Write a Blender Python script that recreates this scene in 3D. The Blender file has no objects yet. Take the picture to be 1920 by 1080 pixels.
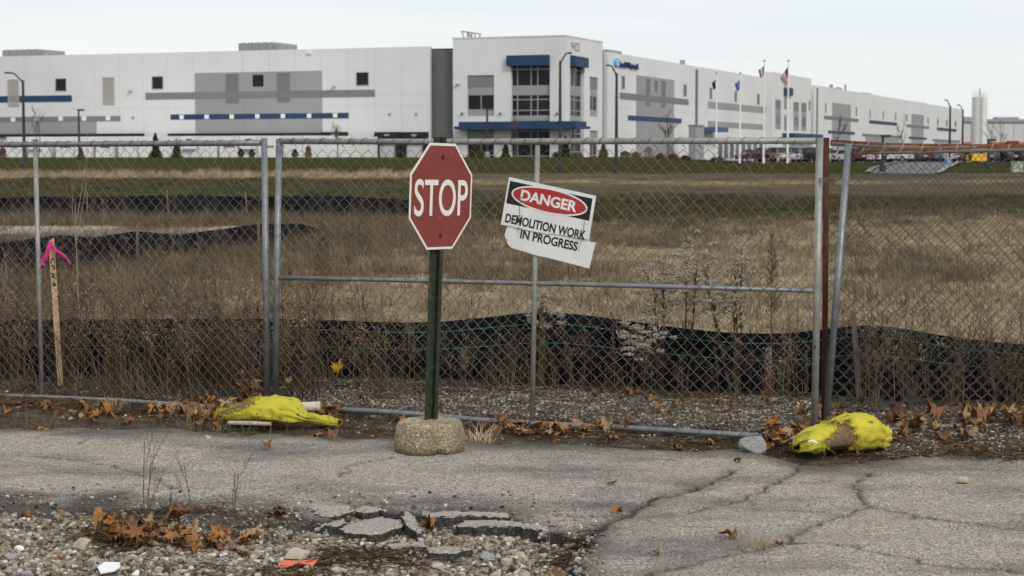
import bpy, bmesh, math, random
import numpy as np
from mathutils import Vector, Matrix
R = math.radians
random.seed(7); rng = np.random.default_rng(7)
scene = bpy.context.scene
COL = scene.collection

# ---------------------------------------------------------------- camera
CAM_H, FPX, PITCH = 1.72, 3467.0, math.atan(248/3467.0)
cam_data = bpy.data.cameras.new('camera'); cam = bpy.data.objects.new('camera', cam_data); COL.objects.link(cam)
cam.location = (0, 0, CAM_H); cam.rotation_euler = (math.pi/2 - PITCH, 0, 0)
cam_data.sensor_width = 36; cam_data.lens = FPX/1920*36
cam_data.clip_start = .1; cam_data.clip_end = 9000
cam_data.dof.use_dof = True; cam_data.dof.focus_distance = 11.2; cam_data.dof.aperture_fstop = 6.3
scene.camera = cam

# ---------------------------------------------------------------- sky and sun (high thin overcast, soft light from the right)
SUN_EL, SUN_AZ = R(34), R(150)         # azimuth clockwise from +Y
world = bpy.data.worlds.new('World'); scene.world = world; world.use_nodes = True
wn, wl = world.node_tree.nodes, world.node_tree.links
wn.clear()
wo = wn.new('ShaderNodeOutputWorld'); bg = wn.new('ShaderNodeBackground'); bg.inputs[1].default_value = .1
sky = wn.new('ShaderNodeTexSky'); sky.sky_type = 'NISHITA'; sky.sun_disc = False
sky.sun_elevation = SUN_EL; sky.sun_rotation = SUN_AZ; sky.air_density = 1.0; sky.dust_density = 2.0; sky.ozone_density = 1.0
tc = wn.new('ShaderNodeTexCoord'); mp = wn.new('ShaderNodeMapping'); mp.inputs['Scale'].default_value = (2.2, 2.2, 26)
nz = wn.new('ShaderNodeTexNoise'); nz.inputs['Scale'].default_value = 1.6; nz.inputs['Detail'].default_value = 5
cr = wn.new('ShaderNodeValToRGB')
cr.color_ramp.elements[0].position = .38; cr.color_ramp.elements[0].color = (7.8, 8.25, 8.45, 1)
cr.color_ramp.elements[1].position = .68; cr.color_ramp.elements[1].color = (8.75, 8.85, 8.85, 1)
mx = wn.new('ShaderNodeMix'); mx.data_type = 'RGBA'; mx.inputs[0].default_value = .86
wl.new(tc.outputs['Generated'], mp.inputs[0]); wl.new(mp.outputs[0], nz.inputs['Vector']); wl.new(nz.outputs['Fac'], cr.inputs[0])
wl.new(sky.outputs[0], mx.inputs[6]); wl.new(cr.outputs[0], mx.inputs[7]); wl.new(mx.outputs[2], bg.inputs[0]); wl.new(bg.outputs[0], wo.inputs[0])
sd = bpy.data.lights.new('sun', 'SUN'); sd.energy = 1.5; sd.angle = R(18); sd.color = (1, .94, .86)
sun = bpy.data.objects.new('sun', sd); COL.objects.link(sun)
sdir = Vector((math.sin(SUN_AZ)*math.cos(SUN_EL), math.cos(SUN_AZ)*math.cos(SUN_EL), math.sin(SUN_EL)))
sun.rotation_euler = sdir.to_track_quat('Z', 'Y').to_euler(); sun.location = (20, -20, 30)
scene.view_settings.view_transform = 'Standard'; scene.view_settings.look = 'None'
scene.view_settings.exposure = 0.2; scene.view_settings.gamma = 1
scene.render.engine = 'CYCLES'
scene.cycles.max_bounces = 6; scene.cycles.diffuse_bounces = 3; scene.cycles.transparent_max_bounces = 8

# ---------------------------------------------------------------- pixel <-> world
_sp, _cp = math.sin(PITCH), math.cos(PITCH)
def ray(px, py):
    x, y = (px-960)/FPX, (540-py)/FPX
    return np.array([x, y*_sp+_cp, y*_cp-_sp])
def G(px, py, z=0.0):                       # point on the level z
    d = ray(px, py); t = (z-CAM_H)/d[2]; return Vector((d[0]*t, d[1]*t, z))
def at(px, py, Y):                          # point at ground distance Y
    d = ray(px, py); t = Y/d[1]; return Vector((d[0]*t, Y, CAM_H+d[2]*t))
def proj(P):
    P = np.asarray(P, float); dx, dy, dz = P[..., 0], P[..., 1], P[..., 2]-CAM_H
    f = dy*_cp-dz*_sp; u = dy*_sp+dz*_cp
    return 960+FPX*dx/f, 540-FPX*u/f
class Plane:                                # vertical plane through P0 along e; n points to the viewer's side
    def __init__(s, P0, e, n):
        s.P, s.e, s.n = np.array(P0[:2], float), np.array(e, float), np.array(n, float)
        s.e /= np.linalg.norm(s.e); s.n /= np.linalg.norm(s.n)
    def uz(s, px, py, off=0.0):
        d = ray(px, py); k = (s.P+s.n*off)@s.n; t = k/(d[:2]@s.n)
        p = d[:2]*t; return float((p-s.P)@s.e), float(CAM_H+d[2]*t)
    def pt(s, u, z, off=0.0):
        p = s.P+s.e*u+s.n*off; return (p[0], p[1], z)
    def xyz(s, px, py, off=0.0):
        u, z = s.uz(px, py, off); return Vector(s.pt(u, z, off))

# ---------------------------------------------------------------- noise
def _hash(ix, iy, iz, seed):
    h = (ix*374761393+iy*668265263+iz*2147483647+seed*974711) & 0xffffffff
    h = ((h ^ (h >> 13))*1274126177) & 0xffffffff
    return ((h ^ (h >> 16)) & 0xffff)/65535.0
def vnoise(x, y, z=0.0, seed=0):
    x, y, z = np.broadcast_arrays(np.asarray(x, float), np.asarray(y, float), np.asarray(z, float))
    ix, iy, iz = np.floor(x).astype(np.int64), np.floor(y).astype(np.int64), np.floor(z).astype(np.int64)
    fx, fy, fz = x-ix, y-iy, z-iz
    fx, fy, fz = [f*f*(3-2*f) for f in (fx, fy, fz)]
    r = 0
    for a in (0, 1):
        for b in (0, 1):
            for c in (0, 1):
                r = r+_hash(ix+a, iy+b, iz+c, seed)*(fx if a else 1-fx)*(fy if b else 1-fy)*(fz if c else 1-fz)
    return r*2-1
def fbm(x, y, z=0.0, seed=0, octv=4):
    r, a = 0, 1.0
    for o in range(octv):
        k = 2.03**o; r = r+a*vnoise(np.asarray(x)*k, np.asarray(y)*k, np.asarray(z)*k, seed+o*17); a *= .5
    return r
def sstep(a, b, x):
    t = np.clip((x-a)/(b-a), 0, 1); return t*t*(3-2*t)

# ---------------------------------------------------------------- mesh builder
class MB:
    def __init__(s): s.v, s.f = [], []
    def add(s, vs, fs):
        o = len(s.v); s.v += [tuple(p) for p in vs]; s.f += [tuple(i+o for i in f) for f in fs]; return s
    def box(s, c, d, M=None):
        cx, cy, cz = c; x, y, z = d[0]/2, d[1]/2, d[2]/2
        vs = [(cx+a*x, cy+b*y, cz+e*z) for e in (-1, 1) for a, b in ((-1, -1), (1, -1), (1, 1), (-1, 1))]
        if M is not None: vs = [M @ Vector(p) for p in vs]
        return s.add(vs, [(0, 3, 2, 1), (4, 5, 6, 7), (0, 1, 5, 4), (1, 2, 6, 5), (2, 3, 7, 6), (3, 0, 4, 7)])
    def hexa(s, p):                          # 8 points: bottom ring 4, top ring 4
        return s.add(p, [(0, 3, 2, 1), (4, 5, 6, 7), (0, 1, 5, 4), (1, 2, 6, 5), (2, 3, 7, 6), (3, 0, 4, 7)])
    def fbox(s, pl, u0, u1, z0, z1, o0, o1):
        q = [pl.pt(u0, z0, o0), pl.pt(u1, z0, o0), pl.pt(u1, z0, o1), pl.pt(u0, z0, o1)]
        return s.hexa(q+[(a, b, z1) for a, b, _ in q])
    def tube(s, pts, r, n=8, cap=True):
        pts = [Vector(p) for p in pts]; rs = r if isinstance(r, (list, tuple)) else [r]*len(pts)
        rings = []; up = None
        for i, p in enumerate(pts):
            t = (pts[min(i+1, len(pts)-1)]-pts[max(i-1, 0)])
            t = t.normalized() if t.length > 1e-9 else Vector((0, 0, 1))
            if up is None: up = Vector((0, 0, 1)) if abs(t.z) < .9 else Vector((1, 0, 0))
            a = t.cross(up)
            if a.length < 1e-6: a = t.cross(Vector((0, 1, 0)))
            a.normalize(); b = a.cross(t); up = b
            rings.append([p+a*math.cos(k*2*math.pi/n)*rs[i]+b*math.sin(k*2*math.pi/n)*rs[i] for k in range(n)])
        vs = [p for rg in rings for p in rg]; fs = []
        for i in range(len(pts)-1):
            for k in range(n):
                k2 = (k+1) % n; fs.append((i*n+k, i*n+k2, (i+1)*n+k2, (i+1)*n+k))
        if cap: fs += [tuple(range(n))[::-1], tuple((len(pts)-1)*n+k for k in range(n))]
        return s.add(vs, fs)
    def lathe(s, prof, n=24, M=None, axis='z'):
        vs, fs = [], []
        for r, z in prof:
            for k in range(n):
                a = k*2*math.pi/n; p = Vector((r*math.cos(a), r*math.sin(a), z))
                if axis == 'y': p = Vector((p.x, p.z, p.y))
                vs.append(M @ p if M is not None else p)
        for i in range(len(prof)-1):
            for k in range(n):
                k2 = (k+1) % n; fs.append((i*n+k, i*n+k2, (i+1)*n+k2, (i+1)*n+k))
        fs += [tuple(range(n))[::-1], tuple((len(prof)-1)*n+k for k in range(n))]
        return s.add(vs, fs)
    def prism(s, front, back):               # two matching point loops
        n = len(front)
        return s.add(list(front)+list(back), [tuple(range(n)), tuple(range(2*n-1, n-1, -1))]+[(i, n+i, n+(i+1) % n, (i+1) % n) for i in range(n)])
    def mesh(s, name, mat, smooth=False):
        m = bpy.data.meshes.new(name); m.from_pydata([tuple(p) for p in s.v], [], s.f)
        if mat: m.materials.append(mat)
        if smooth: m.polygons.foreach_set('use_smooth', [True]*len(m.polygons))
        m.update(); return m
    def obj(s, name, mat, parent=None, smooth=False, world=True, fix=True):
        m = s.mesh(name, mat, smooth)
        if fix:
            b = bmesh.new(); b.from_mesh(m); bmesh.ops.recalc_face_normals(b, faces=b.faces); b.to_mesh(m); b.free()
        o = bpy.data.objects.new(name, m); COL.objects.link(o)
        if parent: attach(o, parent, world)
        return o
def attach(o, parent, world=True):
    o.parent = parent
    if world: o.matrix_parent_inverse = parent.matrix_basis.inverted()
def np_mesh(name, V, F, mat, smooth=False):
    m = bpy.data.meshes.new(name); V = np.asarray(V, np.float32); F = np.asarray(F, np.int32); k = F.shape[1]
    m.vertices.add(len(V)); m.vertices.foreach_set('co', V.ravel())
    m.loops.add(F.size); m.loops.foreach_set('vertex_index', F.ravel())
    m.polygons.add(len(F)); m.polygons.foreach_set('loop_start', np.arange(0, F.size, k, dtype=np.int32))
    m.polygons.foreach_set('use_smooth', np.full(len(F), smooth)); m.materials.append(mat); m.update(calc_edges=True); m.validate()
    return m
def link(name, mesh, parent=None, world=True):
    o = bpy.data.objects.new(name, mesh); COL.objects.link(o)
    if parent: attach(o, parent, world)
    return o
def tag(o, label, cat=None, group=None, kind=None):
    if label: o['label'] = label
    if cat: o['category'] = cat
    if group: o['group'] = group
    if kind: o['kind'] = kind
    return o
def thing(name, label, cat, loc=(0, 0, 0), rz=0.0, group=None):
    o = bpy.data.objects.new(name, None); o.empty_display_size = .2; COL.objects.link(o)
    o.location = loc; o.rotation_euler = (0, 0, rz); return tag(o, label, cat, group)
def struct(o): o['kind'] = 'structure'; return o
def text_mb(s, width, height, thick=.001, bold=0.0, align='CENTER'):
    """flat letters scaled to width x cap height, centred on 0,0 in x/y"""
    c = bpy.data.curves.new('lettering', 'FONT'); c.body = s; c.size = 1; c.extrude = .5; c.offset = bold; c.align_x = 'LEFT'
    o = bpy.data.objects.new('lettering', c); COL.objects.link(o)
    dg = bpy.context.evaluated_depsgraph_get(); me = bpy.data.meshes.new_from_object(o.evaluated_get(dg))
    V = np.array([v.co[:] for v in me.vertices]); F = [tuple(p.vertices) for p in me.polygons]
    bpy.data.objects.remove(o); bpy.data.curves.remove(c); bpy.data.meshes.remove(me)
    lo, hi = V.min(0), V.max(0)
    V[:, 0] = (V[:, 0]-(lo[0]+hi[0])/2)/(hi[0]-lo[0])*width
    V[:, 1] = (V[:, 1]-(lo[1]+hi[1])/2)/(hi[1]-lo[1])*height
    V[:, 2] = (V[:, 2]+.5)*thick
    return V, F

# ---------------------------------------------------------------- materials
def S(r, g, b):
    f = lambda c: (c/255/12.92 if c/255 <= .04045 else ((c/255+.055)/1.055)**2.4)
    return (f(r), f(g), f(b), 1)
def lin(r, g, b): return (r, g, b, 1)
class NT:
    def __init__(s, name):
        s.m = bpy.data.materials.new(name); s.m.use_nodes = True
        s.n, s.l = s.m.node_tree.nodes, s.m.node_tree.links
        s.p = s.n['Principled BSDF']; s.p.inputs['Specular IOR Level'].default_value = .3
        s.geo = None
    def pos(s):
        if s.geo is None: s.geo = s.n.new('ShaderNodeNewGeometry')
        return s.geo.outputs['Position']
    def local(s):
        return s.n.new('ShaderNodeTexCoord').outputs['Object']
    def noise(s, scale, detail=4, rough=.55, vec=None, stretch=None):
        t = s.n.new('ShaderNodeTexNoise'); t.inputs['Scale'].default_value = scale
        t.inputs['Detail'].default_value = detail; t.inputs['Roughness'].default_value = rough
        v = vec or s.pos()
        if stretch:
            q = s.n.new('ShaderNodeMapping'); q.inputs['Scale'].default_value = stretch; s.l.new(v, q.inputs[0]); v = q.outputs[0]
        s.l.new(v, t.inputs['Vector']); return t.outputs['Fac']
    def voro(s, scale, feature='F1', out='Color', vec=None):
        t = s.n.new('ShaderNodeTexVoronoi'); t.feature = feature; t.inputs['Scale'].default_value = scale
        s.l.new(vec or s.pos(), t.inputs['Vector']); return t.outputs[out]
    def ramp(s, fac, stops):
        r = s.n.new('ShaderNodeValToRGB'); e = r.color_ramp.elements
        while len(e) < len(stops): e.new(.5)
        for i, (p, c) in enumerate(stops): e[i].position = p; e[i].color = c if hasattr(c, '__len__') else (c, c, c, 1)
        s.l.new(fac, r.inputs[0]); return r.outputs[0]
    def mix(s, fac, a, b, mode='MIX'):
        q = s.n.new('ShaderNodeMix'); q.data_type = 'RGBA'; q.blend_type = mode
        for sock, v in ((0, fac), (6, a), (7, b)):
            if hasattr(v, 'links') or hasattr(v, 'is_linked'): s.l.new(v, q.inputs[sock])
            else: q.inputs[sock].default_value = v
        return q.outputs[2]
    def math(s, op, a, b=0.0):
        q = s.n.new('ShaderNodeMath'); q.operation = op
        for i, v in enumerate((a, b)):
            if hasattr(v, 'is_linked'): s.l.new(v, q.inputs[i])
            else: q.inputs[i].default_value = v
        return q.outputs[0]
    def attr(s, name, out='Color'):
        a = s.n.new('ShaderNodeAttribute'); a.attribute_name = name; return a.outputs[out]
    def rand(s): return s.n.new('ShaderNodeObjectInfo').outputs['Random']
    def base(s, c):
        if hasattr(c, 'is_linked'): s.l.new(c, s.p.inputs['Base Color'])
        else: s.p.inputs['Base Color'].default_value = c
        return s
    def rough(s, r):
        if hasattr(r, 'is_linked'): s.l.new(r, s.p.inputs['Roughness'])
        else: s.p.inputs['Roughness'].default_value = r
        return s
    def bump(s, h, strength=.3, dist=.01):
        b = s.n.new('ShaderNodeBump'); b.inputs['Strength'].default_value = strength; b.inputs['Distance'].default_value = dist
        s.l.new(h, b.inputs['Height']); s.l.new(b.outputs[0], s.p.inputs['Normal']); return s
def mat(name, c1, c2=None, scale=6, rough=.75, metal=0.0, bump=0.0, bscale=60, bdist=.004, lo=.35, hi=.65, spec=.3):
    t = NT(name); t.rough(rough); t.p.inputs['Metallic'].default_value = metal; t.p.inputs['Specular IOR Level'].default_value = spec
    t.base(t.ramp(t.noise(scale), [(lo, c1), (hi, c2)]) if c2 else c1)
    if bump: t.bump(t.noise(bscale, 5), bump, bdist)
    return t.m
M = {}
M['galv_plain'] = mat('galvanized_steel', lin(.19, .2, .215), lin(.29, .3, .315), 14, .42, .55, .12, 120)
M['galv_old_plain'] = mat('plain_weathered_galvanized_steel', lin(.23, .235, .23), lin(.36, .36, .34), 22, .5, .35, .2, 90)
def steel(name, c1, c2, metal, thr):
    t = NT(name); t.rough(t.ramp(t.noise(20, 4), [(.3, .36), (.7, .6)])); t.p.inputs['Metallic'].default_value = metal
    c = t.ramp(t.noise(14, 6, .65), [(.32, c1), (.68, c2)])
    c = t.mix(t.ramp(t.noise(45, 3, stretch=(1, 1, .5)), [(.62, 0), (.7, .5)]), c, lin(.36, .36, .34))
    c = t.mix(t.ramp(t.noise(26, 3, stretch=(1, 1, .6)), [(thr, 0), (thr+.04, .85)]), c, lin(.10, .035, .016)); t.base(c); t.bump(t.noise(120, 4), .15, .003); return t.m
M['galv'] = steel('galvanized_steel', lin(.15, .157, .17), lin(.27, .28, .295), .5, .72)
M['galv_old'] = steel('weathered_galvanized_steel', lin(.2, .205, .2), lin(.34, .34, .32), .3, .69)
M['wire'] = mat('chain_link_wire', lin(.11, .112, .12), lin(.19, .193, .205), 3, .45, .5)
M['wire_dark'] = mat('dark_chain_link_wire', lin(.07, .07, .072), lin(.12, .12, .122), 3, .5, .45)
M['tie'] = mat('tie_wire', lin(.06, .055, .05), lin(.12, .11, .1), 9, .5, .5)
M['rust'] = mat('rusted_steel', lin(.045, .017, .010), lin(.095, .036, .017), 25, .85, 0, .4, 160)
t = NT('rusty_flaking_rail'); t.rough(.8)
gn = t.n.new('ShaderNodeNewGeometry'); sz = t.n.new('ShaderNodeSeparateXYZ'); t.l.new(gn.outputs['Normal'], sz.inputs[0])
k = t.math('ADD', sz.outputs['Z'], t.math('MULTIPLY', t.math('SUBTRACT', t.noise(12, 5, stretch=(.3, .3, 2)), .5), 2.2))
c = t.mix(t.ramp(k, [(.0, 0), (.22, 1)]), lin(.2, .2, .19), t.ramp(t.noise(34, 4), [(.35, lin(.06, .02, .009)), (.7, lin(.17, .066, .024))]))
t.base(c); t.bump(t.noise(110, 4), .4, .004); M['rusty_rail'] = t.m
M['white_wall'] = mat('white_painted_precast', lin(.63, .63, .64), lin(.67, .67, .68), .12, .85, spec=.1)
t = NT('white_painted_precast'); t.rough(.85); t.p.inputs['Specular IOR Level'].default_value = .1
c = t.ramp(t.noise(.12), [(.35, lin(.62, .62, .63)), (.65, lin(.67, .67, .68))])
t.base(t.mix(t.ramp(t.noise(1.1, 5, .6, stretch=(1, 1, .05)), [(.5, 0), (.85, .16)]), c, lin(.45, .445, .43))); M['white_wall'] = t.m
M['grey_wall'] = mat('mid_grey_painted_precast', lin(.28, .28, .29), lin(.31, .31, .32), .15, .8)
M['grey_dark'] = mat('dark_grey_paint', lin(.18, .18, .185), lin(.2, .2, .205), .2, .8)
M['grey_deep'] = mat('charcoal_grey_paint', lin(.125, .125, .13), lin(.14, .14, .145), .2, .8)
M['blue'] = mat('navy_blue_paint', lin(.016, .045, .105), lin(.02, .055, .125), .4, .6)
M['glass_dark'] = mat('dark_window_glass', lin(.008, .009, .016), lin(.018, .018, .024), .3, .12, spec=.18)
M['frame'] = mat('aluminium_window_frame', lin(.36, .36, .37), None, rough=.5, metal=.2)
M['louver'] = mat('louver_metal', lin(.42, .39, .36), None, rough=.6)
M['louver_grey'] = mat('grey_louver_metal', lin(.2, .2, .2), None, rough=.6)
M['black'] = mat('black_rubber', lin(.012, .012, .014), lin(.022, .022, .024), 3, .7)
M['roof_unit'] = mat('grey_roof_cladding', lin(.26, .27, .28), lin(.32, .33, .34), 2, .5)
M['dark_pole'] = mat('dark_bronze_pole_paint', lin(.025, .026, .028), lin(.035, .036, .038), 2, .5)
M['white_paint'] = mat('white_paint', lin(.72, .72, .71), lin(.8, .8, .79), 2, .5)
M['far_white'] = mat('far_wall_panels', lin(.5, .5, .51), lin(.56, .56, .56), .2, .8)
M['orange_band'] = mat('orange_red_band_paint', lin(.35, .13, .06), lin(.4, .17, .08), 2, .8)
M['steel_tank'] = mat('white_tank_steel', lin(.62, .64, .62), lin(.7, .71, .69), .6, .5)
M['lead'] = mat('sign_lettering_navy', lin(.02, .03, .12), None, rough=.6)
M['logo'] = mat('sign_logo_blue', lin(.12, .42, .7), None, rough=.6)
M['num_grey'] = mat('number_grey', lin(.22, .22, .24), None, rough=.6)
M['tyre'] = mat('tyre_rubber', lin(.015, .015, .016), None, rough=.8)
M['rim'] = mat('wheel_rim', lin(.3, .3, .31), None, rough=.4, metal=.6)
M['car_glass'] = mat('car_glass', lin(.015, .02, .025), None, rough=.08, spec=.6)
M['tail'] = mat('tail_light_red', lin(.4, .02, .02), None, rough=.3)
M['trailer'] = mat('white_trailer_sides', lin(.66, .66, .65), lin(.74, .74, .73), .5, .5)
M['red_mark'] = mat('red_marking', lin(.2, .03, .035), None, rough=.6)
M['green_mark'] = mat('green_marking', lin(.04, .25, .12), None, rough=.6)
M['sign_white'] = mat('worn_white_sign_face', lin(.66, .66, .66), lin(.75, .75, .75), 9, .5)
t = NT('worn_red_sign_face'); t.rough(.5)
c = t.ramp(t.noise(9, 5), [(.3, lin(.19, .036, .031)), (.7, lin(.225, .047, .04))])
c = t.mix(t.ramp(t.noise(260, 2), [(.72, 0), (.76, 1)]), c, lin(.62, .5, .47))
c = t.mix(t.ramp(t.noise(14, 3), [(.66, 0), (.75, .45)]), c, lin(.42, .17, .14)); t.base(c); M['stop_red'] = t.m
t = NT('scuffed_white_sheeting'); t.rough(.5)
t.base(t.mix(t.ramp(t.noise(70, 5), [(.6, 0), (.72, .7)]), lin(.72, .71, .68), lin(.36, .34, .3))); M['stop_white'] = t.m
M['sign_red'] = mat('danger_red', lin(.36, .03, .03), lin(.4, .04, .04), 9, .5)
M['ink'] = mat('black_ink', lin(.012, .012, .013), lin(.02, .02, .02), 20, .6)
t = NT('old_green_post_paint'); t.rough(.6)
c = t.ramp(t.noise(30, 5), [(.35, lin(.014, .019, .011)), (.65, lin(.028, .034, .02))])
t.base(t.mix(t.ramp(t.noise(60, 4, stretch=(1, 1, .25)), [(.6, 0), (.7, .8)]), c, lin(.09, .085, .06))); M['post_green'] = t.m
t = NT('exposed_aggregate_concrete'); t.rough(.9)
c = t.ramp(t.voro(85), [(.0, lin(.15, .115, .07)), (.35, lin(.32, .255, .16)), (.7, lin(.46, .38, .26)), (1, lin(.7, .62, .48))])
c = t.mix(t.ramp(t.noise(150, 3), [(.35, 1), (.43, 0)]), c, lin(.09, .075, .05))
c = t.mix(t.ramp(t.noise(6, 4), [(.42, 0), (.66, .6)]), c, lin(.17, .14, .09))
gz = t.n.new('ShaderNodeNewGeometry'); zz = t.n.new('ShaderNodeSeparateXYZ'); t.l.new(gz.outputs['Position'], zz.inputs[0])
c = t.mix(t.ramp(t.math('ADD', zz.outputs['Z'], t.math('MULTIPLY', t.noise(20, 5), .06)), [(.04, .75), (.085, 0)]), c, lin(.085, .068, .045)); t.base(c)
t.bump(t.math('ADD', t.voro(85, out='Distance'), t.math('MULTIPLY', t.noise(45, 4), 1.5)), .9, .009); M['aggregate'] = t.m
t = NT('raw_lath_wood'); t.rough(.8)
t.base(t.ramp(t.noise(30, 5, stretch=(1, 1, .03)), [(.3, lin(.52, .37, .2)), (.7, lin(.6, .44, .26))])); M['lath'] = t.m
t = NT('grey_weathered_wood'); t.rough(.9)
t.base(t.ramp(t.noise(40, 5, stretch=(1, 1, .06)), [(.3, lin(.11, .085, .06)), (.7, lin(.22, .18, .13))])); M['old_wood'] = t.m
M['pink'] = mat('pink_flagging_tape', lin(.62, .02, .22), lin(.75, .04, .3), 25, .4)
M['orange_tape'] = mat('orange_plastic_scrap', lin(.6, .1, .04), lin(.7, .16, .06), 25, .45)
t = NT('black_silt_fabric'); t.rough(.85)
t.base(t.mix(t.ramp(t.noise(2.2, 4), [(.5, 0), (.72, 1)]), lin(.006, .006, .007), lin(.013, .013, .015)))
t.bump(t.noise(260, 2), .35, .003); t.p.inputs['Specular IOR Level'].default_value = .04; M['silt'] = t.m
M['silt_old'] = mat('dusty_silt_fabric', lin(.007, .008, .009), lin(.020, .021, .023), 1.5, .9, spec=.03)
M['green_thread'] = mat('green_stitching', lin(.03, .26, .15), lin(.05, .34, .2), 8, .7)
t = NT('yellow_woven_bag'); t.rough(.6)
c = t.ramp(t.noise(8, 5), [(.3, lin(.5, .435, .035)), (.7, lin(.64, .575, .07))])
c = t.mix(t.ramp(t.noise(22, 5), [(.62, 0), (.82, .25)]), c, lin(.38, .32, .06))
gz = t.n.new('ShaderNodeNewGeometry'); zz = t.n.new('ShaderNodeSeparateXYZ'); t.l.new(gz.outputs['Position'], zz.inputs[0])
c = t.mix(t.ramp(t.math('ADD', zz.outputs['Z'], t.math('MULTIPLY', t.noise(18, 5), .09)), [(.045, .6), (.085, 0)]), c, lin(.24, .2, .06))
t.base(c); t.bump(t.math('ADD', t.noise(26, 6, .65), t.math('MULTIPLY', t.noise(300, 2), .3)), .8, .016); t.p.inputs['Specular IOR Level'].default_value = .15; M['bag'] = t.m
M['bag_olive'] = mat('dirty_yellow_bag_cloth', lin(.22, .2, .02), lin(.36, .33, .03), 30, .7, bump=.3, bscale=120)
t = NT('wet_brown_sand'); t.rough(.95)
t.base(t.ramp(t.noise(60, 6), [(.3, lin(.11, .07, .04)), (.7, lin(.21, .145, .085))])); t.bump(t.noise(180, 5), .7, .006); M['sand'] = t.m
M['granite'] = mat('grey_granite', lin(.2, .2, .2), lin(.36, .36, .35), 120, .9, bump=.6, bscale=90, bdist=.008)
M['limestone'] = mat('tan_limestone', lin(.34, .29, .22), lin(.48, .42, .33), 22, .95, bump=.6, bscale=70, bdist=.006)
M['foam'] = mat('white_foam_scrap', lin(.75, .75, .75), lin(.82, .82, .82), 9, .6)
M['pvc'] = mat('off_white_plastic_pipe', lin(.62, .58, .47), lin(.7, .66, .55), 5, .45)
# ================================================================ GROUND
def terrain_z(x, y):
    x, y = np.asarray(x, float), np.asarray(y, float)
    crest = 1.55-.62*sstep(11, 26, x-(y-200)*.10)
    z = .35*sstep(60, 146, y)+(crest-.35)*sstep(146, 198, y)
    court = sstep(-10, -16, x+(y-215)*.0)*sstep(203, 212, y)         # sunken truck court in front of the docks
    z = z*(1-court)+.05*court
    z = z+.32*sstep(3, 11, x)*np.exp(-((y-46)/9.)**2)                # low rise at the far edge of the dry field
    z = z+.05*fbm(x*.13, y*.13, 0, 5, 3)*sstep(15, 22, y)*(1-sstep(120, 150, y))
    z = z-.25*(1-sstep(14.0, 15.3, y))
    return z
def tz(x, y): return float(terrain_z(x, y))
def graded(a, b, c, d, fine, grow):                               # coordinates fine in [b,c], growing outside to [a,d]
    mid = list(np.arange(b, c, fine)); s = fine; p = c; hi = []
    while p < d: hi.append(p); s *= grow; p += s
    hi.append(d); s = fine; p = b; lo = []
    while p > a: s *= grow; p -= s; lo.append(max(p, a))
    return np.array(lo[::-1]+mid+hi)
gx = graded(-3000, -14, 14, 3000, .28, 1.06); gy = graded(-60, 6, 62, 6000, .28, 1.035)
X, Y = np.meshgrid(gx, gy); Z = terrain_z(X, Y)
nx, ny = len(gx), len(gy)
idx = np.arange(nx*ny).reshape(ny, nx)
F = np.stack([idx[:-1, :-1], idx[:-1, 1:], idx[1:, 1:], idx[1:, :-1]], -1).reshape(-1, 4)
C_dry, C_brown, C_olive, C_green = (.25, .195, .122), (.12, .086, .052), (.066, .060, .030), (.046, .044, .019)
C_grey, C_tan, C_lawn, C_bare, C_dirt = (.105, .084, .058), (.25, .185, .10), (.046, .047, .016), (.36, .31, .25), (.15, .115, .08)
def zone_colour(x, y):
    n = fbm(x*.35, y*.12, 0, 3, 4); n2 = fbm(x*.07, y*.07, 0, 31, 3)
    yy = y*(1+.045*n)+.6*n
    def bands(st):
        c = np.zeros(x.shape+(3,)); c[:] = st[0][1]
        for edge, col, soft in st[1:]:
            w = sstep(edge-soft, edge+soft, yy)[..., None]; c = c*(1-w)+np.array(col)*w
        return c
    L = bands([(0, C_dirt), (14.4, C_brown, .5), (38.5, C_bare, .7), (44.5, C_brown, .8), (57, C_olive, 2), (120, C_tan, 5), (146, C_lawn, 1.5)])
    Rr = bands([(0, C_dirt), (14.2, C_brown, .4), (16.5, C_dry, 1.5), (43, C_green, 2.0), (71, C_olive, 3), (78, C_grey, 5), (104, C_tan, 6), (112, C_grey, 6), (146, C_lawn, 1.5)])
    w = sstep(-5, 2, x+.02*y+3*n2)[..., None]
    c = L*(1-w)+Rr*w
    bare = (sstep(-3.5, -5.5, x+1.2*n2)*sstep(37, 39, y)*sstep(46, 44, y))[..., None]
    pb = (sstep(.12, .5, fbm(x*.33, y*.22, 0, 121, 4))*(1-sstep(44, 60, y))*sstep(15, 18, y)*(1-sstep(36, 37.5, y)*sstep(-2, -4, x)))[..., None]; c = c*(1-.75*pb)+np.array((.115, .088, .058))*.75*pb
    v = 1+.30*fbm(x*.9, y*.5, 0, 77, 4)[..., None]*(1-sstep(146, 160, y))[..., None]+.12*n2[..., None]
    return np.clip(c*v, .008, .6)
colv = zone_colour(X, Y)
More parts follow.
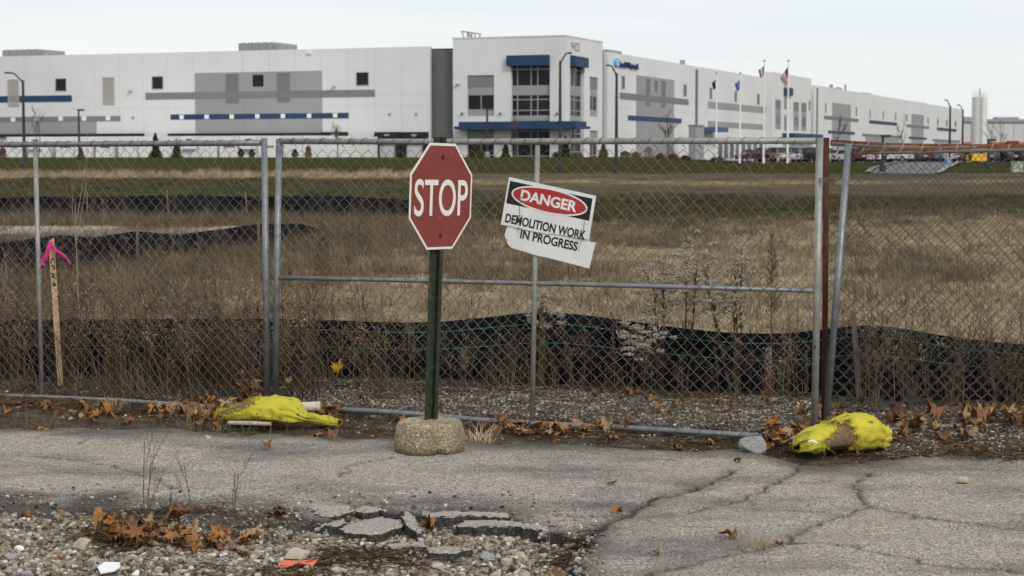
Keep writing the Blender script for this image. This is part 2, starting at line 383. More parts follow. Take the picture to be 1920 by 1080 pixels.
# --- the terrain material: zone colours of the actual ground cover + fine grain
t = NT('field_ground'); t.rough(1); t.p.inputs['Specular IOR Level'].default_value = 0
c = t.mix(1.0, t.attr('cover'), t.ramp(t.noise(5, 8, .7), [(.25, lin(.55, .55, .55)), (.75, lin(1.4, 1.4, 1.4))]), 'MULTIPLY')
c = t.mix(t.ramp(t.noise(.35, 4), [(.55, 0), (.8, .12)]), c, lin(.16, .125, .07)); t.base(c)
t.bump(t.noise(24, 6), .6, .03); M['field'] = t.m
gm = np_mesh('ground', np.stack([X, Y, Z], -1).reshape(-1, 3), F, M['field'], True)
ca = gm.color_attributes.new('cover', 'FLOAT_COLOR', 'POINT')
ca.data.foreach_set('color', np.concatenate([colv.reshape(-1, 3), np.ones((nx*ny, 1))], 1).astype(np.float32).ravel())
ground = struct(link('ground', gm))

# --- near earth: gravelly dirt just under the broken pavement and along the fence
def sheet(name, x0, x1, y0, y1, res, zf, material, extra=None):
    xs, ys = np.arange(x0, x1+res, res), np.arange(y0, y1+res, res); Xs, Ys = np.meshgrid(xs, ys)
    r = zf(Xs, Ys); Zs, att = r if isinstance(r, tuple) else (r, {})
    ii = np.arange(Xs.size).reshape(Xs.shape)
    Fs = np.stack([ii[:-1, :-1], ii[:-1, 1:], ii[1:, 1:], ii[1:, :-1]], -1).reshape(-1, 4)
    keep = att.pop('keep', None)
    if keep is not None:
        Fs = Fs[keep.ravel()[Fs].any(1)]
        used, inv = np.unique(Fs, return_inverse=True); Fs = inv.reshape(-1, 4)
    else: used = np.arange(Xs.size)
    V = np.stack([Xs, Ys, Zs], -1).reshape(-1, 3)[used]
    m = np_mesh(name, V, Fs, material, True)
    for k, a in att.items():
        fa = m.attributes.new(k, 'FLOAT', 'POINT'); fa.data.foreach_set('value', a.ravel()[used].astype(np.float32))
    return struct(link(name, m))
t = NT('gravelly_dirt'); t.rough(1); t.p.inputs['Specular IOR Level'].default_value = 0
c = t.ramp(t.noise(9, 8, .7), [(.28, lin(.035, .028, .021)), (.5, lin(.085, .067, .049)), (.72, lin(.18, .15, .118))])
c = t.mix(t.ramp(t.noise(90, 3), [(.58, 0), (.68, .7)]), c, lin(.34, .3, .25)); t.base(c); t.bump(t.noise(70, 6, .7), .9, .02); M['dirt'] = t.m
def dirt_z(x, y):
    fence_y = 12.0-.405*x
    z = -.052-.018*(1-sstep(8.6, 9.3, y))+.022*fbm(x*1.6, y*1.6, 0, 9, 4)+.05*sstep(-.9, .3, y-fence_y)+.012*fbm(x*9, y*9, 0, 19, 2)
    z = z+.03*sstep(.2, .9, y-fence_y)*(1-sstep(1.6, 2.3, y-fence_y))-.035*sstep(1.6, 2.3, y-fence_y)
    return z
sheet('verge', -9, 9, 5.2, 15.6, .045, dirt_z, M['dirt'])

# --- pavement: worn asphalt as a height field with eroded cracks and a broken edge
def pxl(pts, sc, ox, oy): return [tuple(G(ox+a/sc, oy+b/sc))[:2] for a, b in pts]
K7, K5, K6 = (1920/860, 1060, 800), (3.0, 0, 760), (3.0, 500, 800)
cracks = [   # (points, groove half width, groove depth, worn halo width, dirt)
 (pxl([(1015, 150), (975, 195), (920, 215), (850, 240), (800, 265), (740, 292), (640, 318)], *K7), .014, .03, .10, 1),
 (pxl([(690, 180), (620, 215), (520, 260), (420, 290), (330, 325), (240, 365), (150, 400), (100, 430), (60, 470)], *K7), .035, .035, .16, 1),
 (pxl([(-300, 350), (-160, 352), (0, 365), (90, 372), (240, 365)], *K7), .012, .02, .06, .8),
 (pxl([(1255, 195), (1220, 240), (1215, 290), (1235, 325), (1180, 360), (1060, 400), (980, 440), (920, 475), (770, 510), (620, 545), (500, 575), (400, 605), (330, 640), (200, 700)], *K7), .018, .03, .12, 1),
 (pxl([(1235, 325), (1350, 345), (1500, 380), (1700, 405), (1920, 437), (2300, 480)], *K7), .016, .022, .10, .8),
 (pxl([(920, 475), (1050, 475), (1200, 500), (1400, 540), (1600, 580), (1850, 610), (2300, 650)], *K7), .010, .025, .05, 1),
 (pxl([(740, 292), (800, 340), (900, 345), (1050, 352), (1180, 360)], *K7), .010, .012, .07, .6),
 (pxl([(1155, 200), (1060, 240), (960, 235), (850, 240)], *K7), .010, .012, .09, .6),
 (pxl([(1255, 195), (1500, 170), (1920, 178), (2300, 190)], *K7), .010, .010, .05, .5),
 (pxl([(640, 318), (560, 345), (400, 365), (240, 385)], *K7), .014, .016, .12, .8),
 (pxl([(210, 280), (450, 310), (600, 325), (700, 355), (850, 405), (900, 435), (985, 470)], *K5), .008, .02, .03, 1),
 (pxl([(-200, 130), (0, 122), (120, 125), (250, 137), (400, 148), (700, 150), (900, 156), (1300, 158), (1900, 180)], *K5), .010, .02, .03, .9),
 (pxl([(440, 225), (475, 215), (490, 175)], *K5), .006, .012, .02, .8),
 (pxl([(0, 495), (140, 500), (300, 510), (520, 500), (700, 515)], *K5), .012, .02, .05, .9),
 (pxl([(410, 285), (450, 250), (540, 205), (620, 185), (740, 170)], *K6), .007, .018, .03, .9),
 (pxl([(190, 420), (340, 415), (480, 430), (650, 432), (860, 425)], *K6), .008, .02, .03, 1),
 (pxl([(480, 430), (530, 455), (520, 480)], *K6), .006, .015, .02, 1),
 (pxl([(1370, 470), (1520, 475), (1640, 490), (1800, 497), (1920, 512)], *K6), .007, .02, .03, 1),
 (pxl([(1500, 100), (1620, 120), (1780, 145), (1950, 165), (2300, 190)], *K6), .007, .012, .03, .8),
]
edge_px = [(-900, 925), (-300, 930), (0, 936), (90, 944), (180, 938), (280, 952), (350, 938), (430, 958), (520, 944), (565, 958), (585, 972), (622, 975), (640, 965),
           (672, 951), (712, 948), (718, 958), (760, 961), (820, 956), (900, 955), (955, 957), (968, 974), (1020, 988), (1062, 1001), (1098, 1004), (1112, 990), (1124, 988),
           (1094, 1022), (1084, 1050), (1092, 1082), (1100, 1130), (1060, 1250), (1000, 1500)]
edge_w = [tuple(G(a, b))[:2] for a, b in edge_px]
def seg_dist(x, y, pts):
    d = np.full(x.shape, 9.0)
    for (ax, ay), (bx, by) in zip(pts[:-1], pts[1:]):
        vx, vy = bx-ax, by-ay; L2 = vx*vx+vy*vy+1e-12
        tt = np.clip(((x-ax)*vx+(y-ay)*vy)/L2, 0, 1); d = np.minimum(d, np.hypot(x-ax-tt*vx, y-ay-tt*vy))
    return d
def inside(x, y, poly):
    r = np.zeros(x.shape, bool); n = len(poly)
    for i in range(n):
        (ax, ay), (bx, by) = poly[i], poly[(i+1) % n]
        if ay == by: continue
        c = ((ay > y) != (by > y)) & (x < (bx-ax)*(y-ay)/(by-ay)+ax); r ^= c
    return r
hole_poly = edge_w+[(-12, 3), (-12, edge_w[0][1])]
far_px = [(-1200, 800), (0, 800), (300, 806), (640, 815), (870, 822), (1150, 838), (1400, 852), (1500, 868), (1620, 868), (1760, 852), (1920, 848), (2600, 846)]
far_w = [tuple(G(a, b))[:2] for a, b in far_px]
def pave(x, y):
    wx, wy = x+.035*fbm(x*7, y*7, 0, 41, 4), y+.035*fbm(x*7, y*7, 0, 43, 4)
    z = .010*fbm(x*.9, y*.9, 0, 51, 3)+.0022*fbm(x*30, y*30, 0, 53, 2)
    jx, jy = fbm(x*34, y*34, 0, 141, 2), fbm(x*34, y*34, 0, 143, 2)
    crack = np.zeros(x.shape); halo = np.zeros(x.shape)
    for pts, w, dep, hw, di in cracks:
        d = seg_dist(wx+.010*jx, wy+.010*jy, pts); dep = dep*.6; ww = w*.6*(1+.5*fbm(x*5, y*5, 0, 61, 2))
        g = np.exp(-(d/np.maximum(ww, .004))**2); h = np.exp(-(d/(hw*.5*(1+.6*fbm(x*6, y*6, 0, 63, 2))+.004))**2)
        z = z-dep*g-.0035*h; crack = np.maximum(crack, g*di); halo = np.maximum(halo, h*di)
    e = seg_dist(wx, wy, edge_w)*np.where(inside(wx, wy, hole_poly), -1, 1)      # >0 on the pavement
    soft = sstep(-.75, -1.35, x+.25*fbm(x*2, y*2, 0, 65, 2))                       # left part: the asphalt crumbles away without a step
    drop = np.where(e > 0, .02*np.exp(-np.maximum(e, 0)/.05), .02+2.6*(-e)); slope = .05*sstep(.25, -.45, e)+.016*sstep(.3, .0, e)*(.5+fbm(x*9, y*9, 0, 67, 3))+.5*np.maximum(0, -e-.5)
    z = z-drop*(1-soft)-slope*soft; broken = np.exp(-np.maximum(e, 0)/.03)*(1-soft)
    fy = np.interp(x, [p[0] for p in far_w], [p[1] for p in far_w])
    f = fy-y+.18*fbm(x*2.3, y*2.3, 0, 71, 4)
    z = z-.075*sstep(.08, -.35, f); dust = sstep(.5, -.05, f)
    rough = np.clip(sstep(.30, .02, e+.12*fbm(x*3, y*3, 0, 69, 3))*soft+.5*sstep(.2, 0, e)*(1-soft), 0, 1)                                   # crumbling dark margin
    return np.maximum(z, -.14), dict(crack=crack, halo=halo, broken=broken, dust=dust, crumble=rough, keep=(z > -.125))
t = NT('weathered_asphalt'); t.rough(.95); t.p.inputs['Specular IOR Level'].default_value = .06
grain = t.voro(100)
c = t.ramp(grain, [(.0, lin(.115, .104, .092)), (.28, lin(.29, .26, .222)), (.65, lin(.44, .395, .338)), (1, lin(.67, .615, .54))])
binder = t.ramp(grain, [(.0, lin(.055, .056, .062)), (.5, lin(.12, .12, .128)), (.85, lin(.2, .197, .195)), (1, lin(.38, .36, .33))])
blot = t.ramp(t.noise(1.15, 5, .6, stretch=(.75, 1.5, 1)), [(.46, 0), (.68, .9)])
c = t.mix(blot, c, binder)
c = t.mix(t.ramp(t.noise(150, 2), [(.37, 1), (.42, 0)]), c, lin(.05, .047, .043))
c = t.mix(t.ramp(t.noise(135, 2, vec=t.local()), [(.64, 0), (.68, .8)]), c, lin(.56, .52, .46))
c = t.mix(t.ramp(t.noise(2.7, 5), [(.52, 0), (.72, .5)]), c, lin(.27, .225, .17))
c = t.mix(t.math('MULTIPLY', t.attr('dust', 'Fac'), .85), c, t.ramp(t.noise(40, 6, .7), [(.32, lin(.035, .03, .026)), (.5, lin(.08, .07, .058)), (.74, lin(.22, .19, .155))]))
c = t.mix(t.math('MULTIPLY', t.attr('crumble', 'Fac'), .85), c, t.ramp(t.noise(60, 6, .7), [(.35, lin(.022, .021, .021)), (.8, lin(.12, .11, .1))]))
c = t.mix(t.math('MULTIPLY', t.attr('halo', 'Fac'), t.ramp(t.noise(22, 5), [(.3, .8), (.7, .15)])), c, t.ramp(t.noise(60, 5), [(.3, lin(.075, .07, .063)), (.7, lin(.2, .175, .145))]))
c = t.mix(t.math('MULTIPLY', t.attr('crack', 'Fac'), .9), c, lin(.045, .04, .035)); c = t.mix(t.attr('broken', 'Fac'), c, lin(.035, .034, .034)); t.base(c)
t.bump(t.math('ADD', t.voro(100, out='Distance'), t.math('MULTIPLY', t.noise(200, 3), .6)), .8, .008); M['asphalt'] = t.m
sheet('pavement', -3.9, 3.9, 6.6, 12.45, .0115, pave, M['asphalt'])
for xa, xb, ya, yb in ((-7.5, -3.9, 5.4, 13.6), (3.911, 7.5, 5.4, 12.45), (-3.9, 3.911, 5.4, 6.605)): sheet('pavement', xa, xb, ya, yb, .05, pave, M['asphalt'])
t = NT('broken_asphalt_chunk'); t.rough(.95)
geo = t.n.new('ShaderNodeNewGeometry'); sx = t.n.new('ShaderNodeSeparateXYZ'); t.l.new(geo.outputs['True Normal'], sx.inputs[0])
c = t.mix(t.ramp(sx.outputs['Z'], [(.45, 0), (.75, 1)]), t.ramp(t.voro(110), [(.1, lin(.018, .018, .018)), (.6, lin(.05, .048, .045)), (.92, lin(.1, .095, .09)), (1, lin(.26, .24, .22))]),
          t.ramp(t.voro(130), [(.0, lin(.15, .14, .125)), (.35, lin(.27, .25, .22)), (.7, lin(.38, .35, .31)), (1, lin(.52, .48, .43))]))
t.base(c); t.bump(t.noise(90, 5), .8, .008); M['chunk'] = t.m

# --- roads and car park by the building, laid on the terrain
def drape(name, left, right, material, dz, n=24, m=8):
    def along(p, k):
        d = [0]
        for a, b in zip(p[:-1], p[1:]): d.append(d[-1]+math.dist(a, b))
        ss = np.linspace(0, d[-1], k); return np.stack([np.interp(ss, d, [q[0] for q in p]), np.interp(ss, d, [q[1] for q in p])], -1)
    A, B = along(left, n), along(right, n); V, Fq = [], []
    for i in range(n):
        for j in range(m):
            q = A[i]+(B[i]-A[i])*j/(m-1); V.append((q[0], q[1], tz(*q)+dz))
    for i in range(n-1):
        for j in range(m-1): Fq.append((i*m+j, i*m+j+1, (i+1)*m+j+1, (i+1)*m+j))
    return struct(MB().add(V, Fq).obj(name, material, smooth=True))
M['far_asphalt'] = mat('grey_driveway_asphalt', lin(.115, .118, .13), lin(.14, .142, .15), .3, .9)
M['kerb'] = mat('pale_concrete_kerb', lin(.27, .25, .21), lin(.33, .31, .27), 1, .9)
def gp(px, py, z): p = G(px, py, z); return (p.x, p.y)
roadL = [gp(1632, 326, .33), gp(1640, 318, .5), gp(1665, 312, .7), gp(1690, 307.5, .85), gp(1700, 305, .92)]
roadR = [gp(1752, 327, .33), gp(1768, 318, .5), gp(1783, 312, .7), gp(1795, 307.5, .85), gp(1802, 305, .92)]
drape('driveway', roadL, roadR, M['far_asphalt'], .05)
for nm, E, s in (('kerb', roadL, -1), ('kerb', roadR, 1)):
    drape(nm, [(p[0]+s*.45, p[1]) for p in E], [(p[0]+s*.02, p[1]) for p in E], M['kerb'], .17, m=4)
drape('car_park', [(20, 219), (30, 292)], [(230, 219), (260, 292)], M['far_asphalt'], .04, 20, 24)
drape('truck_court', [(-150, 213), (-150, 300)], [(-17, 213), (-17, 300)], M['far_asphalt'], .03, 20, 12)
# ================================================================ WAREHOUSE
_c = at(1060, 292, 230.0)
A21 = math.atan2(1360., 3467.)
dL = (-math.cos(A21), math.sin(A21)); dR = (math.sin(A21), math.cos(A21))
nL = (-math.sin(A21), -math.cos(A21)); nR = (math.cos(A21), -math.sin(A21))
PL = Plane(_c, dL, nL); PR = Plane(_c, dR, nR)
wh = thing('warehouse', 'long white precast warehouse with grey and navy bands and a glazed corner entrance', 'building', (_c.x, _c.y, 0))
ZB = -.4
def rect(pl, x0, x1, xr, yt, yb, off=0.0):           # pixel rectangle on a facade -> (u0,u1,z0,z1)
    u0, u1 = sorted((pl.uz(x0, yt, off)[0], pl.uz(x1, yt, off)[0])); return u0, u1, pl.uz(xr, yb, off)[1], pl.uz(xr, yt, off)[1]
def wpart(name, pl, r, o0, o1, m): return MB().fbox(pl, *r, o0, o1).obj(name, m, wh, fix=False)
def joints(a, b, pitch): 
    n = max(1, round((b-a)/pitch)); return [a+(b-a)*i/n for i in range(n+1)]
def wall_run(pl, u0, u1, ztop, pitch, thick=.5, name='wall_panel'):
    J = joints(u0, u1, pitch)
    back = MB().fbox(pl, u0+.01, u1-.01, ZB, ztop-.05, -thick-.3, -.05).obj('wall_core', M['grey_wall'], wh, fix=False)
    for a, b in zip(J[:-1], J[1:]):
        zs = [ZB, 4.6, 8.2, 9.6, ztop] if ztop > 12 else [ZB, 5.5, ztop]
        mb = MB()
        for i, (za, zb) in enumerate(zip(zs[:-1], zs[1:])):
            mb.fbox(pl, a+.018, b-.018, za+(.012 if i else 0), zb-(.012 if i < len(zs)-2 else 0), -.03, 0)
        mb.fbox(pl, a+.006, b-.006, ZB, ztop, -thick, -.031)
        mb.obj(name, M['white_wall'], wh, fix=False)
    return J
def paint(pl, r, m, J=None, o=.03, name='painted_band'):
    u0, u1, z0, z1 = r; cuts = [u0]+[j for j in (J or []) if u0+.3 < j < u1-.3]+[u1]
    for a, b in zip(cuts[:-1], cuts[1:]): wpart(name, pl, (a+.008, b-.008, z0, z1), -.03, o, m)
def window(pl, r, cols=1, rows=1, rec=.12, fr=.07, proud=.04):
    u0, u1, z0, z1 = r
    mb = MB()
    for a, b, c, d in ((u0, u0+fr, z0, z1), (u1-fr, u1, z0, z1), (u0+fr, u1-fr, z0, z0+fr), (u0+fr, u1-fr, z1-fr, z1)): mb.fbox(pl, a, b, c, d, -.02, proud+.03)
    for i in range(1, cols): k = u0+(u1-u0)*i/cols; mb.fbox(pl, k-fr/2, k+fr/2, z0+fr, z1-fr, -.02, proud+.02)
    for i in range(1, rows): k = z0+(z1-z0)*i/rows; mb.fbox(pl, u0+fr, u1-fr, k-fr/2, k+fr/2, -.02, proud+.015)
    w = mb.obj('window', M['frame'], wh, fix=False)
    g = MB().fbox(pl, u0+fr*.6, u1-fr*.6, z0+fr*.6, z1-fr*.6, -.02, proud).obj('pane', M['glass_dark'], w, fix=False); return w
def louver(pl, r, m, n=16):
    u0, u1, z0, z1 = r; mb = MB()
    for a, b, c, d in ((u0, u0+.12, z0, z1), (u1-.12, u1, z0, z1), (u0+.12, u1-.12, z0, z0+.1), (u0+.12, u1-.12, z1-.1, z1)): mb.fbox(pl, a, b, c, d, -.02, .12)
    for i in range(n):
        k = z0+.1+(z1-z0-.2)*(i+.1)/n; h = (z1-z0-.2)/n
        p = [pl.pt(u0+.12, k, .10), pl.pt(u1-.12, k, .10), pl.pt(u1-.12, k+h*.55, .035), pl.pt(u0+.12, k+h*.55, .035)]
        q = [(a, b, c+.04) for a, b, c in p]; mb.hexa(p[:2]+p[2:]+q)
    lo = mb.obj('louver', m, wh); MB().fbox(pl, u0+.1, u1-.1, z0+.08, z1-.08, -.02, .033).obj('backing', M['grey_dark'], lo, fix=False)

# ---- left wing (dock side)
zL = PL.uz(400, 96.5)[1]
uA = PL.uz(805, 90)[0]; pitch = (PL.uz(45, 100)[0]-uA)/16
JL = wall_run(PL, uA, uA+pitch*23, zL, pitch)
r_ = lambda *a: rect(PL, *a)
paint(PL, r_(365, 604, 604, 132.5, 251), M['grey_wall'], JL, .03, 'grey_field')
paint(PL, r_(-60, 181, 0, 228, 254), M['grey_wall'], JL, .03, 'grey_field')
paint(PL, r_(273, 703, 490, 171, 184), M['grey_dark'], JL, .06)
paint(PL, r_(-60, 226, 100, 218.5, 228), M['grey_dark'], JL, .06)
paint(PL, r_(320, 654, 490, 213, 223), M['blue'], JL, .06)
paint(PL, r_(-200, 135, 100, 179, 191), M['blue'], JL, .06)
for a in ((104, 124.5, 114, 147, 171), (285, 306, 295, 143, 167.5), (473, 495.5, 484, 139, 163.5), (668, 691.5, 680, 135, 160.5)): window(PL, r_(*a))
for a in ((15, 35.5, 25, 149, 199), (193, 214.5, 204, 145, 196)): louver(PL, r_(*a), M['louver'])
for a in ((424, 447.5, 436, 139, 192.5), (520, 543.5, 532, 137, 191)): louver(PL, r_(*a), M['louver_grey'])
for x, y in ((25, 224), (69, 223), (114, 222.6), (158, 222.2), (203, 221.6), (341, 219.5), (388, 219), (435, 218.5), (483, 218), (531, 217.5), (580, 217), (629, 216.3)):
    wpart('dock_number_plate', PL, r_(x-4, x+4, x, y-4, y+4), .03, .10, M['white_paint'])
for x, y in ((249, 221), (730, 214.5), (780, 214.2)):
    for dx in (-2, 1): wpart('dock_numeral', PL, r_(x+dx, x+dx+1.6, x, y-2.5, y+2.5), .0, .05, M['num_grey'])
paint(PL, r_(-60, 271, 100, 251, 256.5), M['black'], JL, .5, 'dock_canopy')
paint(PL, r_(318, 604, 480, 249.5, 255), M['black'], JL, .5, 'dock_canopy')
M['dock_door'] = mat('white_dock_door', lin(.55, .55, .56), None, rough=.6)
for x0, x1 in ((604, 653), (704, 752.5), (754.5, 804)):
    u0, u1, z0, z1 = r_(x0+.5, x1-.5, (x0+x1)/2, 247.5, 300); mb = MB(); wd = (u1-u0)*.17
    mb.fbox(PL, u0, u0+wd, z0, z1, 0, .45).fbox(PL, u1-wd, u1, z0, z1, 0, .45).fbox(PL, u0+wd, u1-wd, z1-1.5, z1, 0, .45)
    d = mb.obj('dock_door', M['black'], wh, fix=False); MB().fbox(PL, u0+wd, u1-wd, z0, z1-1.5, .01, .12).obj('shutter', M['dock_door'], d, fix=False)
    MB().fbox(PL, (u0+u1)/2-.35, (u0+u1)/2+.35, z1-.5, z1-.3, .45, .6).obj('lamp', M['frame'], d, fix=False)
for x, y in ((581, 98.5),): wpart('wall_light', PL, r_(x-3.5, x+3.5, x, y-2.5, y+2.5), .0, .3, M['white_paint'])
for x, y in ((246, 170.5), (627, 163), (779, 255), (859, 158)): wpart('wall_light', PL, r_(x-2.5, x+2.5, x, y-1, y+1.5), .0, .5, M['frame'])
# recess between wing and entrance tower
uT = PL.uz(849, 80)[0]
wpart('recess_wall', PL, (uT-.3, uA+.3, ZB, PL.uz(830, 92, -1.2)[1]), -3, -1.2, M['grey_deep'])
wpart('recess_coping', PL, (uT-.3, uA+.3, PL.uz(830, 92, -1.2)[1]+.003, PL.uz(830, 91, -1.2)[1]), -3, -1.1, M['black'])

# ---- entrance tower: two faces with a recessed glazed bay wrapping towards the corner
zT = PL.uz(1060, 67.5)[1]; vT = PR.uz(1130, 80)[0]
def holed(pl, u0, u1, z0, z1, holes, th, m, name='tower_wall'):
    us = sorted({u0, u1}|{h[0] for h in holes}|{h[1] for h in holes}); zs = sorted({z0, z1}|{h[2] for h in holes}|{h[3] for h in holes})
    mb = MB()
    for a, b in zip(us[:-1], us[1:]):
        run = None
        for c, d in zip(zs[:-1], zs[1:]):
            op = any(h[0] <= (a+b)/2 <= h[1] and h[2] <= (c+d)/2 <= h[3] for h in holes)
            if op:
                if run: mb.fbox(pl, a, b, run[0], run[1], -th, 0); run = None
            else: run = (run[0] if run else c, d)
        if run: mb.fbox(pl, a, b, run[0], run[1], -th, 0)
    return mb.obj(name, m, wh, fix=False)
bayL = r_(958, 1031, 1000, 104, 292); bayL = (bayL[0], bayL[1], ZB, bayL[3])
winL = r_(876, 926, 900, 141, 218); lowL = r_(876, 926, 900, 243, 292)
rr = lambda *a: rect(PR, *a)
bayR = rr(1069, 1082, 1075, 104, 292); bayR = (bayR[0], PR.uz(1095, 110)[0], ZB, bayR[3])
winR = rr(1106, 1121.5, 1113, 144.5, 219); lowR = rr(1106, 1121.5, 1113, 245, 292)
holed(PL, .6, uT, ZB, zT, [bayL, winL, lowL[:2]+(ZB,)+lowL[3:]], .6, M['white_wall'])
holed(PR, 0, vT, ZB, zT, [bayR, winR, lowR[:2]+(ZB,)+lowR[3:]], .6, M['white_wall'])
MB().fbox(PL, .61, uT-.01, ZB, zT-.3, -13.9, -1.5).obj('tower_core', M['grey_wall'], wh, fix=False)
MB().fbox(PL, uT-.62, uT, ZB, zT-.002, -14.5, -.61).obj('tower_side_wall', M['white_wall'], wh, fix=False)
def curtain(pl, r, cols, bands, o):
    u0, u1 = r[0], r[1]
    for z0, z1, kind, rows in bands:
        if kind == 's': wpart('spandrel', pl, (u0, u1, z0, z1), o-.25, o+.12, M['grey_wall'])
        elif kind == 'g':
            mb = MB(); w = .11
            ks = [u0+(u1-u0)*f for f in cols]
            for k in ks: mb.fbox(pl, max(u0, k-w/2), min(u1, k+w/2), z0, z1, o-.05, o+.1)
            for f in rows: kz = z0+(z1-z0)*f; mb.fbox(pl, u0, u1, max(z0, kz-w/2), min(z1, kz+w/2), o-.05, o+.09)
            g = mb.obj('window', M['frame'], wh, fix=False)
            for a, b in zip(ks[:-1], ks[1:]):
                for e, f in zip(rows[:-1], rows[1:]):
                    MB().fbox(pl, a, b, z0+(z1-z0)*e, z0+(z1-z0)*f, o-.04, o).obj('pane', M['glass_dark'], g, fix=False)
zz = lambda pl, x, y: pl.uz(x, y, -.5)[1]
zl = [zz(PL, 995, y) for y in (120, 161, 178, 217.5, 226, 231, 292)]
curtain(PL, bayL, (0, .34, .51, .86, 1), [(zl[1], zl[0]+.6, 'g', (0, .62, 1)), (zl[2], zl[1], 's', 0), (zl[3], zl[2], 'g', (0, .27, .78, 1)), (zl[4], zl[3], 's', 0), (ZB, zl[4], 'g', (0, .32, .55, .8, 1))], -.5)
curtain(PR, bayR, (0, .25, .5, 1), [(zl[1], zl[0]+.6, 'g', (0, .62, 1)), (zl[2], zl[1], 's', 0), (zl[3], zl[2], 'g', (0, .27, .78, 1)), (zl[4], zl[3], 's', 0), (ZB, zl[4], 'g', (0, .4, .75, 1))], -.5)
for pl, w, lw, x, ys in ((PL, winL, lowL, 900, (141, 163, 178, 206, 218)), (PR, winR, lowR, 1113, (145, 167, 181, 208, 219))):
    z5 = [zz(pl, x, y) for y in ys]
    curtain(pl, w, (0, .5, 1), [(z5[1], w[3], 's', 0), (z5[2], z5[1], 's', 0), (z5[3], z5[2], 'g', (0, 1)), (w[2], z5[3], 's', 0)], -.3)
    wpart('spandrel_panel', pl, (w[0]+.01, w[1]-.01, z5[1], w[3]-.003), -.2, -.14, M['grey_dark'])
    curtain(pl, lw, (0, .5, 1), [(lw[3]-1.0, lw[3], 's', 0), (ZB, lw[3]-1.0, 'g', (0, .5, 1))], -.3)
# blue fascias and entrance canopy
fL = r_(953, 1031, 1000, 103.5, 123); wpart('blue_fascia', PL, (fL[0]+.05, fL[1], fL[2], fL[3]), -.4, .7, M['blue'])
fR = rr(1069, 1094.5, 1080, 107, 125.5); wpart('blue_fascia', PR, (fR[0], fR[1], fR[2], fR[3]), -.4, .7, M['blue'])
cz0, cz1 = PL.uz(1000, 242, 2.2)[1], PL.uz(1000, 227.5, 2.2)[1]
cu = PL.uz(860, 235, 2.2)[0]; cv = PR.uz(1100, 236, 2.2)[0]
mb = MB(); mb.fbox(PL, -2.2, cu, cz0, cz1, .002, 2.2).fbox(PR, .002, cv, cz0+.001, cz1-.001, .002, 2.2); mb.obj('entrance_canopy', M['blue'], wh, fix=False)
wpart('canopy_step', PL, (cu+.01, PL.uz(851, 235, 1.6)[0], cz0+.05, cz1-.55), .002, 1.6, M['blue'])
wpart('canopy_step', PR, (cv+.01, PR.uz(1107, 236, 1.6)[0], cz0+.05, cz1-.55), .002, 1.6, M['blue'])
for x in (867.5, 939, 1045): wpart('wall_lamp', PL, r_(x-1.3, x+1.3, x, 211, 215), .0, .35, M['grey_deep'])
V, Fc = text_mb('9423', 2.9, 1.0, .04, -.012)
u0, z0 = PR.uz(1078.5, 87.5); hz = PR.uz(1078, 79.5)[1]-PR.uz(1078, 95.5)[1]; wu = PR.uz(1086.5, 88)[0]-PR.uz(1071.5, 88)[0]
MB().add([PR.pt(u0+p[0]/2.9*wu, z0+p[1]*hz, .02+p[2]) for p in V], Fc).obj('street_number', M['num_grey'], wh)
wpart('parapet_coping', PL, (.601, uT+.05, zT+.002, zT+.14), -.7, .06, M['white_wall']); wpart('parapet_coping', PR, (-.06, vT+.05, zT+.004, zT+.14), -.7, .06, M['white_wall'])

# ---- right wing: long office/warehouse front running away
vS = PR.uz(1139, 97)[0]; vE = PR.uz(1304, 123)[0]; zR = PR.uz(1220, 110.5)[1]
pR = (vE-vS)/6
J1 = wall_run(PR, vS, vE, zR, pR)
wpart('recess_wall', PR, (vT-.5, vS+.2, ZB, zR-.35), -3, -.9, M['grey_dark'])
wpart('recess_wall', PR, (vE-.05, PR.uz(1310, 125)[0]+.05, ZB, zR-.4), -3, -.12, M['grey_deep'])
paint(PR, rr(1193, 1264, 1230, 145.5, 300), M['grey_wall'], J1, .03, 'grey_field')
paint(PR, rr(1162, 1290.5, 1230, 180, 191.5), M['grey_dark'], J1, .06)
paint(PR, rr(1177, 1277.5, 1230, 219.5, 228.5), M['blue'], J1, .06)
paint(PR, rr(1139.5, 1303, 1230, 296, 312), M['grey_wall'], J1, .05, 'plinth')
for x, y0, y1 in ((1168, 142, 167), (1229.5, 150, 174), (1284, 158, 180.5)): window(PR, rr(x-3, x+3, x, y0, y1), fr=.12)
for x, y0, y1 in ((1214.5, 147.5, 197.5), (1243.5, 151.5, 200.5)): louver(PR, rr(x-3.4, x+3.2, x, y0, y1), M['louver_grey'])
V, Fc = text_mb('Smurfit Westrock', 1, 1, .25, .012)
a0, az = PR.uz(1158.5, 118)[0], 0; a1 = PR.uz(1194.5, 124)[0]
zc = PR.uz(1176, 121)[1]; th = PR.uz(1176, 114.8)[1]-PR.uz(1176, 126)[1]
MB().add([PR.pt(a0+(p[0]+.5)*(a1-a0), zc-.1+p[1]*th, .05+p[2]) for p in V], Fc).obj('company_lettering', M['lead'], wh)
lg = PR.uz(1154.3, 118)[0]; lw_ = (PR.uz(1158, 118)[0]-PR.uz(1150.5, 118)[0])/2; lh = (PR.uz(1154, 110)[1]-PR.uz(1154, 124.5)[1])/2; lz = PR.uz(1154, 117.4)[1]
def rrect(cx, cz, w, h, pw=3.0, n=28): 
    q = []
    for k in range(n):
        a = 2*math.pi*k/n; c, s = math.cos(a), math.sin(a); q.append((cx+w*math.copysign(abs(c)**(2/pw), c), cz+h*math.copysign(abs(s)**(2/pw), s)))
    return q
lp = rrect(lg, lz, lw_, lh); lo = MB().prism([PR.pt(a, b, .3) for a, b in lp], [PR.pt(a, b, .03) for a, b in lp]).obj('company_logo', M['logo'], wh)
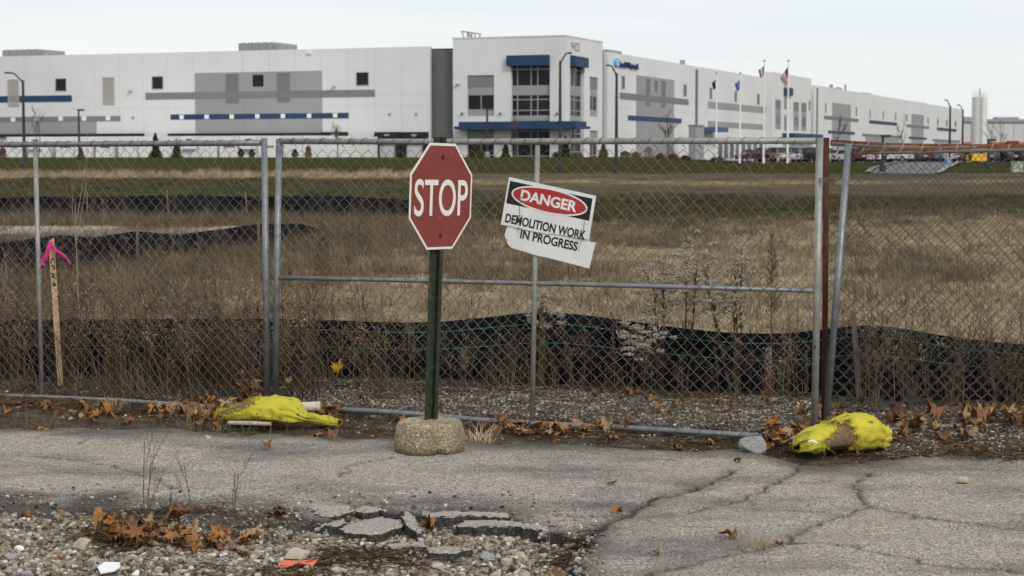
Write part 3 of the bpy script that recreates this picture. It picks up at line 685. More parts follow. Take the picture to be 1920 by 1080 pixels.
for (dx, dz_) in ((-.1, .35), (.1, -.38)):
    q = rrect(lg+dx*lw_, lz+dz_*lh, lw_*.45, lh*.28, 2); MB().prism([PR.pt(a, b, .34) for a, b in q], [PR.pt(a, b, .301) for a, b in q]).obj('logo_cutout', M['white_wall'], lo)
# second block
v2 = PR.uz(1310, 125)[0]; v3 = PR.uz(1440, 145)[0]; J2 = wall_run(PR, v2, v3+6, zR, (v3-v2)/5)
for y0, y1 in ((193.5, 206), (228.5, 238.5)): paint(PR, rr(1327, 1436.5, 1380, y0+1.5, y1+1.5), M['grey_wall'], J2, .05)
for x, y0, y1 in ((1332.5, 164, 186), (1379, 170, 191.5), (1421.5, 176, 196)): window(PR, rr(x-2.2, x+2.2, x, y0, y1), fr=.12)
vp = rr(1312, 1337, 1325, 239, 247.5); MB().fbox(PR, vp[0], vp[1], vp[2], vp[3], .0, 2.5).obj('side_canopy', mat('slate_blue_paint', lin(.06, .11, .2), None, rough=.6), wh, fix=False)
for i in range(9):
    a = PR.uz(1346+i*11, 270)[0]; window(PR, (a, a+2.6, 1.2, 4.0), fr=.15)
# second entrance tower, standing proud of the wing
off2 = 1.35; q0 = PR.uz(1449, 136, off2)[0]; q1 = PR.uz(1521.5, 147, off2)[0]; zT2 = PR.uz(1485, 141.3, off2)[1]
MB().fbox(PR, q0, q1, ZB, zT2, -.5, off2).obj('tower_wall', M['white_wall'], wh, fix=False)
r2 = lambda x0, x1, yt, yb: rect(PR, x0, x1, (x0+x1)/2, yt, yb, off2)
def w2(name, r, o, m): return MB().fbox(PR, *r, off2-.05, off2+o).obj(name, m, wh, fix=False)
w2('blue_fascia', r2(1469.5, 1482.5, 164.5, 179), .5, M['blue'])
for x0, x1, ys in ((1453.7, 1463.7, (187, 204, 214, 235, 242)), (1488, 1497.5, (191.5, 208, 217, 237.5, 245)), (1502.5, 1511.5, (193, 209.5, 218.5, 239, 245.5))):
    w2('grey_panel', r2(x0, x1, ys[0], ys[1]), .05, M['grey_dark']); w2('grey_panel', r2(x0, x1, ys[1]+.3, ys[2]), .04, M['grey_wall'])
    w = w2('window', r2(x0, x1, ys[2]+.3, ys[3]), .05, M['frame']); MB().fbox(PR, *[k for k in (lambda r: (r[0]+.3, r[1]-.3, r[2]+.15, r[3]-.15))(r2(x0, x1, ys[2]+.3, ys[3]))], off2, off2+.07).obj('pane', M['glass_dark'], w, fix=False)
    w2('grey_panel', r2(x0, x1, ys[3]+.3, ys[4]), .04, M['grey_wall'])
for yt, yb in ((180, 205), (215.5, 245)):
    w = w2('window', r2(1470.5, 1474.5, yt, yb), .03, M['frame']); g = r2(1470.9, 1474.1, yt+.5, yb-.5); MB().fbox(PR, *g, off2, off2+.06).obj('pane', M['glass_dark'], w, fix=False)
w2('entrance_canopy', r2(1467, 1522, 251, 258), 2.2, M['blue'])
for x in (1517.5,): window(PR, tuple(r2(x-1.3, x+1.3, 189, 207)), proud=off2+.04)
# far block
v4 = PR.uz(1526, 160)[0]; v5 = PR.uz(1805, 202)[0]; zF = PR.uz(1660, 181.5)[1]
J3 = wall_run(PR, v4, v5, zF, (v5-v4)/22)
wpart('recess_trim', PR, rr(1531, 1533.5, 1532, 165, 300), -.02, .1, M['grey_dark'])
for x0, x1, yt in ((1560.5, 1595, 194.5), (1709, 1732, 214.5)): paint(PR, rr(x0, x1, (x0+x1)/2, yt, 300), M['grey_wall'], J3, .06, 'grey_field')
for x0, x1, yt, yb in ((1545, 1608.5, 219.5, 225.5), (1616.5, 1691.5, 252.5, 257), (1699, 1742, 235, 239.5), (1748, 1800, 262, 265)): paint(PR, rr(x0, x1, (x0+x1)/2, yt, yb), M['grey_dark'], J3, .12)
for x0, x1 in ((1622.5, 1686.5), (1752, 1799.5)): paint(PR, rr(x0, x1, (x0+x1)/2, 257 if x0 < 1700 else 265, 300), M['grey_wall'], J3, .06, 'grey_field')
for x0, x1, yt, yb in ((1552.5, 1602, 246, 251), (1629.5, 1681.5, 227.5, 233), (1703.5, 1737, 257, 261), (1756.5, 1793, 240.5, 245.5)): paint(PR, rr(x0, x1, (x0+x1)/2, yt, yb), M['blue'], J3, .12)
for x, y0, y1 in ((1548, 193, 211), (1577.5, 196, 215), (1605.5, 200.5, 217.5), (1631.5, 204, 221), (1656, 207.5, 223.5), (1679, 211, 226), (1700, 213.5, 228), (1720.5, 216, 231), (1740, 219, 233), (1758, 221, 235), (1775, 224, 237), (1791.5, 226, 238.5)):
    window(PR, rr(x-1.3, x+1.3, x, y0, y1), fr=.25)
# roofs, end walls and roof plant
def roof(pl, u0, u1, z, d, m=M['grey_wall']): MB().fbox(pl, u0, u1, z-1.4, z-1.0, -d, -.55).obj('roof', m, wh, fix=False)
roof(PL, uA+.3, uA+pitch*23-.3, zL, 60); roof(PR, vS+.3, v5-.3, min(zR, zF), 60)
MB().fbox(PR, v5-.5, v5-.001, ZB, zF-.01, -60, -.56).obj('end_wall', M['white_wall'], wh, fix=False)
MB().fbox(PL, uA+pitch*23-.5, uA+pitch*23-.001, ZB, zL-.01, -60, -.56).obj('end_wall', M['white_wall'], wh, fix=False)
for x0, x1, yt in ((3, 83, 92.5), (446, 524.5, 79.5)):
    u0, u1, z0, z1 = rect(PL, x0, x1, (x0+x1)/2, yt, yt+30, -6); mb = MB(); n = 12
    for i in range(n):
        a, b = u0+(u1-u0)*i/n, u0+(u1-u0)*(i+1)/n; dz_ = (.12 if i < 2 else 0)+(.05*(i % 2))
        mb.fbox(PL, a+.02, b-.02, zL-1.0, z1-dz_, -11, -6-(.1 if i % 2 else 0))
    mb.obj('roof_plant_screen', M['roof_unit'], wh, fix=False)
mb = MB()
for x0, y0, x1, y1 in ((865, 58.5, 902, 64), (866, 59, 871, 72), (876.5, 61, 877, 72), (879, 61, 881, 72), (885, 62, 884, 72), (890, 62, 891.5, 72), (901, 64, 897, 71.5), (877, 61, 884, 71), (885, 62, 879, 71)):
    mb.tube([PL.xyz(x0, y0, -5), PL.xyz(x1, y1+3, -5) if y1 > 70 else PL.xyz(x1, y1, -5)], .09, 5)
mb.obj('roof_antenna_frame', M['roof_unit'], wh)
for x, y0 in ((1557, 158.5), (1560, 158), (1571, 163), (1576, 164), (1585, 158.5), (1282, 112), (1277, 112.5)):
    mb = MB(); p, q = PR.xyz(x, y0, -6), PR.xyz(x, y0+26, -6); mb.tube([q, p], .22, 6); mb.obj('roof_vent_pipe', M['roof_unit'], wh)
for x0, x1, y in ((1140, 1166, 94.5), (1570, 1580, 165.5), (1622, 1634, 174.5), (1725, 1736, 192.5)):
    u0, u1, z0, z1 = rect(PR, x0, x1, (x0+x1)/2, y, y+20, -6); MB().fbox(PR, u0, u1, zR-1, z1, -10, -6).obj('roof_unit', M['roof_unit'], wh, fix=False)

# ================================================================ far building and tank beyond the warehouse
def far_b():
    o = at(1860, 292, 640); b = thing('distant_warehouse', 'low pale building with an orange base band beyond the white storage tank', 'building', (o.x, o.y, 1))
    zt, zb = at(1860, 227, 640).z, at(1860, 275, 640).z; xa, xb = at(1800, 292, 640).x, at(2120, 292, 640).x; n = 16
    for i in range(n):
        a, c = xa+(xb-xa)*i/n, xa+(xb-xa)*(i+1)/n; MB().box(((a+c)/2, 645, (zt+.2)/2), (c-a-.15, 10, zt-.2)).obj('wall_panel', M['far_white'], b, fix=False)
    MB().box(((xa+xb)/2, 644.8, zt+.15), (xb-xa, 11, 1.0)).obj('parapet', M['roof_unit'], b, fix=False)
    z1 = at(1860, 267.5, 640).z; MB().box(((xa+xb)/2, 639.5, z1/2+.2), (xb-xa, .8, z1)).obj('base_band', M['orange_band'], b, fix=False)
    for x0, x1, y in ((1806, 1822, 219), (1868, 1910, 219.5)):
        p, q = at(x0, y, 655), at(x1, y, 655); MB().box(((p.x+q.x)/2, 657, (p.z+zt)/2), (q.x-p.x, 5, p.z-zt)).obj('roof_unit', M['roof_unit'], b, fix=False)
    p = at(1902, 268, 636); MB().box((p.x, 638.0, p.z), (3.5, 3, 1.4)).obj('red_door', M['red_mark'], b, fix=False)
far_b()
def tank():
    p = at(1835, 292, 430); zt = at(1835, 182, 430).z; r = 14/FPX*430
    b = thing('storage_tank', 'tall white cylindrical tank with a railed top beside the warehouse end', 'tank', (p.x, 430, 1))
    MB().lathe([(r, .5), (r, zt*.33), (r*1.006, zt*.33+.05), (r*1.006, zt*.33+.2), (r, zt*.33+.25), (r, zt*.66), (r*1.006, zt*.66+.05), (r*1.006, zt*.66+.2), (r, zt*.66+.25), (r, zt), (r*.3, zt+.35)], 40, Matrix.Translation((p.x, 430, 0))).obj('shell', M['steel_tank'], b, smooth=False)
    mb = MB()
    for k in range(12):
        a = k*math.pi/6; q = Vector((p.x+math.cos(a)*r*.97, 430+math.sin(a)*r*.97, zt-.02)); mb.tube([q, q+Vector((0, 0, 1.15))], .045, 5)
    for h in (.6, 1.15): mb.tube([(p.x+math.cos(k*.2618)*r*.97, 430+math.sin(k*.2618)*r*.97, zt+h) for k in range(25)], .045, 5)
    mb.obj('railing', M['white_paint'], b)
    MB().tube([(p.x, 430, zt+.2), (p.x, 430, zt+2.0)], .14, 6).obj('vent', M['roof_unit'], b)
    mb = MB()
    for s in (-.25, .25): mb.tube([(p.x+s, 430-r-.18, .6), (p.x+s, 430-r-.18, zt+.6)], .05, 5)
    for i in range(28): mb.tube([(p.x-.25, 430-r-.18, 1+i*.5), (p.x+.25, 430-r-.18, 1+i*.5)], .03, 4)
    mb.obj('ladder', M['roof_unit'], b)
tank()
# ================================================================ TRAILERS AT THE DOCKS
def child_copy(src, root):
    for ch in src.children:
        c = ch.copy(); COL.objects.link(c); c.parent = root; c.matrix_parent_inverse = ch.matrix_parent_inverse.copy(); child_copy(ch, c)
def lpart(mb, name, m, root, smooth=False): return mb.obj(name, m, root, smooth, world=False)
def trailer_proto(kind):
    t = thing('trailer', '', 'trailer')                            # local: x across, -y towards the viewer (nose), z up
    b = MB().box((0, 8, 2.62), (2.55, 15.6, 2.9)); b = lpart(b, 'box_body', M['trailer'], t)
    mb = MB()
    for i in range(5): mb.box((-1.0+i*.5, .17, 2.62), (.06, .06, 2.6))
    lpart(mb, 'nose_rib', M['trailer'], b)
    mb = MB(); mb.box((0, 8, 1.08), (1.1, 15, .16)); lpart(mb, 'chassis', M['grey_deep'], t)
    for s in (-.8, .8):
        lpart(MB().box((s, 2.4, .55), (.14, .14, 1.0)).box((s, 2.4, .06), (.3, .3, .1)), 'landing_leg', M['grey_deep'], t)
    for yy in (12.2, 13.5):
        for s in (-1, 1): lpart(MB().lathe([(.2, -.12), (.5, -.12), (.5, .12), (.2, .12)], 16, Matrix.Translation((s*1.05, yy, .5)) @ Matrix.Rotation(math.pi/2, 4, 'Y')), 'wheel', M['tyre'], t)
    if kind == 1: lpart(MB().box((0, -.12, 3.2), (1.9, .55, 1.5)).box((0, -.42, 3.55), (1.5, .06, .35)), 'cooling_unit', M['trailer'], t); lpart(MB().box((.3, -.47, 3.62), (.9, .03, .2)), 'red_mark', M['red_mark'], t)
    if kind == 2: lpart(MB().box((.2, .18, 2.75), (1.3, .03, .22)), 'red_mark', M['red_mark'], t)
    if kind == 3: lpart(MB().box((-.1, .18, 2.9), (1.1, .03, .5)).box((.5, .18, 3.0), (.3, .035, .3)), 'green_mark', M['green_mark'], t)
    return t
protos = [trailer_proto(k) for k in range(4)]; used = set()
ords = ['first', 'second', 'third', 'fourth', 'fifth', 'sixth', 'seventh', 'eighth', 'ninth', 'tenth', 'eleventh', 'twelfth', 'thirteenth', 'fourteenth', 'fifteenth']
marks = ['with a plain nose', 'with a nose cooling unit marked red', 'with a red nose stripe', 'with green nose lettering']
rot = math.atan2(dL[1], dL[0])+math.pi
seq = [(583, 0), (546, 0), (500, 2), (463, 1), (427, 2), (386, 0), (352, 1), (314, 0), (272, 0), (236, 0), (191, 2), (152, 0), (118, 2), (68, 1), (24, 3)]
for i, (px, k) in enumerate(seq):
    u = PL.uz(px, 270, 17)[0]; p = PL.pt(u, .08, 17.0+random.uniform(-.3, .3))
    if k not in used: tr = protos[k]; used.add(k)
    else:
        tr = protos[k].copy(); COL.objects.link(tr); child_copy(protos[k], tr)
    tr.location = p; tr.rotation_euler = (0, 0, rot)
    tag(tr, f'{ords[i]} white box trailer from the open dock doors, {marks[k]}', 'trailer', 'trailers backed to the loading docks')

# ================================================================ LIGHT POLES, FLAGS, SIGNS
def light_pole(px, base_px, top_px, Y, arm, label):
    g = at(px, base_px, Y); zt = at(px, top_px, Y).z; zb = tz(g.x, Y)
    o = thing('lamp_post', label, 'lamp post', (g.x, Y, zb), 0, 'parking lot lamp posts'); h = zt-zb
    lpart(MB().lathe([(.28, -.3), (.28, .55), (.24, .6)], 16), 'base', M['dark_pole'] if Y < 170 else M['kerb'], o)
    lpart(MB().tube([(0, 0, .5), (0, 0, h)], [.15, .10], 10), 'pole', M['dark_pole'], o)
    if arm:
        s = arm*Y/FPX; pts = [(0, 0, h-.25), (s*.25, 0, h+.15), (s*.6, 0, h+.55), (s*.85, 0, h+.62)]
        lpart(MB().tube(pts, .06, 8), 'arm', M['dark_pole'], o)
        lpart(MB().box((s*1.02, 0, h+.6), (abs(s)*.4, .34, .13)), 'lamp_head', M['dark_pole'], o)
    else: lpart(MB().box((.25, 0, h-.08), (.75, .4, .2)), 'lamp_head', M['dark_pole'], o)
light_pole(46, 318, 150, 158, -27, 'dark curved-arm lamp post on the lawn before the blue-banded dock wall')
light_pole(149, 300, 205, 215, 0, 'short dark lamp post among the trailers at the docks')
light_pole(913.5, 300, 203, 200, 0, 'short dark lamp post before the grey-panelled entrance window')
light_pole(1050, 325, 114, 146, 18, 'dark curved-arm lamp post in front of the corner entrance')
light_pole(1155.5, 325, 137, 146, -16, 'dark curved-arm lamp post in front of the lettered wall')
light_pole(1654.5, 322, 253, 152, 0, 'slim dark lamp post at the mouth of the driveway')
light_pole(1780, 306, 198, 205, -9, 'tall lamp post by the parked red car')
light_pole(1804, 300, 206, 235, -9, 'tall lamp post at the far corner of the warehouse')
light_pole(1853, 315, 261, 165, 0, 'short dark lamp post on the grass beside the yellow machine')
def cloth_flag(o, h, size, cols, m, drop, name='flag'):
    """hanging flag: hoist along the pole, fly end drooping"""
    L, H = size; n, k = 14, 10; V, F_ = [], []; mats = []
    for j in range(k+1):
        for i in range(n+1):
            a, b = i/n, j/k
            x = -a*L*(1-.45*drop*b)-.0; z = h-b*H-a*L*drop*(.9-.25*b); y = .16*L*math.sin(a*7+b*2.4)*a
            V.append((x, y, z))
    for j in range(k):
        for i in range(n): F_.append((j*(n+1)+i, j*(n+1)+i+1, (j+1)*(n+1)+i+1, (j+1)*(n+1)+i))
    me = MB().add(V, F_).mesh(name, None, True)
    for q in cols: me.materials.append(q)
    for f in me.polygons: f.material_index = m((f.index % n)/n, (f.index//n)/k)
    fo = bpy.data.objects.new(name, me); COL.objects.link(fo); fo.parent = o
    sm = fo.modifiers.new('thickness', 'SOLIDIFY'); sm.thickness = .01
fm = lambda n, c: mat(n, c, None, rough=.8)
FC = dict(g=fm('flag_green', lin(.02, .16, .09)), w=fm('flag_white', lin(.62, .62, .62)), r=fm('flag_red', lin(.4, .03, .03)), n=fm('flag_navy', lin(.02, .03, .1)), b=fm('flag_pale_blue', lin(.09, .15, .36)), k=fm('flag_black', lin(.012, .014, .02)))
for px, yt, yb, lab, size, cols, f, drop in (
    (1342.5, 139, 297, 'white flagpole flying a limp black flag', (.5, .85), 'kw', lambda a, b: 1 if (a < .25 and .1 < b) else 0, .8),
    (1387, 139, 298, 'white flagpole flying a pale blue flag', (.6, .95), 'bw', lambda a, b: 0, .9),
    (1431.5, 116, 299, 'white flagpole flying a green, white and red flag', (.62, 1.0), 'gwr', lambda a, b: 0 if a < .36 else 1 if a < .68 else 2, .8),
    (1476.5, 116, 300, 'white flagpole flying a striped flag with a navy corner', (.85, 1.5), 'nrw', lambda a, b: 0 if (a < .42 and b < .55) else (1 if int(b*10) % 2 == 0 else 2), 1.7)):
    g = at(px, yb, 196); zb = tz(g.x, 196); zt = at(px, yt, 196).z
    o = thing('flagpole', lab, 'flagpole', (g.x, 196, zb), 0, 'flagpoles on the lawn'); h = zt-zb
    lpart(MB().tube([(0, 0, -.2), (0, 0, h)], [.13, .06], 10), 'pole', M['white_paint'], o)
    lpart(MB().lathe([(.01, h), (.11, h+.05), (.13, h+.14), (.08, h+.22), (.01, h+.25)], 10), 'finial', M['frame'], o)
    cloth_flag(o, h-.4-(.15 if yt > 130 else 0), size, [FC[c] for c in cols], f, drop)

# ================================================================ CARS
def loft(mb, prof, ys, caps=True):                              # prof: list of (x,z) per section
    n = len(prof[0]); o = []
    vs = [(x, y, z) for p, y in zip(prof, ys) for x, z in p]; fs = []
    for i in range(len(ys)-1):
        for k in range(n): k2 = (k+1) % n; fs.append((i*n+k, i*n+k2, (i+1)*n+k2, (i+1)*n+k))
    fs += [tuple(range(n)), tuple((len(ys)-1)*n+k for k in range(n))[::-1]]
    return mb.add(vs, fs)
CARS = dict(
 sedan=dict(body=[(-2.35, .34), (-2.38, .62), (-2.3, .9), (-1.75, .98), (1.0, .95), (2.0, .82), (2.3, .66), (2.33, .34)], top=[(-1.8, .95), (-1.2, 1.36), (-.6, 1.45), (.2, 1.43), (1.15, .93)], wz=.33),
 suv=dict(body=[(-2.3, .42), (-2.36, .7), (-2.3, 1.08), (-2.0, 1.12), (.95, 1.08), (2.05, .98), (2.3, .75), (2.32, .42)], top=[(-2.26, 1.06), (-2.0, 1.62), (-1.6, 1.74), (.1, 1.72), (1.05, 1.05)], wz=.37),
 pickup=dict(body=[(-2.8, .5), (-2.86, .8), (-2.8, 1.15), (-.7, 1.15), (1.35, 1.12), (2.45, 1.05), (2.72, .8), (2.74, .5)], top=[(-.85, 1.1), (-.7, 1.78), (-.4, 1.86), (.8, 1.84), (1.5, 1.1)], wz=.4))
car_protos = {}
def make_car(kind, colour):
    key = (kind, colour)
    if key in car_protos:
        s = car_protos[key]; c = s.copy(); COL.objects.link(c); child_copy(s, c); return c
    cm = bpy.data.materials.get('car_paint_'+colour[0]) or mat('car_paint_'+colour[0], colour[1], None, rough=.28, spec=.5)
    d = CARS[kind]; o = thing('parked_car', '', 'car')
    sh = lambda p, s, dz=0: [(x*s, .34+(z-.34)*1+dz) for x, z in p]
    body = loft(MB(), [sh(d['body'], .96), sh(d['body'], 1), sh(d['body'], 1), sh(d['body'], .96)], [-.91, -.8, .8, .91]); bo = lpart(body, 'body', cm, o)
    tp = d['top']; zt0 = min(z for _, z in tp)
    top = loft(MB(), [[(x, z) for x, z in tp]]*2, [-.66, .66]); 
    vs = []
    for x, y, z in top.v: vs.append((x, y*(1.18-.2*(z-zt0)/.7), z))
    top.v = vs; lpart(top, 'cabin', M['car_glass'], o)
    zr = max(z for _, z in tp); rx = [x for x, z in tp if z > zr-.15]
    lpart(MB().box(((min(rx)+max(rx))/2, 0, zr+.005), (max(rx)-min(rx)+.15, 1.26, .06)), 'roof', cm, o)
    mb = MB()
    for s in (-1, 1):
        for (x0, z0), (x1, z1) in ((tp[0], tp[1]), (tp[-1], tp[-2])): mb.tube([(x0, s*.77, z0), (x1, s*.66, z1)], .05, 5)
        mb.tube([(-.3, s*.77, zt0), (-.3, s*.62, zr)], .05, 5)
    lpart(mb, 'pillar', cm, o)
    xr, xf = d['body'][1][0], d['body'][-2][0]
    for s in (-1, 1):
        lpart(MB().box((xr+.03, s*.68, d['body'][2][1]-.2), (.12, .36, .22)), 'tail_light', M['tail'], o)
        lpart(MB().box((xf-.03, s*.66, d['body'][-2][1]+.04), (.14, .36, .14)), 'headlight', M['frame'], o)
        for x in (xr*.62, xf*.62):
            w = lpart(MB().lathe([(.22, -.11), (d['wz'], -.11), (d['wz'], .11), (.22, .11)], 16, Matrix.Translation((x, s*.82, d['wz'])) @ Matrix.Rotation(math.pi/2, 4, 'X')), 'wheel', M['tyre'], o)
            lpart(MB().lathe([(.21, -.115), (.21, .115)], 12, Matrix.Translation((x, s*.82, d['wz'])) @ Matrix.Rotation(math.pi/2, 4, 'X')), 'rim', M['rim'], w)
    lpart(MB().box((xr-.005, 0, .72), (.04, .5, .13)), 'number_plate', M['white_paint'], o)
    car_protos[key] = o; return o
CC = {'maroon': lin(.03, .008, .012), 'beige': lin(.3, .26, .2), 'silver': lin(.38, .4, .43), 'black': lin(.012, .013, .016), 'white': lin(.7, .7, .7), 'red': lin(.16, .012, .016),
      'dark blue': lin(.02, .03, .07), 'grey': lin(.07, .075, .08), 'pale blue': lin(.2, .26, .36), 'charcoal': lin(.03, .032, .036)}
row1 = [(1414, 'maroon', 'sedan', 62), (1452, 'beige', 'suv', 20), (1476, 'pale blue', 'suv', 24), (1495, 'silver', 'sedan', 24), (1518, 'black', 'suv', 60), (1541, 'white', 'sedan', 20), (1570, 'silver', 'sedan', 40),
        (1603, 'red', 'suv', 18), (1628, 'dark blue', 'sedan', 30), (1650, 'white', 'sedan', 34), (1677, 'white', 'suv', 48), (1709, 'charcoal', 'sedan', 30), (1738, 'grey', 'pickup', 60), (1764, 'silver', 'suv', 14), (1779, 'maroon', 'sedan', 16),
        (1797, 'grey', 'sedan', 16), (1811, 'black', 'suv', 14), (1826, 'white', 'suv', 14), (1860, 'grey', 'suv', 20), (1878, 'black', 'sedan', 24), (1897, 'black', 'suv', 30), (1925, 'charcoal', 'sedan', 30)]
row2 = [(1430, 'grey', 'suv', 15), (1466, 'white', 'sedan', 15), (1507, 'dark blue', 'suv', 15), (1556, 'white', 'suv', 15), (1588, 'charcoal', 'sedan', 15), (1616, 'grey', 'suv', 15), (1640, 'silver', 'suv', 15), (1662, 'black', 'sedan', 15),
        (1693, 'black', 'suv', 15), (1722, 'silver', 'sedan', 15), (1751, 'dark blue', 'suv', 15), (1788, 'white', 'sedan', 15), (1845, 'white', 'sedan', 15), (1869, 'charcoal', 'sedan', 15), (1888, 'grey', 'suv', 15), (1908, 'black', 'pickup', 15)]
desc = {'sedan': 'saloon', 'suv': 'estate', 'pickup': 'pickup'}
seen_l = {}
for rw, Yc, where in ((row1, 226, 'front'), (row2, 243, 'second')):
    for i, (px, cn, kd, ang) in enumerate(rw):
        c = make_car(kd, (cn, CC[cn])); g = at(px, 300, Yc); yy = Yc+random.uniform(-.8, .8)
        c.location = (g.x, yy, tz(g.x, yy)+.04); c.rotation_euler = (0, 0, R(90+ang*(1 if i % 3 else -1)))
        nb = [rw[j][1]+' '+rw[j][2] for j in (i-1, i+1) if 0 <= j < len(rw)]
        nb = [b.replace('sedan', 'saloon').replace('suv', 'estate') for b in nb]
        lab = f'{cn} {desc[kd]} in the {where} parking row, by a '+' and '.join(nb)
        tag(c, lab, 'car', 'cars parked in the lot')
# ---- yellow loader, hydrant, blue marker post, cabinet, grey enclosure
g = at(1841, 303, 214); zb = tz(g.x, 214)+.04
o = thing('yellow_loader', 'small yellow loader with a bucket parked at the lot edge', 'machine', (g.x, 214, zb), R(248))
M['machine'] = mat('machine_yellow_paint', lin(.62, .33, .01), lin(.7, .4, .02), 3, .5)
lpart(MB().box((0, 0, .75), (2.2, 1.1, .55)).box((-.9, 0, 1.1), (.5, 1.0, .5)), 'body', M['machine'], o); lpart(MB().box((-.1, 0, 1.5), (1.0, 1.0, 1.0)), 'cab', M['car_glass'], o); lpart(MB().box((-.1, 0, 2.05), (1.1, 1.1, .1)), 'cab_roof', M['machine'], o)
lpart(MB().hexa([(1.3, -.85, .2), (2.1, -.85, .15), (2.1, .85, .15), (1.3, .85, .2), (1.25, -.85, .95), (1.6, -.85, 1.0), (1.6, .85, 1.0), (1.25, .85, .95)]), 'bucket', M['machine'], o)
for s in (-1, 1):
    lpart(MB().tube([(-.7, s*.6, 1.3), (.6, s*.6, 1.2), (1.35, s*.6, .6)], .08, 6), 'lift_arm', M['machine'], o)
    for x in (-.65, .65): lpart(MB().lathe([(.15, -.13), (.4, -.13), (.4, .13), (.15, .13)], 14, Matrix.Translation((x, s*.68, .4)) @ Matrix.Rotation(math.pi/2, 4, 'X')), 'wheel', M['tyre'], o)
g = G(1813.5, 306, .85); o = thing('fire_hydrant', 'bright yellow fire hydrant standing on the grass', 'hydrant', (g.x, g.y, tz(g.x, g.y)))
M['hydrant'] = mat('hydrant_yellow', lin(.75, .5, .01), None, rough=.5)
lpart(MB().lathe([(.16, 0), (.16, .08), (.11, .1), (.11, .6), (.15, .62), (.15, .68), (.1, .8), (.03, .86), (.03, .92)], 14), 'barrel', M['hydrant'], o)
for s in (-1, 1): lpart(MB().tube([(s*.1, 0, .45), (s*.22, 0, .45)], .06, 8), 'outlet', M['hydrant'], o)
g = G(1777.5, 313, .6); o = thing('marker_post', 'small white marker post with a blue sleeve at the driveway edge', 'post', (g.x, g.y, tz(g.x, g.y)))
lpart(MB().tube([(0, 0, 0), (0, 0, 1.0)], .05, 8), 'post', M['white_paint'], o); lpart(MB().box((-.18, 0, .3), (.3, .22, .6)), 'sleeve', mat('sleeve_blue', lin(.05, .25, .6), None), o)
g = G(1907, 321, .45); o = thing('utility_cabinet', 'pale green utility cabinet standing on the grass bank', 'cabinet', (g.x, g.y, tz(g.x, g.y)))
M['cabinet'] = mat('pale_green_cabinet_paint', lin(.36, .43, .33), lin(.4, .47, .37), 2, .6)
lpart(MB().box((0, 0, .4), (.8, .8, .8)), 'housing', M['cabinet'], o); lpart(MB().box((0, -.02, .84), (.86, .88, .07)), 'lid', M['cabinet'], o); lpart(MB().box((.02, -.415, .4), (.03, .02, .5)), 'door_seam', M['grey_wall'], o); lpart(MB().box((0, 0, -.02), (1.0, 1.0, .1)), 'pad', M['kerb'], o)
u0, u1, z0, z1 = rect(PR, 1304, 1320, 1312, 237, 302, 5); o = thing('screen_wall', 'plain grey masonry screen wall at the foot of the warehouse', 'wall', PR.pt((u0+u1)/2, .8, 5))
MB().fbox(PR, u0, u1, .5, z1, 4, 5).obj('wall', M['grey_wall'], o, fix=False); MB().fbox(PR, u0-.05, u1+.05, z1+.003, z1+.2, 3.9, 5.1).obj('coping', M['grey_dark'], o, fix=False); MB().fbox(PR, u0-.03, u1+.03, .3, .9, 3.95, 5.05).obj('plinth', M['kerb'], o, fix=False)
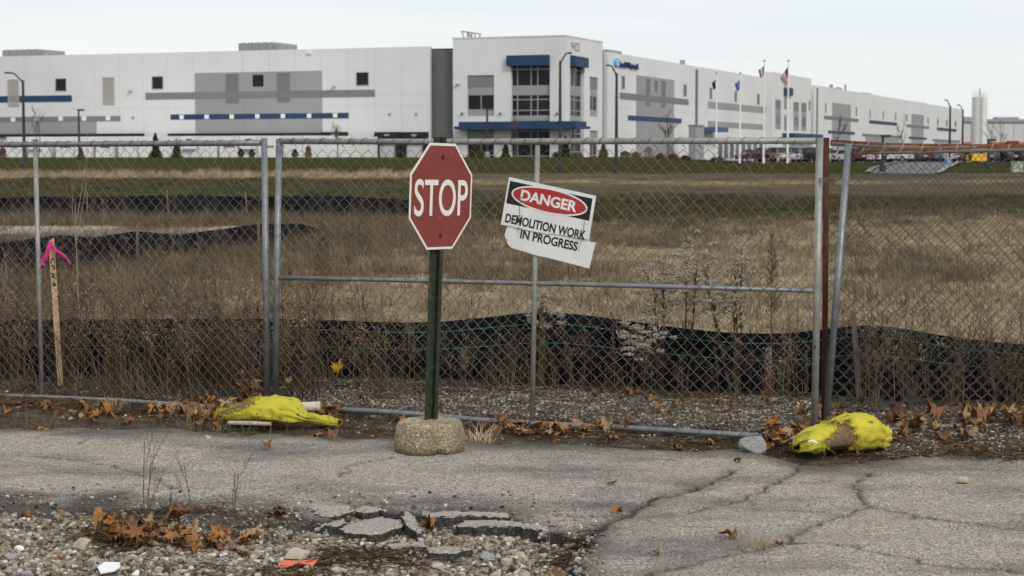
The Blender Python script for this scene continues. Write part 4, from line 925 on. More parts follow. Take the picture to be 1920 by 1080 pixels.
# ================================================================ CHAIN-LINK FENCES
GA, GB = G(517, 766), G(1533, 826)
fe = np.array([GB.x-GA.x, GB.y-GA.y]); FL = float(np.linalg.norm(fe)); fe /= FL; fn = np.array([fe[1], -fe[0]])
PF = Plane(GA, fe, fn)                                          # fence plane, u from the gate's hinge post, n towards the camera
def wires(P, W, H, cell=.0805, r=.00175, seed=0, wob=.006, name='wire_mesh', m=None, parent=None, kinks=()):
    """woven zig-zag wires over a W x H sheet; P(u,z,off) -> world (vectorised)"""
    h = cell/2; nj = int(H/h)+1; nk = int(W/h); V, Fq = [], []; base = 0
    j = np.arange(nj)
    for k in range(nk):
        par = (j+k) % 2
        u = (k+par)*h; z = j*h; off = np.where(par == 1, .0022, -.0022)
        # round each knuckle: two points close to it
        uu = np.repeat(u, 3).astype(float); zz_ = np.repeat(z, 3).astype(float); oo = np.repeat(off, 3)
        for q, s in ((0, -1), (2, 1)):
            uu[q::3] = u+np.where(par == 1, -1, 1)*h*.10; zz_[q::3] = z+s*h*.16; oo[q::3] = off*.5
        uu, zz_, oo = uu[1:-1], np.clip(zz_[1:-1], 0, H), oo[1:-1]
        wu = wob*(vnoise(uu*2.1+3, zz_*2.1, 0, seed)+.5*vnoise(uu*6, zz_*6, 0, seed+1)); wz = wob*(vnoise(uu*2.1, zz_*2.1+9, 0, seed+2)+.5*vnoise(uu*6, zz_*6, 3, seed+3))
        for (ku, kz, kr, ka, kb) in kinks:
            g = np.exp(-((uu-ku)**2+(zz_-kz)**2)/kr**2)*(1+.5*np.sin(k*1.7)); wu = wu+ka*g; wz = wz+kb*g
        bulge = .018*vnoise(uu*1.3, zz_*1.3, 0, seed+5)*np.sin(np.clip(zz_/H, 0, 1)*math.pi)
        p = P(np.clip(uu+wu, 0, W), zz_+wz*np.sin(np.clip(zz_/H, 0, 1)*math.pi), oo+bulge)
        n = len(p); t = np.gradient(p, axis=0); t /= np.linalg.norm(t, axis=1)[:, None]+1e-9
        nb = np.array([fn[0], fn[1], 0.]); a = np.cross(t, nb); a /= np.linalg.norm(a, axis=1)[:, None]+1e-9; b = np.cross(a, t)
        ring = np.stack([p+a*r, p+b*r, p-a*r, p-b*r], 1); V.append(ring.reshape(-1, 3))
        i = np.arange(n-1)[:, None]*4+base; q = np.arange(4)[None]; q2 = (q+1) % 4
        Fq.append(np.stack([i+q, i+q2, i+4+q2, i+4+q], -1).reshape(-1, 4)); base += n*4
    o = link(name, np_mesh(name, np.concatenate(V), np.concatenate(Fq), m or M['wire'], True), parent); o['kind'] = 'stuff'; return o
def flat_map(pl, u0, z0):
    def P(u, z, off):
        q = pl.P[None]+pl.e[None]*(u0+u)[:, None]+pl.n[None]*np.asarray(off)[:, None]; return np.column_stack([q, z0+z])
    return P
def rail_ties(pl, u0, u1, z_of, r, m, parent, step=.105, off=0., name='tie_wires', hook=True):
    mb = MB(); u = u0+.05
    while u < u1-.05:
        z = z_of(u); lean = .022*random.uniform(.6, 1.5); pts = []
        for k in range(11):
            a = -1.9+k/10*4.4; pts.append(pl.pt(u+lean*(k/10-.5)*2, z+math.sin(a)*(r+.002)*1.0, off+math.cos(a)*(r+.002)))
        pts.append(pl.pt(u+lean+.01, z-r-.015, off+.004)); mb.tube(pts, .0019, 4, False)
        if hook and random.random() < .6: mb.tube([pl.pt(u+lean, z-r-.004, off+.006), pl.pt(u+lean+.022, z-r-.018, off+.01), pl.pt(u+lean+.03, z-r-.028, off+.012)], .0018, 4, False)
        u += step*random.uniform(.85, 1.15)
    o = mb.obj(name, m, parent, fix=False); o['kind'] = 'stuff'; return o
def post(pts, r, name, m, parent, cap=True):
    o = MB().tube(pts, r, 14).obj(name, m, parent, smooth=False)
    return o
def shade(o):
    for p in o.data.polygons: p.use_smooth = len(p.vertices) == 4
    return o
# ---- left panel
uL = PF.uz(501, 730)[0]; u_mid = PF.uz(74, 500)[0]; uLL = PF.uz(-420, 500)[0]
zt_l = lambda u: np.interp(u, [uLL, PF.uz(0, 271)[0], uL], [PF.uz(-420, 273)[1], PF.uz(0, 271)[1], PF.uz(490, 268)[1]])
o = thing('fence_panel', 'galvanized chain-link fence panel behind the wooden stake with pink ribbon', 'fence panel', PF.pt((uL+uLL)/2, 0))
shade(post([PF.pt(uL, .02), PF.xyz(495.5, 259)], .0215, 'end_post', M['galv'], o)); shade(post([PF.pt(uLL, 0), PF.pt(uLL, 1.84)], .0215, 'end_post', M['galv'], o))
shade(post([PF.xyz(78.5, 738), PF.xyz(66, 274)], .0165, 'middle_post', M['galv_old'], o))
shade(post([PF.pt(u, zt_l(u)) for u in np.linspace(uLL, uL-.03, 12)], .0205, 'top_rail', M['galv'], o))
shade(post([PF.xyz(x, y, .02) for x, y in ((-420, 728), (-100, 736), (0, 741), (120, 746), (220, 751), (310, 757), (400, 763), (490, 768))], .016, 'bottom_rail', M['galv'], o))
wires(flat_map(PF, uLL+.01, .035), uL-uLL-.02, 1.77, seed=3, parent=o, wob=.010, kinks=((uL-uLL-.2, 1.55, .15, -.03, -.03), (uL-uLL-1.1, .3, .2, .03, .02)))
rail_ties(PF, uLL, uL, zt_l, .0205, M['tie'], o)
# ---- gate
o = thing('gate', 'wide galvanized chain-link gate with a middle rail, closed behind the stop sign', 'gate', PF.pt(FL/2, 0))
gl0, gl1, gr0, gr1 = PF.xyz(516, 758), PF.xyz(523, 262), PF.xyz(1527, 818), PF.xyz(1537, 259)
uz2 = lambda px, py: PF.uz(px, py)
shade(post([gl0, gl1], .0215, 'hinge_stile', M['galv'], o)); shade(post([gr0, gr1], .0215, 'latch_stile', M['galv_old'], o))
zt_g = lambda u: np.interp(u, [0, FL], [uz2(523, 265)[1], uz2(1536, 264)[1]])
shade(post([PF.pt(.03, zt_g(0)), PF.pt(FL*.35, zt_g(FL*.35)-.004), PF.pt(FL*.7, zt_g(FL*.7)), PF.pt(FL-.03, zt_g(FL))], .02, 'top_rail', M['galv_old'], o))
shade(post([PF.xyz(525, 521), PF.xyz(800, 526.5), PF.xyz(1150, 535), PF.xyz(1528, 545)], .0145, 'middle_rail', M['galv'], o))
shade(post([PF.xyz(x, y, .02) for x, y in ((520, 763), (600, 767), (700, 771), (800, 778), (900, 788), (1050, 797), (1200, 804), (1395, 816), (1525, 824))], .0185, 'bottom_rail', M['galv'], o))
shade(post([PF.xyz(997.5, 790), PF.xyz(1008, 272)], .0165, 'brace_post', M['galv_old'], o))
wires(flat_map(PF, .02, .03), FL-.04, 1.77, seed=11, wob=.012, parent=o, kinks=((uz2(880, 305)[0], 1.68, .14, .03, -.02), (uz2(1445, 320)[0], 1.6, .16, -.03, .02), (uz2(700, 300)[0], 1.7, .12, .02, .02), (uz2(1180, 620)[0], .55, .2, .02, -.02)))
rail_ties(PF, 0, FL, zt_g, .02, M['tie'], o)
rail_ties(PF, .3, FL, lambda u: np.interp(u, [0, FL], [.02, .012]), .0185, M['tie'], o, .14, .02, 'bottom_ties', False)
# wire lashing the gate to the rusted post
mb = MB()
for dz in (0, .012, .022): mb.tube([PF.pt(FL+.035+.055*math.cos(a), 1.56+dz-.01*math.cos(a), -.01+.045*math.sin(a)) for a in np.linspace(0, 6.28, 18)], .0022, 5)
tag(mb.obj('lashing_wire', M['tie']), 'dark wire twisted around the gate stile and the rusted post', 'wire')
# ---- rusted permanent post with its rail and mesh
RB, RT = G(1545.5, 801), at(1549.5, 258, G(1545.5, 801).y)
RE = np.array([math.cos(R(-2)), -math.sin(R(-2))]); PRU = Plane(RB, RE, np.array([RE[1], -RE[0]])*1.0)
if PRU.n[1] > 0: PRU.n = -PRU.n
o = thing('rusted_fence', 'rusted fence post and rail with chain-link running off behind the leaning panel', 'fence', tuple(RB))
shade(post([RB-Vector((0, 0, .05)), RT], .0185, 'post', M['rust'], o))
rru = [PRU.uz(x, y)[0] for x, y in ((1552, 267), (1690, 274), (1800, 277))]; zrr = [PRU.uz(x, y)[1] for x, y in ((1552, 267), (1690, 275), (1800, 279))]
W2 = 3.4
zr_f = lambda u: np.interp(u, [rru[0], rru[1], W2], [zrr[0], zrr[1], zrr[1]-.02])
shade(post([PRU.pt(u, zr_f(u)) for u in np.linspace(.02, W2, 10)], .0195, 'top_rail', M['rusty_rail'], o)); shade(post([PRU.pt(W2, 0), PRU.pt(W2, 1.8)], .0195, 'end_post', M['rust'], o))
def Pbl(c00, c10, c01, c11, W, H, n):
    c00, c10, c01, c11 = [np.array(c) for c in (c00, c10, c01, c11)]; nn = np.array([n[0], n[1], 0.])
    def P(u, z, off):
        a, b = (u/W)[:, None], (z/H)[:, None]; return c00*(1-a)*(1-b)+c10*a*(1-b)+c01*(1-a)*b+c11*a*b+nn*np.asarray(off)[:, None]
    return P
wires(Pbl(PRU.pt(0.0, .05), PRU.pt(W2, .06), PRU.pt(0.01, zr_f(.05)-.02), PRU.pt(W2, zr_f(W2)-.02), W2, 1.72, PRU.n), W2, 1.72, seed=23, m=M['wire_dark'], parent=o, wob=.009)
rail_ties(PRU, .1, W2, zr_f, .0195, M['frame'], o, .115, 0, 'tie_wires', False)
# ---- leaning panel in front of it
B0 = G(1549, 803); YB = B0.y-.05; B0 = at(1549, 800, YB)
c00 = at(1549, 797, YB-.03); c01 = at(1589, 281, YB+.03); c10 = at(2420, 792, YB-.05); c11 = at(2460, 270, YB+.03)
o = thing('leaning_fence_panel', 'loose chain-link panel with a rust-streaked top rail, leaning out of square', 'fence panel', tuple(c00))
shade(post([c00, at(1591, 270, YB+.03)], .0215, 'end_post', M['galv'], o)); shade(post([c10, c11], .0215, 'end_post', M['galv'], o))
shade(post([at(x, y, YB+.03) for x, y in ((1598, 285), (1700, 283), (1800, 281), (1920, 278.5), (2200, 275), (2455, 271))], .019, 'top_rail', M['rusty_rail'], o))
shade(post([at(x, y, YB-.05) for x, y in ((1552, 812), (1660, 806), (1770, 800), (1920, 797), (2420, 794))], .0165, 'bottom_rail', M['galv'], o))
Wd = (c10-c00).length; wires(Pbl(c00, c10, at(1589, 287, YB+.03), c11, Wd, 1.70, (0, -1)), Wd, 1.70, seed=37, m=M['wire_dark'], parent=o, wob=.012)
PLP = Plane((c01.x, c01.y), (1, 0), (0, -1)); zlp = lambda u: float(np.interp(u, [0, Wd], [c01.z-.012, c11.z])); rail_ties(PLP, .04, Wd, zlp, .019, M['frame'], o, .12, 0, 'tie_wires', False)

# ================================================================ SILT FENCES
def silt_fence(label, pts, tops, m, stakes, thread=True, sag=.05, buried=.06, stake_h=.06, thick=.012, seed=0):
    """pts: ground polyline (x,y); tops: height of the upper edge at the same stations"""
    pts = np.array(pts, float); d = np.concatenate([[0], np.cumsum(np.hypot(*np.diff(pts, axis=0).T))]); n = int(d[-1]/.06)+2; s = np.linspace(0, d[-1], n)
    x, y = np.interp(s, d, pts[:, 0]), np.interp(s, d, pts[:, 1]); tp = np.interp(s, d, tops)
    k = np.ones(9)/9; tp = np.convolve(np.pad(tp, 4, 'edge'), k, 'valid')
    tx, ty = np.gradient(x), np.gradient(y); L = np.hypot(tx, ty); nx_, ny_ = ty/L, -tx/L
    gz = np.array([tz(a, b) for a, b in zip(x, y)]); rows = 12; V, Fq = [], []
    root = thing('silt_fence', label, 'silt fence', (float(x[n//2]), float(y[n//2]), float(gz[n//2])))
    for side in (0, 1):
        for r in range(rows+1):
            f = r/rows; b = .05*vnoise(s*1.7, f*1.6, 0, seed)+.018*vnoise(s*6, f*5, 0, seed+4)
            b = b*math.sin(min(f, .85)/.85*math.pi*.9)+.02*f+(-thick if side else 0)+.012*vnoise(s*9, f*1.5, 3, seed+7)*f
            V.append(np.column_stack([x+nx_*b, y+ny_*b, gz-buried+(tp-gz+buried)*f]))
    V = np.concatenate(V); i = np.arange(n-1); 
    for side in (0, 1):
        for r in range(rows):
            a = (side*(rows+1)+r)*n+i; q = np.stack([a, a+1, a+n+1, a+n], -1); Fq.append(q if side == 0 else q[:, ::-1])
    a = rows*n+i; b2 = (2*(rows+1)-1)*n+i; Fq.append(np.stack([a, a+1, b2+1, b2], -1))
    link('fabric', np_mesh('fabric', V, np.concatenate(Fq), m, True), root)
    if thread:
        for f, dash, w in ((.90, True, .004), (.73, False, .0022)):
            mb = MB(); j = 0; r0 = int(f*rows); fr = f*rows-r0
            line = V[r0*n:(r0+1)*n]*(1-fr)+V[(r0+1)*n:(r0+2)*n]*fr+np.column_stack([nx_, ny_, 0*nx_])*.004
            if dash:
                S2 = np.arange(0, d[-1], .02); lx = np.stack([np.interp(S2, s, line[:, c]) for c in range(3)], -1)
                for q in range(0, len(lx)-1): mb.tube([Vector(lx[q]), Vector(lx[q]+(lx[q+1]-lx[q])*.55)], w, 4)
            else: mb.tube([Vector(p) for p in line[::2]], w, 4)
            t_ = mb.obj('stitching', M['green_thread'], root, fix=False); t_['kind'] = 'stuff'
    for sx_, lean, hh, front in stakes:
        q = int(np.argmin(np.abs(x-sx_))); off = .03 if front else -.04; c = Vector((x[q]+nx_[q]*off, y[q]+ny_[q]*off, gz[q]))
        h = tp[q]-gz[q]+stake_h+hh; mb = MB(); Mx = Matrix.Translation(c) @ Matrix.Rotation(lean, 4, 'Y'); mb.box((0, 0, h/2-.05), (.036, .036, h+.1), Mx); mb.obj('stake', M['old_wood'], root)
def sfp(px, Y): p = at(px, 292, Y); return (p.x, Y)
t1 = [(-700, 600), (0, 599), (300, 598), (560, 597), (680, 603), (800, 605), (900, 597), (1015, 582), (1100, 590), (1170, 600), (1300, 618), (1420, 627), (1530, 622), (1625, 604), (1720, 620), (1800, 634), (1920, 646), (2400, 668)]
Y1 = lambda px: float(np.interp(px, [-700, 0, 1000, 1500, 1920, 2400], [14.5, 14.25, 13.95, 13.5, 13.2, 13.0]))
silt_fence('black silt fence with green stitching sagging along just behind the gate', [sfp(p, Y1(p)) for p, _ in t1], [at(p, y, Y1(p)).z for p, y in t1], M['silt'],
           [(sfp(1022, 13.9)[0], .01, .03, True), (sfp(1628, 13.4)[0], -.08, .06, True), (sfp(330, 14.1)[0], .03, -.02, False), (sfp(-300, 14.3)[0], 0, .0, False), (sfp(2150, 13.1)[0], .04, .03, True)], seed=2)
t2 = [(-500, 466, 24), (0, 455, 26), (110, 440, 27.6), (170, 446, 28.6), (250, 433, 30), (330, 440, 31.6), (400, 431, 33), (480, 420, 35), (560, 419, 38), (600, 430, 39), (645, 441, 40)]
silt_fence('dusty black silt fence crossing the weeds in front of the bare gravel strip', [sfp(p, Y_) for p, _, Y_ in t2], [at(p, y, Y_).z for p, y, Y_ in t2], M['silt_old'], [(sfp(250, 30)[0], .02, .05, True), (sfp(480, 35)[0], 0, .03, True)], thread=False, seed=5, thick=.02)
t3 = [(-500, 374, 55), (0, 371, 54), (60, 368, 54), (180, 369, 54), (320, 366, 53.5), (480, 369, 53.5), (640, 367, 54), (700, 371, 54), (770, 375, 54), (800, 392, 54)]
silt_fence('long dark silt fence between the gravel strip and the olive mown grass', [sfp(p, Y_) for p, _, Y_ in t3], [at(p, y, Y_).z for p, y, Y_ in t3], M['silt_old'], [(sfp(333, 55)[0], -.06, .1, True), (sfp(473, 54.5)[0], -.08, .1, True), (sfp(190, 56)[0], -.02, .05, True)], thread=False, seed=8, thick=.02)
# ================================================================ STOP SIGN
SB = G(806, 846); YS = SB.y
o = thing('stop_sign', 'weathered red stop sign on a green post set in a round concrete base', 'stop sign', (SB.x, SB.y, 0))
prof = [(.18, -.01), (.196, .0), (.203, .02), (.206, .06), (.206, .10), (.202, .14), (.196, .175), (.188, .200), (.180, .212), (.172, .217), (.15, .219), (.1, .220), (.0, .222)]
prof = [(a, b*.84) for a, b in prof]; mb = MB().lathe(prof, 72, Matrix.Translation((SB.x, SB.y, 0))); V = np.array(mb.v)
dv = .0045*fbm(V[:, 0]*14, V[:, 1]*14, V[:, 2]*14, 4, 4)+.004*vnoise(V[:, 0]*60, V[:, 1]*60, V[:, 2]*60, 9); rad = np.hypot(V[:, 0]-SB.x, V[:, 1]-SB.y)+1e-6
V[:, 0] += (V[:, 0]-SB.x)/rad*dv; V[:, 1] += (V[:, 1]-SB.y)/rad*dv; V[:, 2] += .4*dv*(V[:, 2] > .01); chip = np.exp(-((V[:, 0]-SB.x-.06)**2+(V[:, 1]-SB.y+.19)**2+(V[:, 2])**2)/.035**2); V[:, 1] += .03*chip; V[:, 2] += .02*chip; mb.v = [tuple(p) for p in V]
mb.obj('concrete_base', M['aggregate'], o, smooth=True)
lean_b, lean_t = at(808.5, 787, YS), at(825.5, 257, YS); axis = (lean_t-lean_b).normalized()
TH = R(56.5); ex = Vector((math.cos(TH), math.sin(TH), 0)); nrm = Vector((math.sin(TH), -math.cos(TH), 0)); ex = (ex-axis*ex.dot(axis)).normalized(); nrm = ex.cross(axis).normalized()
# U-channel post: hat section
TP = R(30); px_ = Vector((math.cos(TP), math.sin(TP), 0)); pn_ = Vector((math.sin(TP), -math.cos(TP), 0))
hat = [(-.043, .0), (-.022, .0), (-.014, -.026), (.014, -.026), (.022, .0), (.043, .0), (.043, -.004), (.025, -.004), (.017, -.030), (-.017, -.030), (-.025, -.004), (-.043, -.004)]
p0 = lean_b-axis*.05; p1 = lean_t
ring = lambda c: [c+px_*a+pn_*b for a, b in hat]
n_ = len(hat); mb = MB(); K = 10; vs = []
for i in range(K+1): vs += ring(p0+(p1-p0)*i/K)
fs = [(i*n_+k, i*n_+(k+1) % n_, (i+1)*n_+(k+1) % n_, (i+1)*n_+k) for i in range(K) for k in range(n_)]
for base in (0, K*n_):
    for a, b, c, d in ((0, 1, 10, 11), (1, 2, 9, 10), (2, 3, 8, 9), (3, 4, 7, 8), (4, 5, 6, 7)): fs.append((base+a, base+b, base+c, base+d))
po = mb.add(vs, fs).obj('post', M['post_green'], o)
ct = at(823.3, 368, YS)+nrm*.012
Rs = .306
def octo(r, off, a0=math.pi/8): return [ct+ex*(r*math.cos(a0+k*math.pi/4))+axis*(r*math.sin(a0+k*math.pi/4))+nrm*off for k in range(8)]
rc = Rs/math.cos(math.pi/8)
plate = MB().prism(octo(rc, .004), octo(rc, .001)).obj('sign_plate', M['stop_white'], o)
MB().prism(octo(rc-.0145/math.cos(math.pi/8), .0052), octo(rc-.0145/math.cos(math.pi/8), .0041)).obj('red_field', M['stop_red'], plate)
V, Fc = text_mb('STOP', .525, .212, .0012, .008); 
MB().add([ct+ex*p[0]+axis*(p[1]-.008)+nrm*(.0053+p[2]) for p in V], Fc).obj('lettering', M['stop_white'], plate)
for dz in (.226, -.226):
    c = ct+axis*dz; b = MB()
    b.prism([c+ex*(.014*math.cos(k*.5236))+axis*(.014*math.sin(k*.5236))+nrm*.0075 for k in range(12)], [c+ex*(.014*math.cos(k*.5236))+axis*(.014*math.sin(k*.5236))+nrm*.0053 for k in range(12)])
    b.prism([c+ex*(.007*math.cos(k*1.0472))+axis*(.007*math.sin(k*1.0472))+nrm*.014 for k in range(6)], [c+ex*(.007*math.cos(k*1.0472))+axis*(.007*math.sin(k*1.0472))+nrm*.0076 for k in range(6)]); b.obj('bolt', M['rust'], plate)
# ================================================================ DANGER SIGN (snapped in two, wired to the mesh)
o = thing('danger_sign', 'tilted danger notice on the gate, its lower third snapped off and slipped down', 'sign', PF.pt(PF.uz(1020, 420)[0], .85, .04))
Z6 = lambda a, b: (700+a/4, 240+b/4)
def poly(pts, o0, o1, name, m, parent):
    q = [PF.uz(*Z6(a, b), .04) for a, b in pts]
    return MB().prism([PF.pt(u, z, o1) for u, z in q], [PF.pt(u, z, o0) for u, z in q]).obj(name, m, parent)
up = poly([(1015, 368), (1668, 509), (1614, 838), (1585, 834), (1560, 828), (1540, 832), (1500, 822), (1470, 815), (1430, 806), (1390, 800), (1340, 792), (1300, 796), (1270, 788), (1200, 776), (1130, 762), (1080, 752), (1040, 738), (1000, 732), (953, 725)], .030, .034, 'upper_panel', M['sign_white'], o)
lo = poly([(1000, 738), (1060, 735), (1130, 742), (1300, 770), (1480, 800), (1590, 828), (1622, 856), (1660, 860), (1613, 1055), (1560, 1040), (1430, 1007), (1300, 973), (1190, 950), (1160, 938), (1030, 900), (1018, 888), (995, 862), (998, 838), (986, 826), (978, 800), (984, 780)], .022, .026, 'lower_panel', M['sign_white'], o)
poly([(1024, 396), (1642, 530), (1616, 696), (994, 564)], .0341, .0349, 'black_field', M['ink'], up)
ua, za = PF.uz(*Z6(1015, 368), .04); ub, zb_ = PF.uz(*Z6(1668, 509), .04); sx2 = Vector((ub-ua, zb_-za)).normalized(); sy2 = Vector((-sx2.y, sx2.x)); kpx = Vector((ub-ua, zb_-za)).length/668.0
def ell(cx, cy, a, b, o0, o1, name, m, parent, n=56):
    cu_, cz_ = PF.uz(*Z6(cx, cy), .04); q = []
    for k in range(n): t_ = 2*math.pi*k/n; w = sx2*(a*kpx*math.cos(t_))+sy2*(b*kpx*math.sin(t_)); q.append((cu_+w.x, cz_+w.y))
    return MB().prism([PF.pt(u, z, o1) for u, z in q], [PF.pt(u, z, o0) for u, z in q]).obj(name, m, parent)
ell(1317, 547, 292, 90, .03495, .0355, 'white_oval', M['sign_white'], up); ell(1317, 547, 279, 77, .03555, .0362, 'red_oval', M['sign_red'], up)
def word(s, cx, cy, w, h, bold, off, m, parent, name='lettering'):
    V, Fc = text_mb(s, w*kpx, h*kpx, .0006, bold); cu_, cz_ = PF.uz(*Z6(cx, cy), .04)
    return MB().add([PF.pt(cu_+sx2.x*p[0]+sy2.x*p[1], cz_+sx2.y*p[0]+sy2.y*p[1], off+p[2]) for p in V], Fc).obj(name, m, parent)
word('DANGER', 1314, 546, 432, 78, .034, .0363, M['sign_white'], up); word('DEMOLITION WORK', 1287, 740, 618, 66, .03, .0345, M['ink'], up); word('IN PROGRESS', 1311, 842, 440, 66, .03, .0265, M['ink'], lo)
for pts in ([(1108, 515), (1100, 560), (1096, 620), (1098, 660), (1092, 740), (1090, 800)], [(1105, 520), (1130, 522)], [(1070, 655), (1125, 660)], [(1595, 640), (1585, 690), (1575, 770), (1560, 840), (1545, 890), (1538, 930)], [(1545, 600), (1610, 612)], [(1065, 748), (1110, 752)]):
    MB().tube([PF.xyz(*Z6(a, b), .040+.003*math.sin(i*2)) for i, (a, b) in enumerate(pts)], .0013, 5).obj('tie_wire', M['tie'], o)
# ================================================================ SURVEY STAKE
sb = at(114.5, 741, 13.62); st = at(96, 447, 13.55)
o = thing('survey_stake', 'wooden survey lath with pink ribbon, leaning behind the fence', 'stake', tuple(sb))
ax2 = (st-sb).normalized(); w = .0205; sx_ = Vector((1, .15, 0)).normalized(); sn_ = sx_.cross(ax2).normalized(); sn_ = sn_ if sn_.y < 0 else -sn_
def sbox(a, b, wl, wr, t0, t1): 
    return [a-sx_*wl+sn_*t0, a+sx_*wr+sn_*t0, a+sx_*wr+sn_*t1, a-sx_*wl+sn_*t1, b-sx_*wl+sn_*t0, b+sx_*wr+sn_*t0, b+sx_*wr+sn_*t1, b-sx_*wl+sn_*t1]
q = sbox(sb-ax2*.06, st-ax2*.02, w, w, -.005, .005); q[5] = q[5]+ax2*.025; q[6] = q[6]+ax2*.025
lath = MB().hexa(q).obj('lath', M['lath'], o)
MB().hexa(sbox(st-ax2*.075, st-ax2*.045, w+.002, w+.002, -.007, .007)).obj('ribbon_knot', M['pink'], o)
def ribbon(pts, wd, Y):
    P_ = [at(a, b, Y-.03-.02*(i % 2)) for i, (a, b) in enumerate(pts)]; V = []; Fq = []
    for i, p in enumerate(P_):
        t_ = (P_[min(i+1, len(P_)-1)]-P_[max(0, i-1)]).normalized(); s_ = t_.cross(Vector((0, 1, 0))).normalized(); s_ = (s_+Vector((0, .5*math.sin(i*1.3), 0))).normalized(); V += [p-s_*wd[i], p+s_*wd[i]]
    for i in range(len(P_)-1): Fq.append((2*i, 2*i+1, 2*i+3, 2*i+2))
    r = MB().add(V, Fq).obj('ribbon_tail', M['pink'], o, smooth=True); sm = r.modifiers.new('thickness', 'SOLIDIFY'); sm.thickness = .0012
ribbon([(95, 453), (91, 465), (88, 478), (82, 486), (77, 490), (79, 496), (83, 501)], [.013, .015, .017, .017, .014, .017, .018], 13.55)
ribbon([(101, 460), (104, 470), (111, 474), (118, 479), (124, 484), (129, 492), (131, 499)], [.010, .012, .014, .014, .012, .009, .006], 13.55)
V, Fc = text_mb('CP # 4', .21, .031, .0008, .006); cm_ = at(100.2, 510, 13.56)
tv = -ax2; MB().add([cm_+tv*p[0]+(sx_)*p[1]+sn_*(.0056+p[2]) for p in V], Fc).obj('lettering', M['ink'], lath)
# ================================================================ SANDBAGS
def bag(name, label, p0, p1, prof, hprof, tear, fringe_n, seed, z0=0.0, gather=None, gamp=.014):
    """loft along p0->p1; prof half-width, hprof half-height by station; tear(a, th) True where the cloth is gone"""
    p0, p1 = Vector(p0), Vector(p1); ax = (p1-p0); L = ax.length; ax.normalize(); sd_ = Vector((-ax.y, ax.x, 0)); nu, nt = 64, 40
    root = thing(name, label, 'sandbag', tuple((p0+p1)/2)); st = np.linspace(0, 1, nu+1)
    hw, hh = np.interp(st, *zip(*prof)), np.interp(st, *zip(*hprof)); k = np.ones(5)/5
    hw = np.convolve(np.pad(hw, 2, 'edge'), k, 'valid'); hh = np.convolve(np.pad(hh, 2, 'edge'), k, 'valid')
    def surf(extra, wr):
        V = []
        for i, a in enumerate(st):
            for j in range(nt):
                th = 2*math.pi*j/nt; c, s_ = math.cos(th), math.sin(th)
                n = float(fbm(a*4, c*1.3, s_*1.3, seed, 2))*.012+wr*(.5-abs(float(vnoise(a*11+c*2.5, s_*3, 0, seed+5))))*.018+wr*(.5-abs(float(vnoise(a*7, c*7, s_*7, seed+8))))*.012
                g = 0.0
                if gather: d = (a-gather)*L; g = wr*gamp*math.sin(th*9+seed+math.sin(th*4))*math.exp(-(d/.12)**2)
                ww = max(.004, hw[i]+extra+n*.8+g); h_ = max(.004, hh[i]+extra+n+g)
                x = math.copysign(abs(c)**.8, c)*ww; z = math.copysign(abs(s_)**.85, s_)*h_
                z = z if z > 0 else z*.92
                V.append(p0+ax*(a*L)+sd_*x+Vector((0, 0, z0+hh[i]*.92+z)))
        return V
    Fq = [(i*nt+j, i*nt+(j+1) % nt, (i+1)*nt+(j+1) % nt, (i+1)*nt+j) for i in range(nu) for j in range(nt)]
    inner = MB().add(surf(-.006, 0), Fq).obj('sand_fill', M['sand'], root, smooth=True)
    V = surf(0, 1); keep = []
    for f in Fq:
        i, j = f[0]//nt, f[0] % nt
        if not tear(st[i]+.02*math.sin(j*1.7+seed), 2*math.pi*j/nt): keep.append(f)
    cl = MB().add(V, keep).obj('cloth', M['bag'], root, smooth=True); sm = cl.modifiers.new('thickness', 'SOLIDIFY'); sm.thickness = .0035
    edge = [f for f in Fq if f not in set(keep)]; kv = {v for f in keep for v in f}; ev = sorted({v for f in edge for v in f} & kv); mb = MB()
    rr_ = random.Random(seed)
    for v in ev:
        for _ in range(fringe_n):
            p = Vector(V[v]); 
            if p.z < z0+.02: continue
            d = Vector((rr_.uniform(-1, 1), rr_.uniform(-1, .3), rr_.uniform(-.1, .9))).normalized()*rr_.uniform(.015, .05); mb.tube([p, p+d*.5+Vector((0, 0, .004)), p+d-Vector((0, 0, .012))], [.0013, .001, .0006], 3, False)
    if mb.v: f_ = mb.obj('frayed_threads', M['bag'], root, fix=False); f_['kind'] = 'stuff'
    return root, ax, sd_
a0, a1 = G(402, 791), G(636, 799); a0.y += .10; a1.y += .06
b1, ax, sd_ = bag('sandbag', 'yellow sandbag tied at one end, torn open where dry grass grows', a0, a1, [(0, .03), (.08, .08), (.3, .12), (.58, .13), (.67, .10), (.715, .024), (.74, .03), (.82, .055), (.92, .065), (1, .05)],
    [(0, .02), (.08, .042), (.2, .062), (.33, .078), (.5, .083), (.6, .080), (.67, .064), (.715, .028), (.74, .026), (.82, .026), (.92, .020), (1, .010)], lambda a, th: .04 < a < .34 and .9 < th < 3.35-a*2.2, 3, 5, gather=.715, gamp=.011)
c = a0+(a1-a0)*.715; MB().tube([c+sd_*(.038*math.cos(k))+Vector((0, 0, .032+.036*math.sin(k))) for k in np.linspace(0, 6.2832, 14)], .004, 5).obj('tie_cord', M['bag_olive'], b1)
a0, a1 = G(1497, 854), G(1668, 842); a0.y += .10; a1.y += .13
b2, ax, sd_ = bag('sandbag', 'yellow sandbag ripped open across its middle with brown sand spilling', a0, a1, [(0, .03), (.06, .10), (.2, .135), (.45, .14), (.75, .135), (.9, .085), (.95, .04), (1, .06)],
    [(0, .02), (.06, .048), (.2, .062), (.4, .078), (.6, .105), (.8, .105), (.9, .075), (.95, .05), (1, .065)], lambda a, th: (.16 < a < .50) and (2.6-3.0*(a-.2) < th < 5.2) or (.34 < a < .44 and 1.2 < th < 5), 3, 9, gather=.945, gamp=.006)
mb = MB(); pts = []
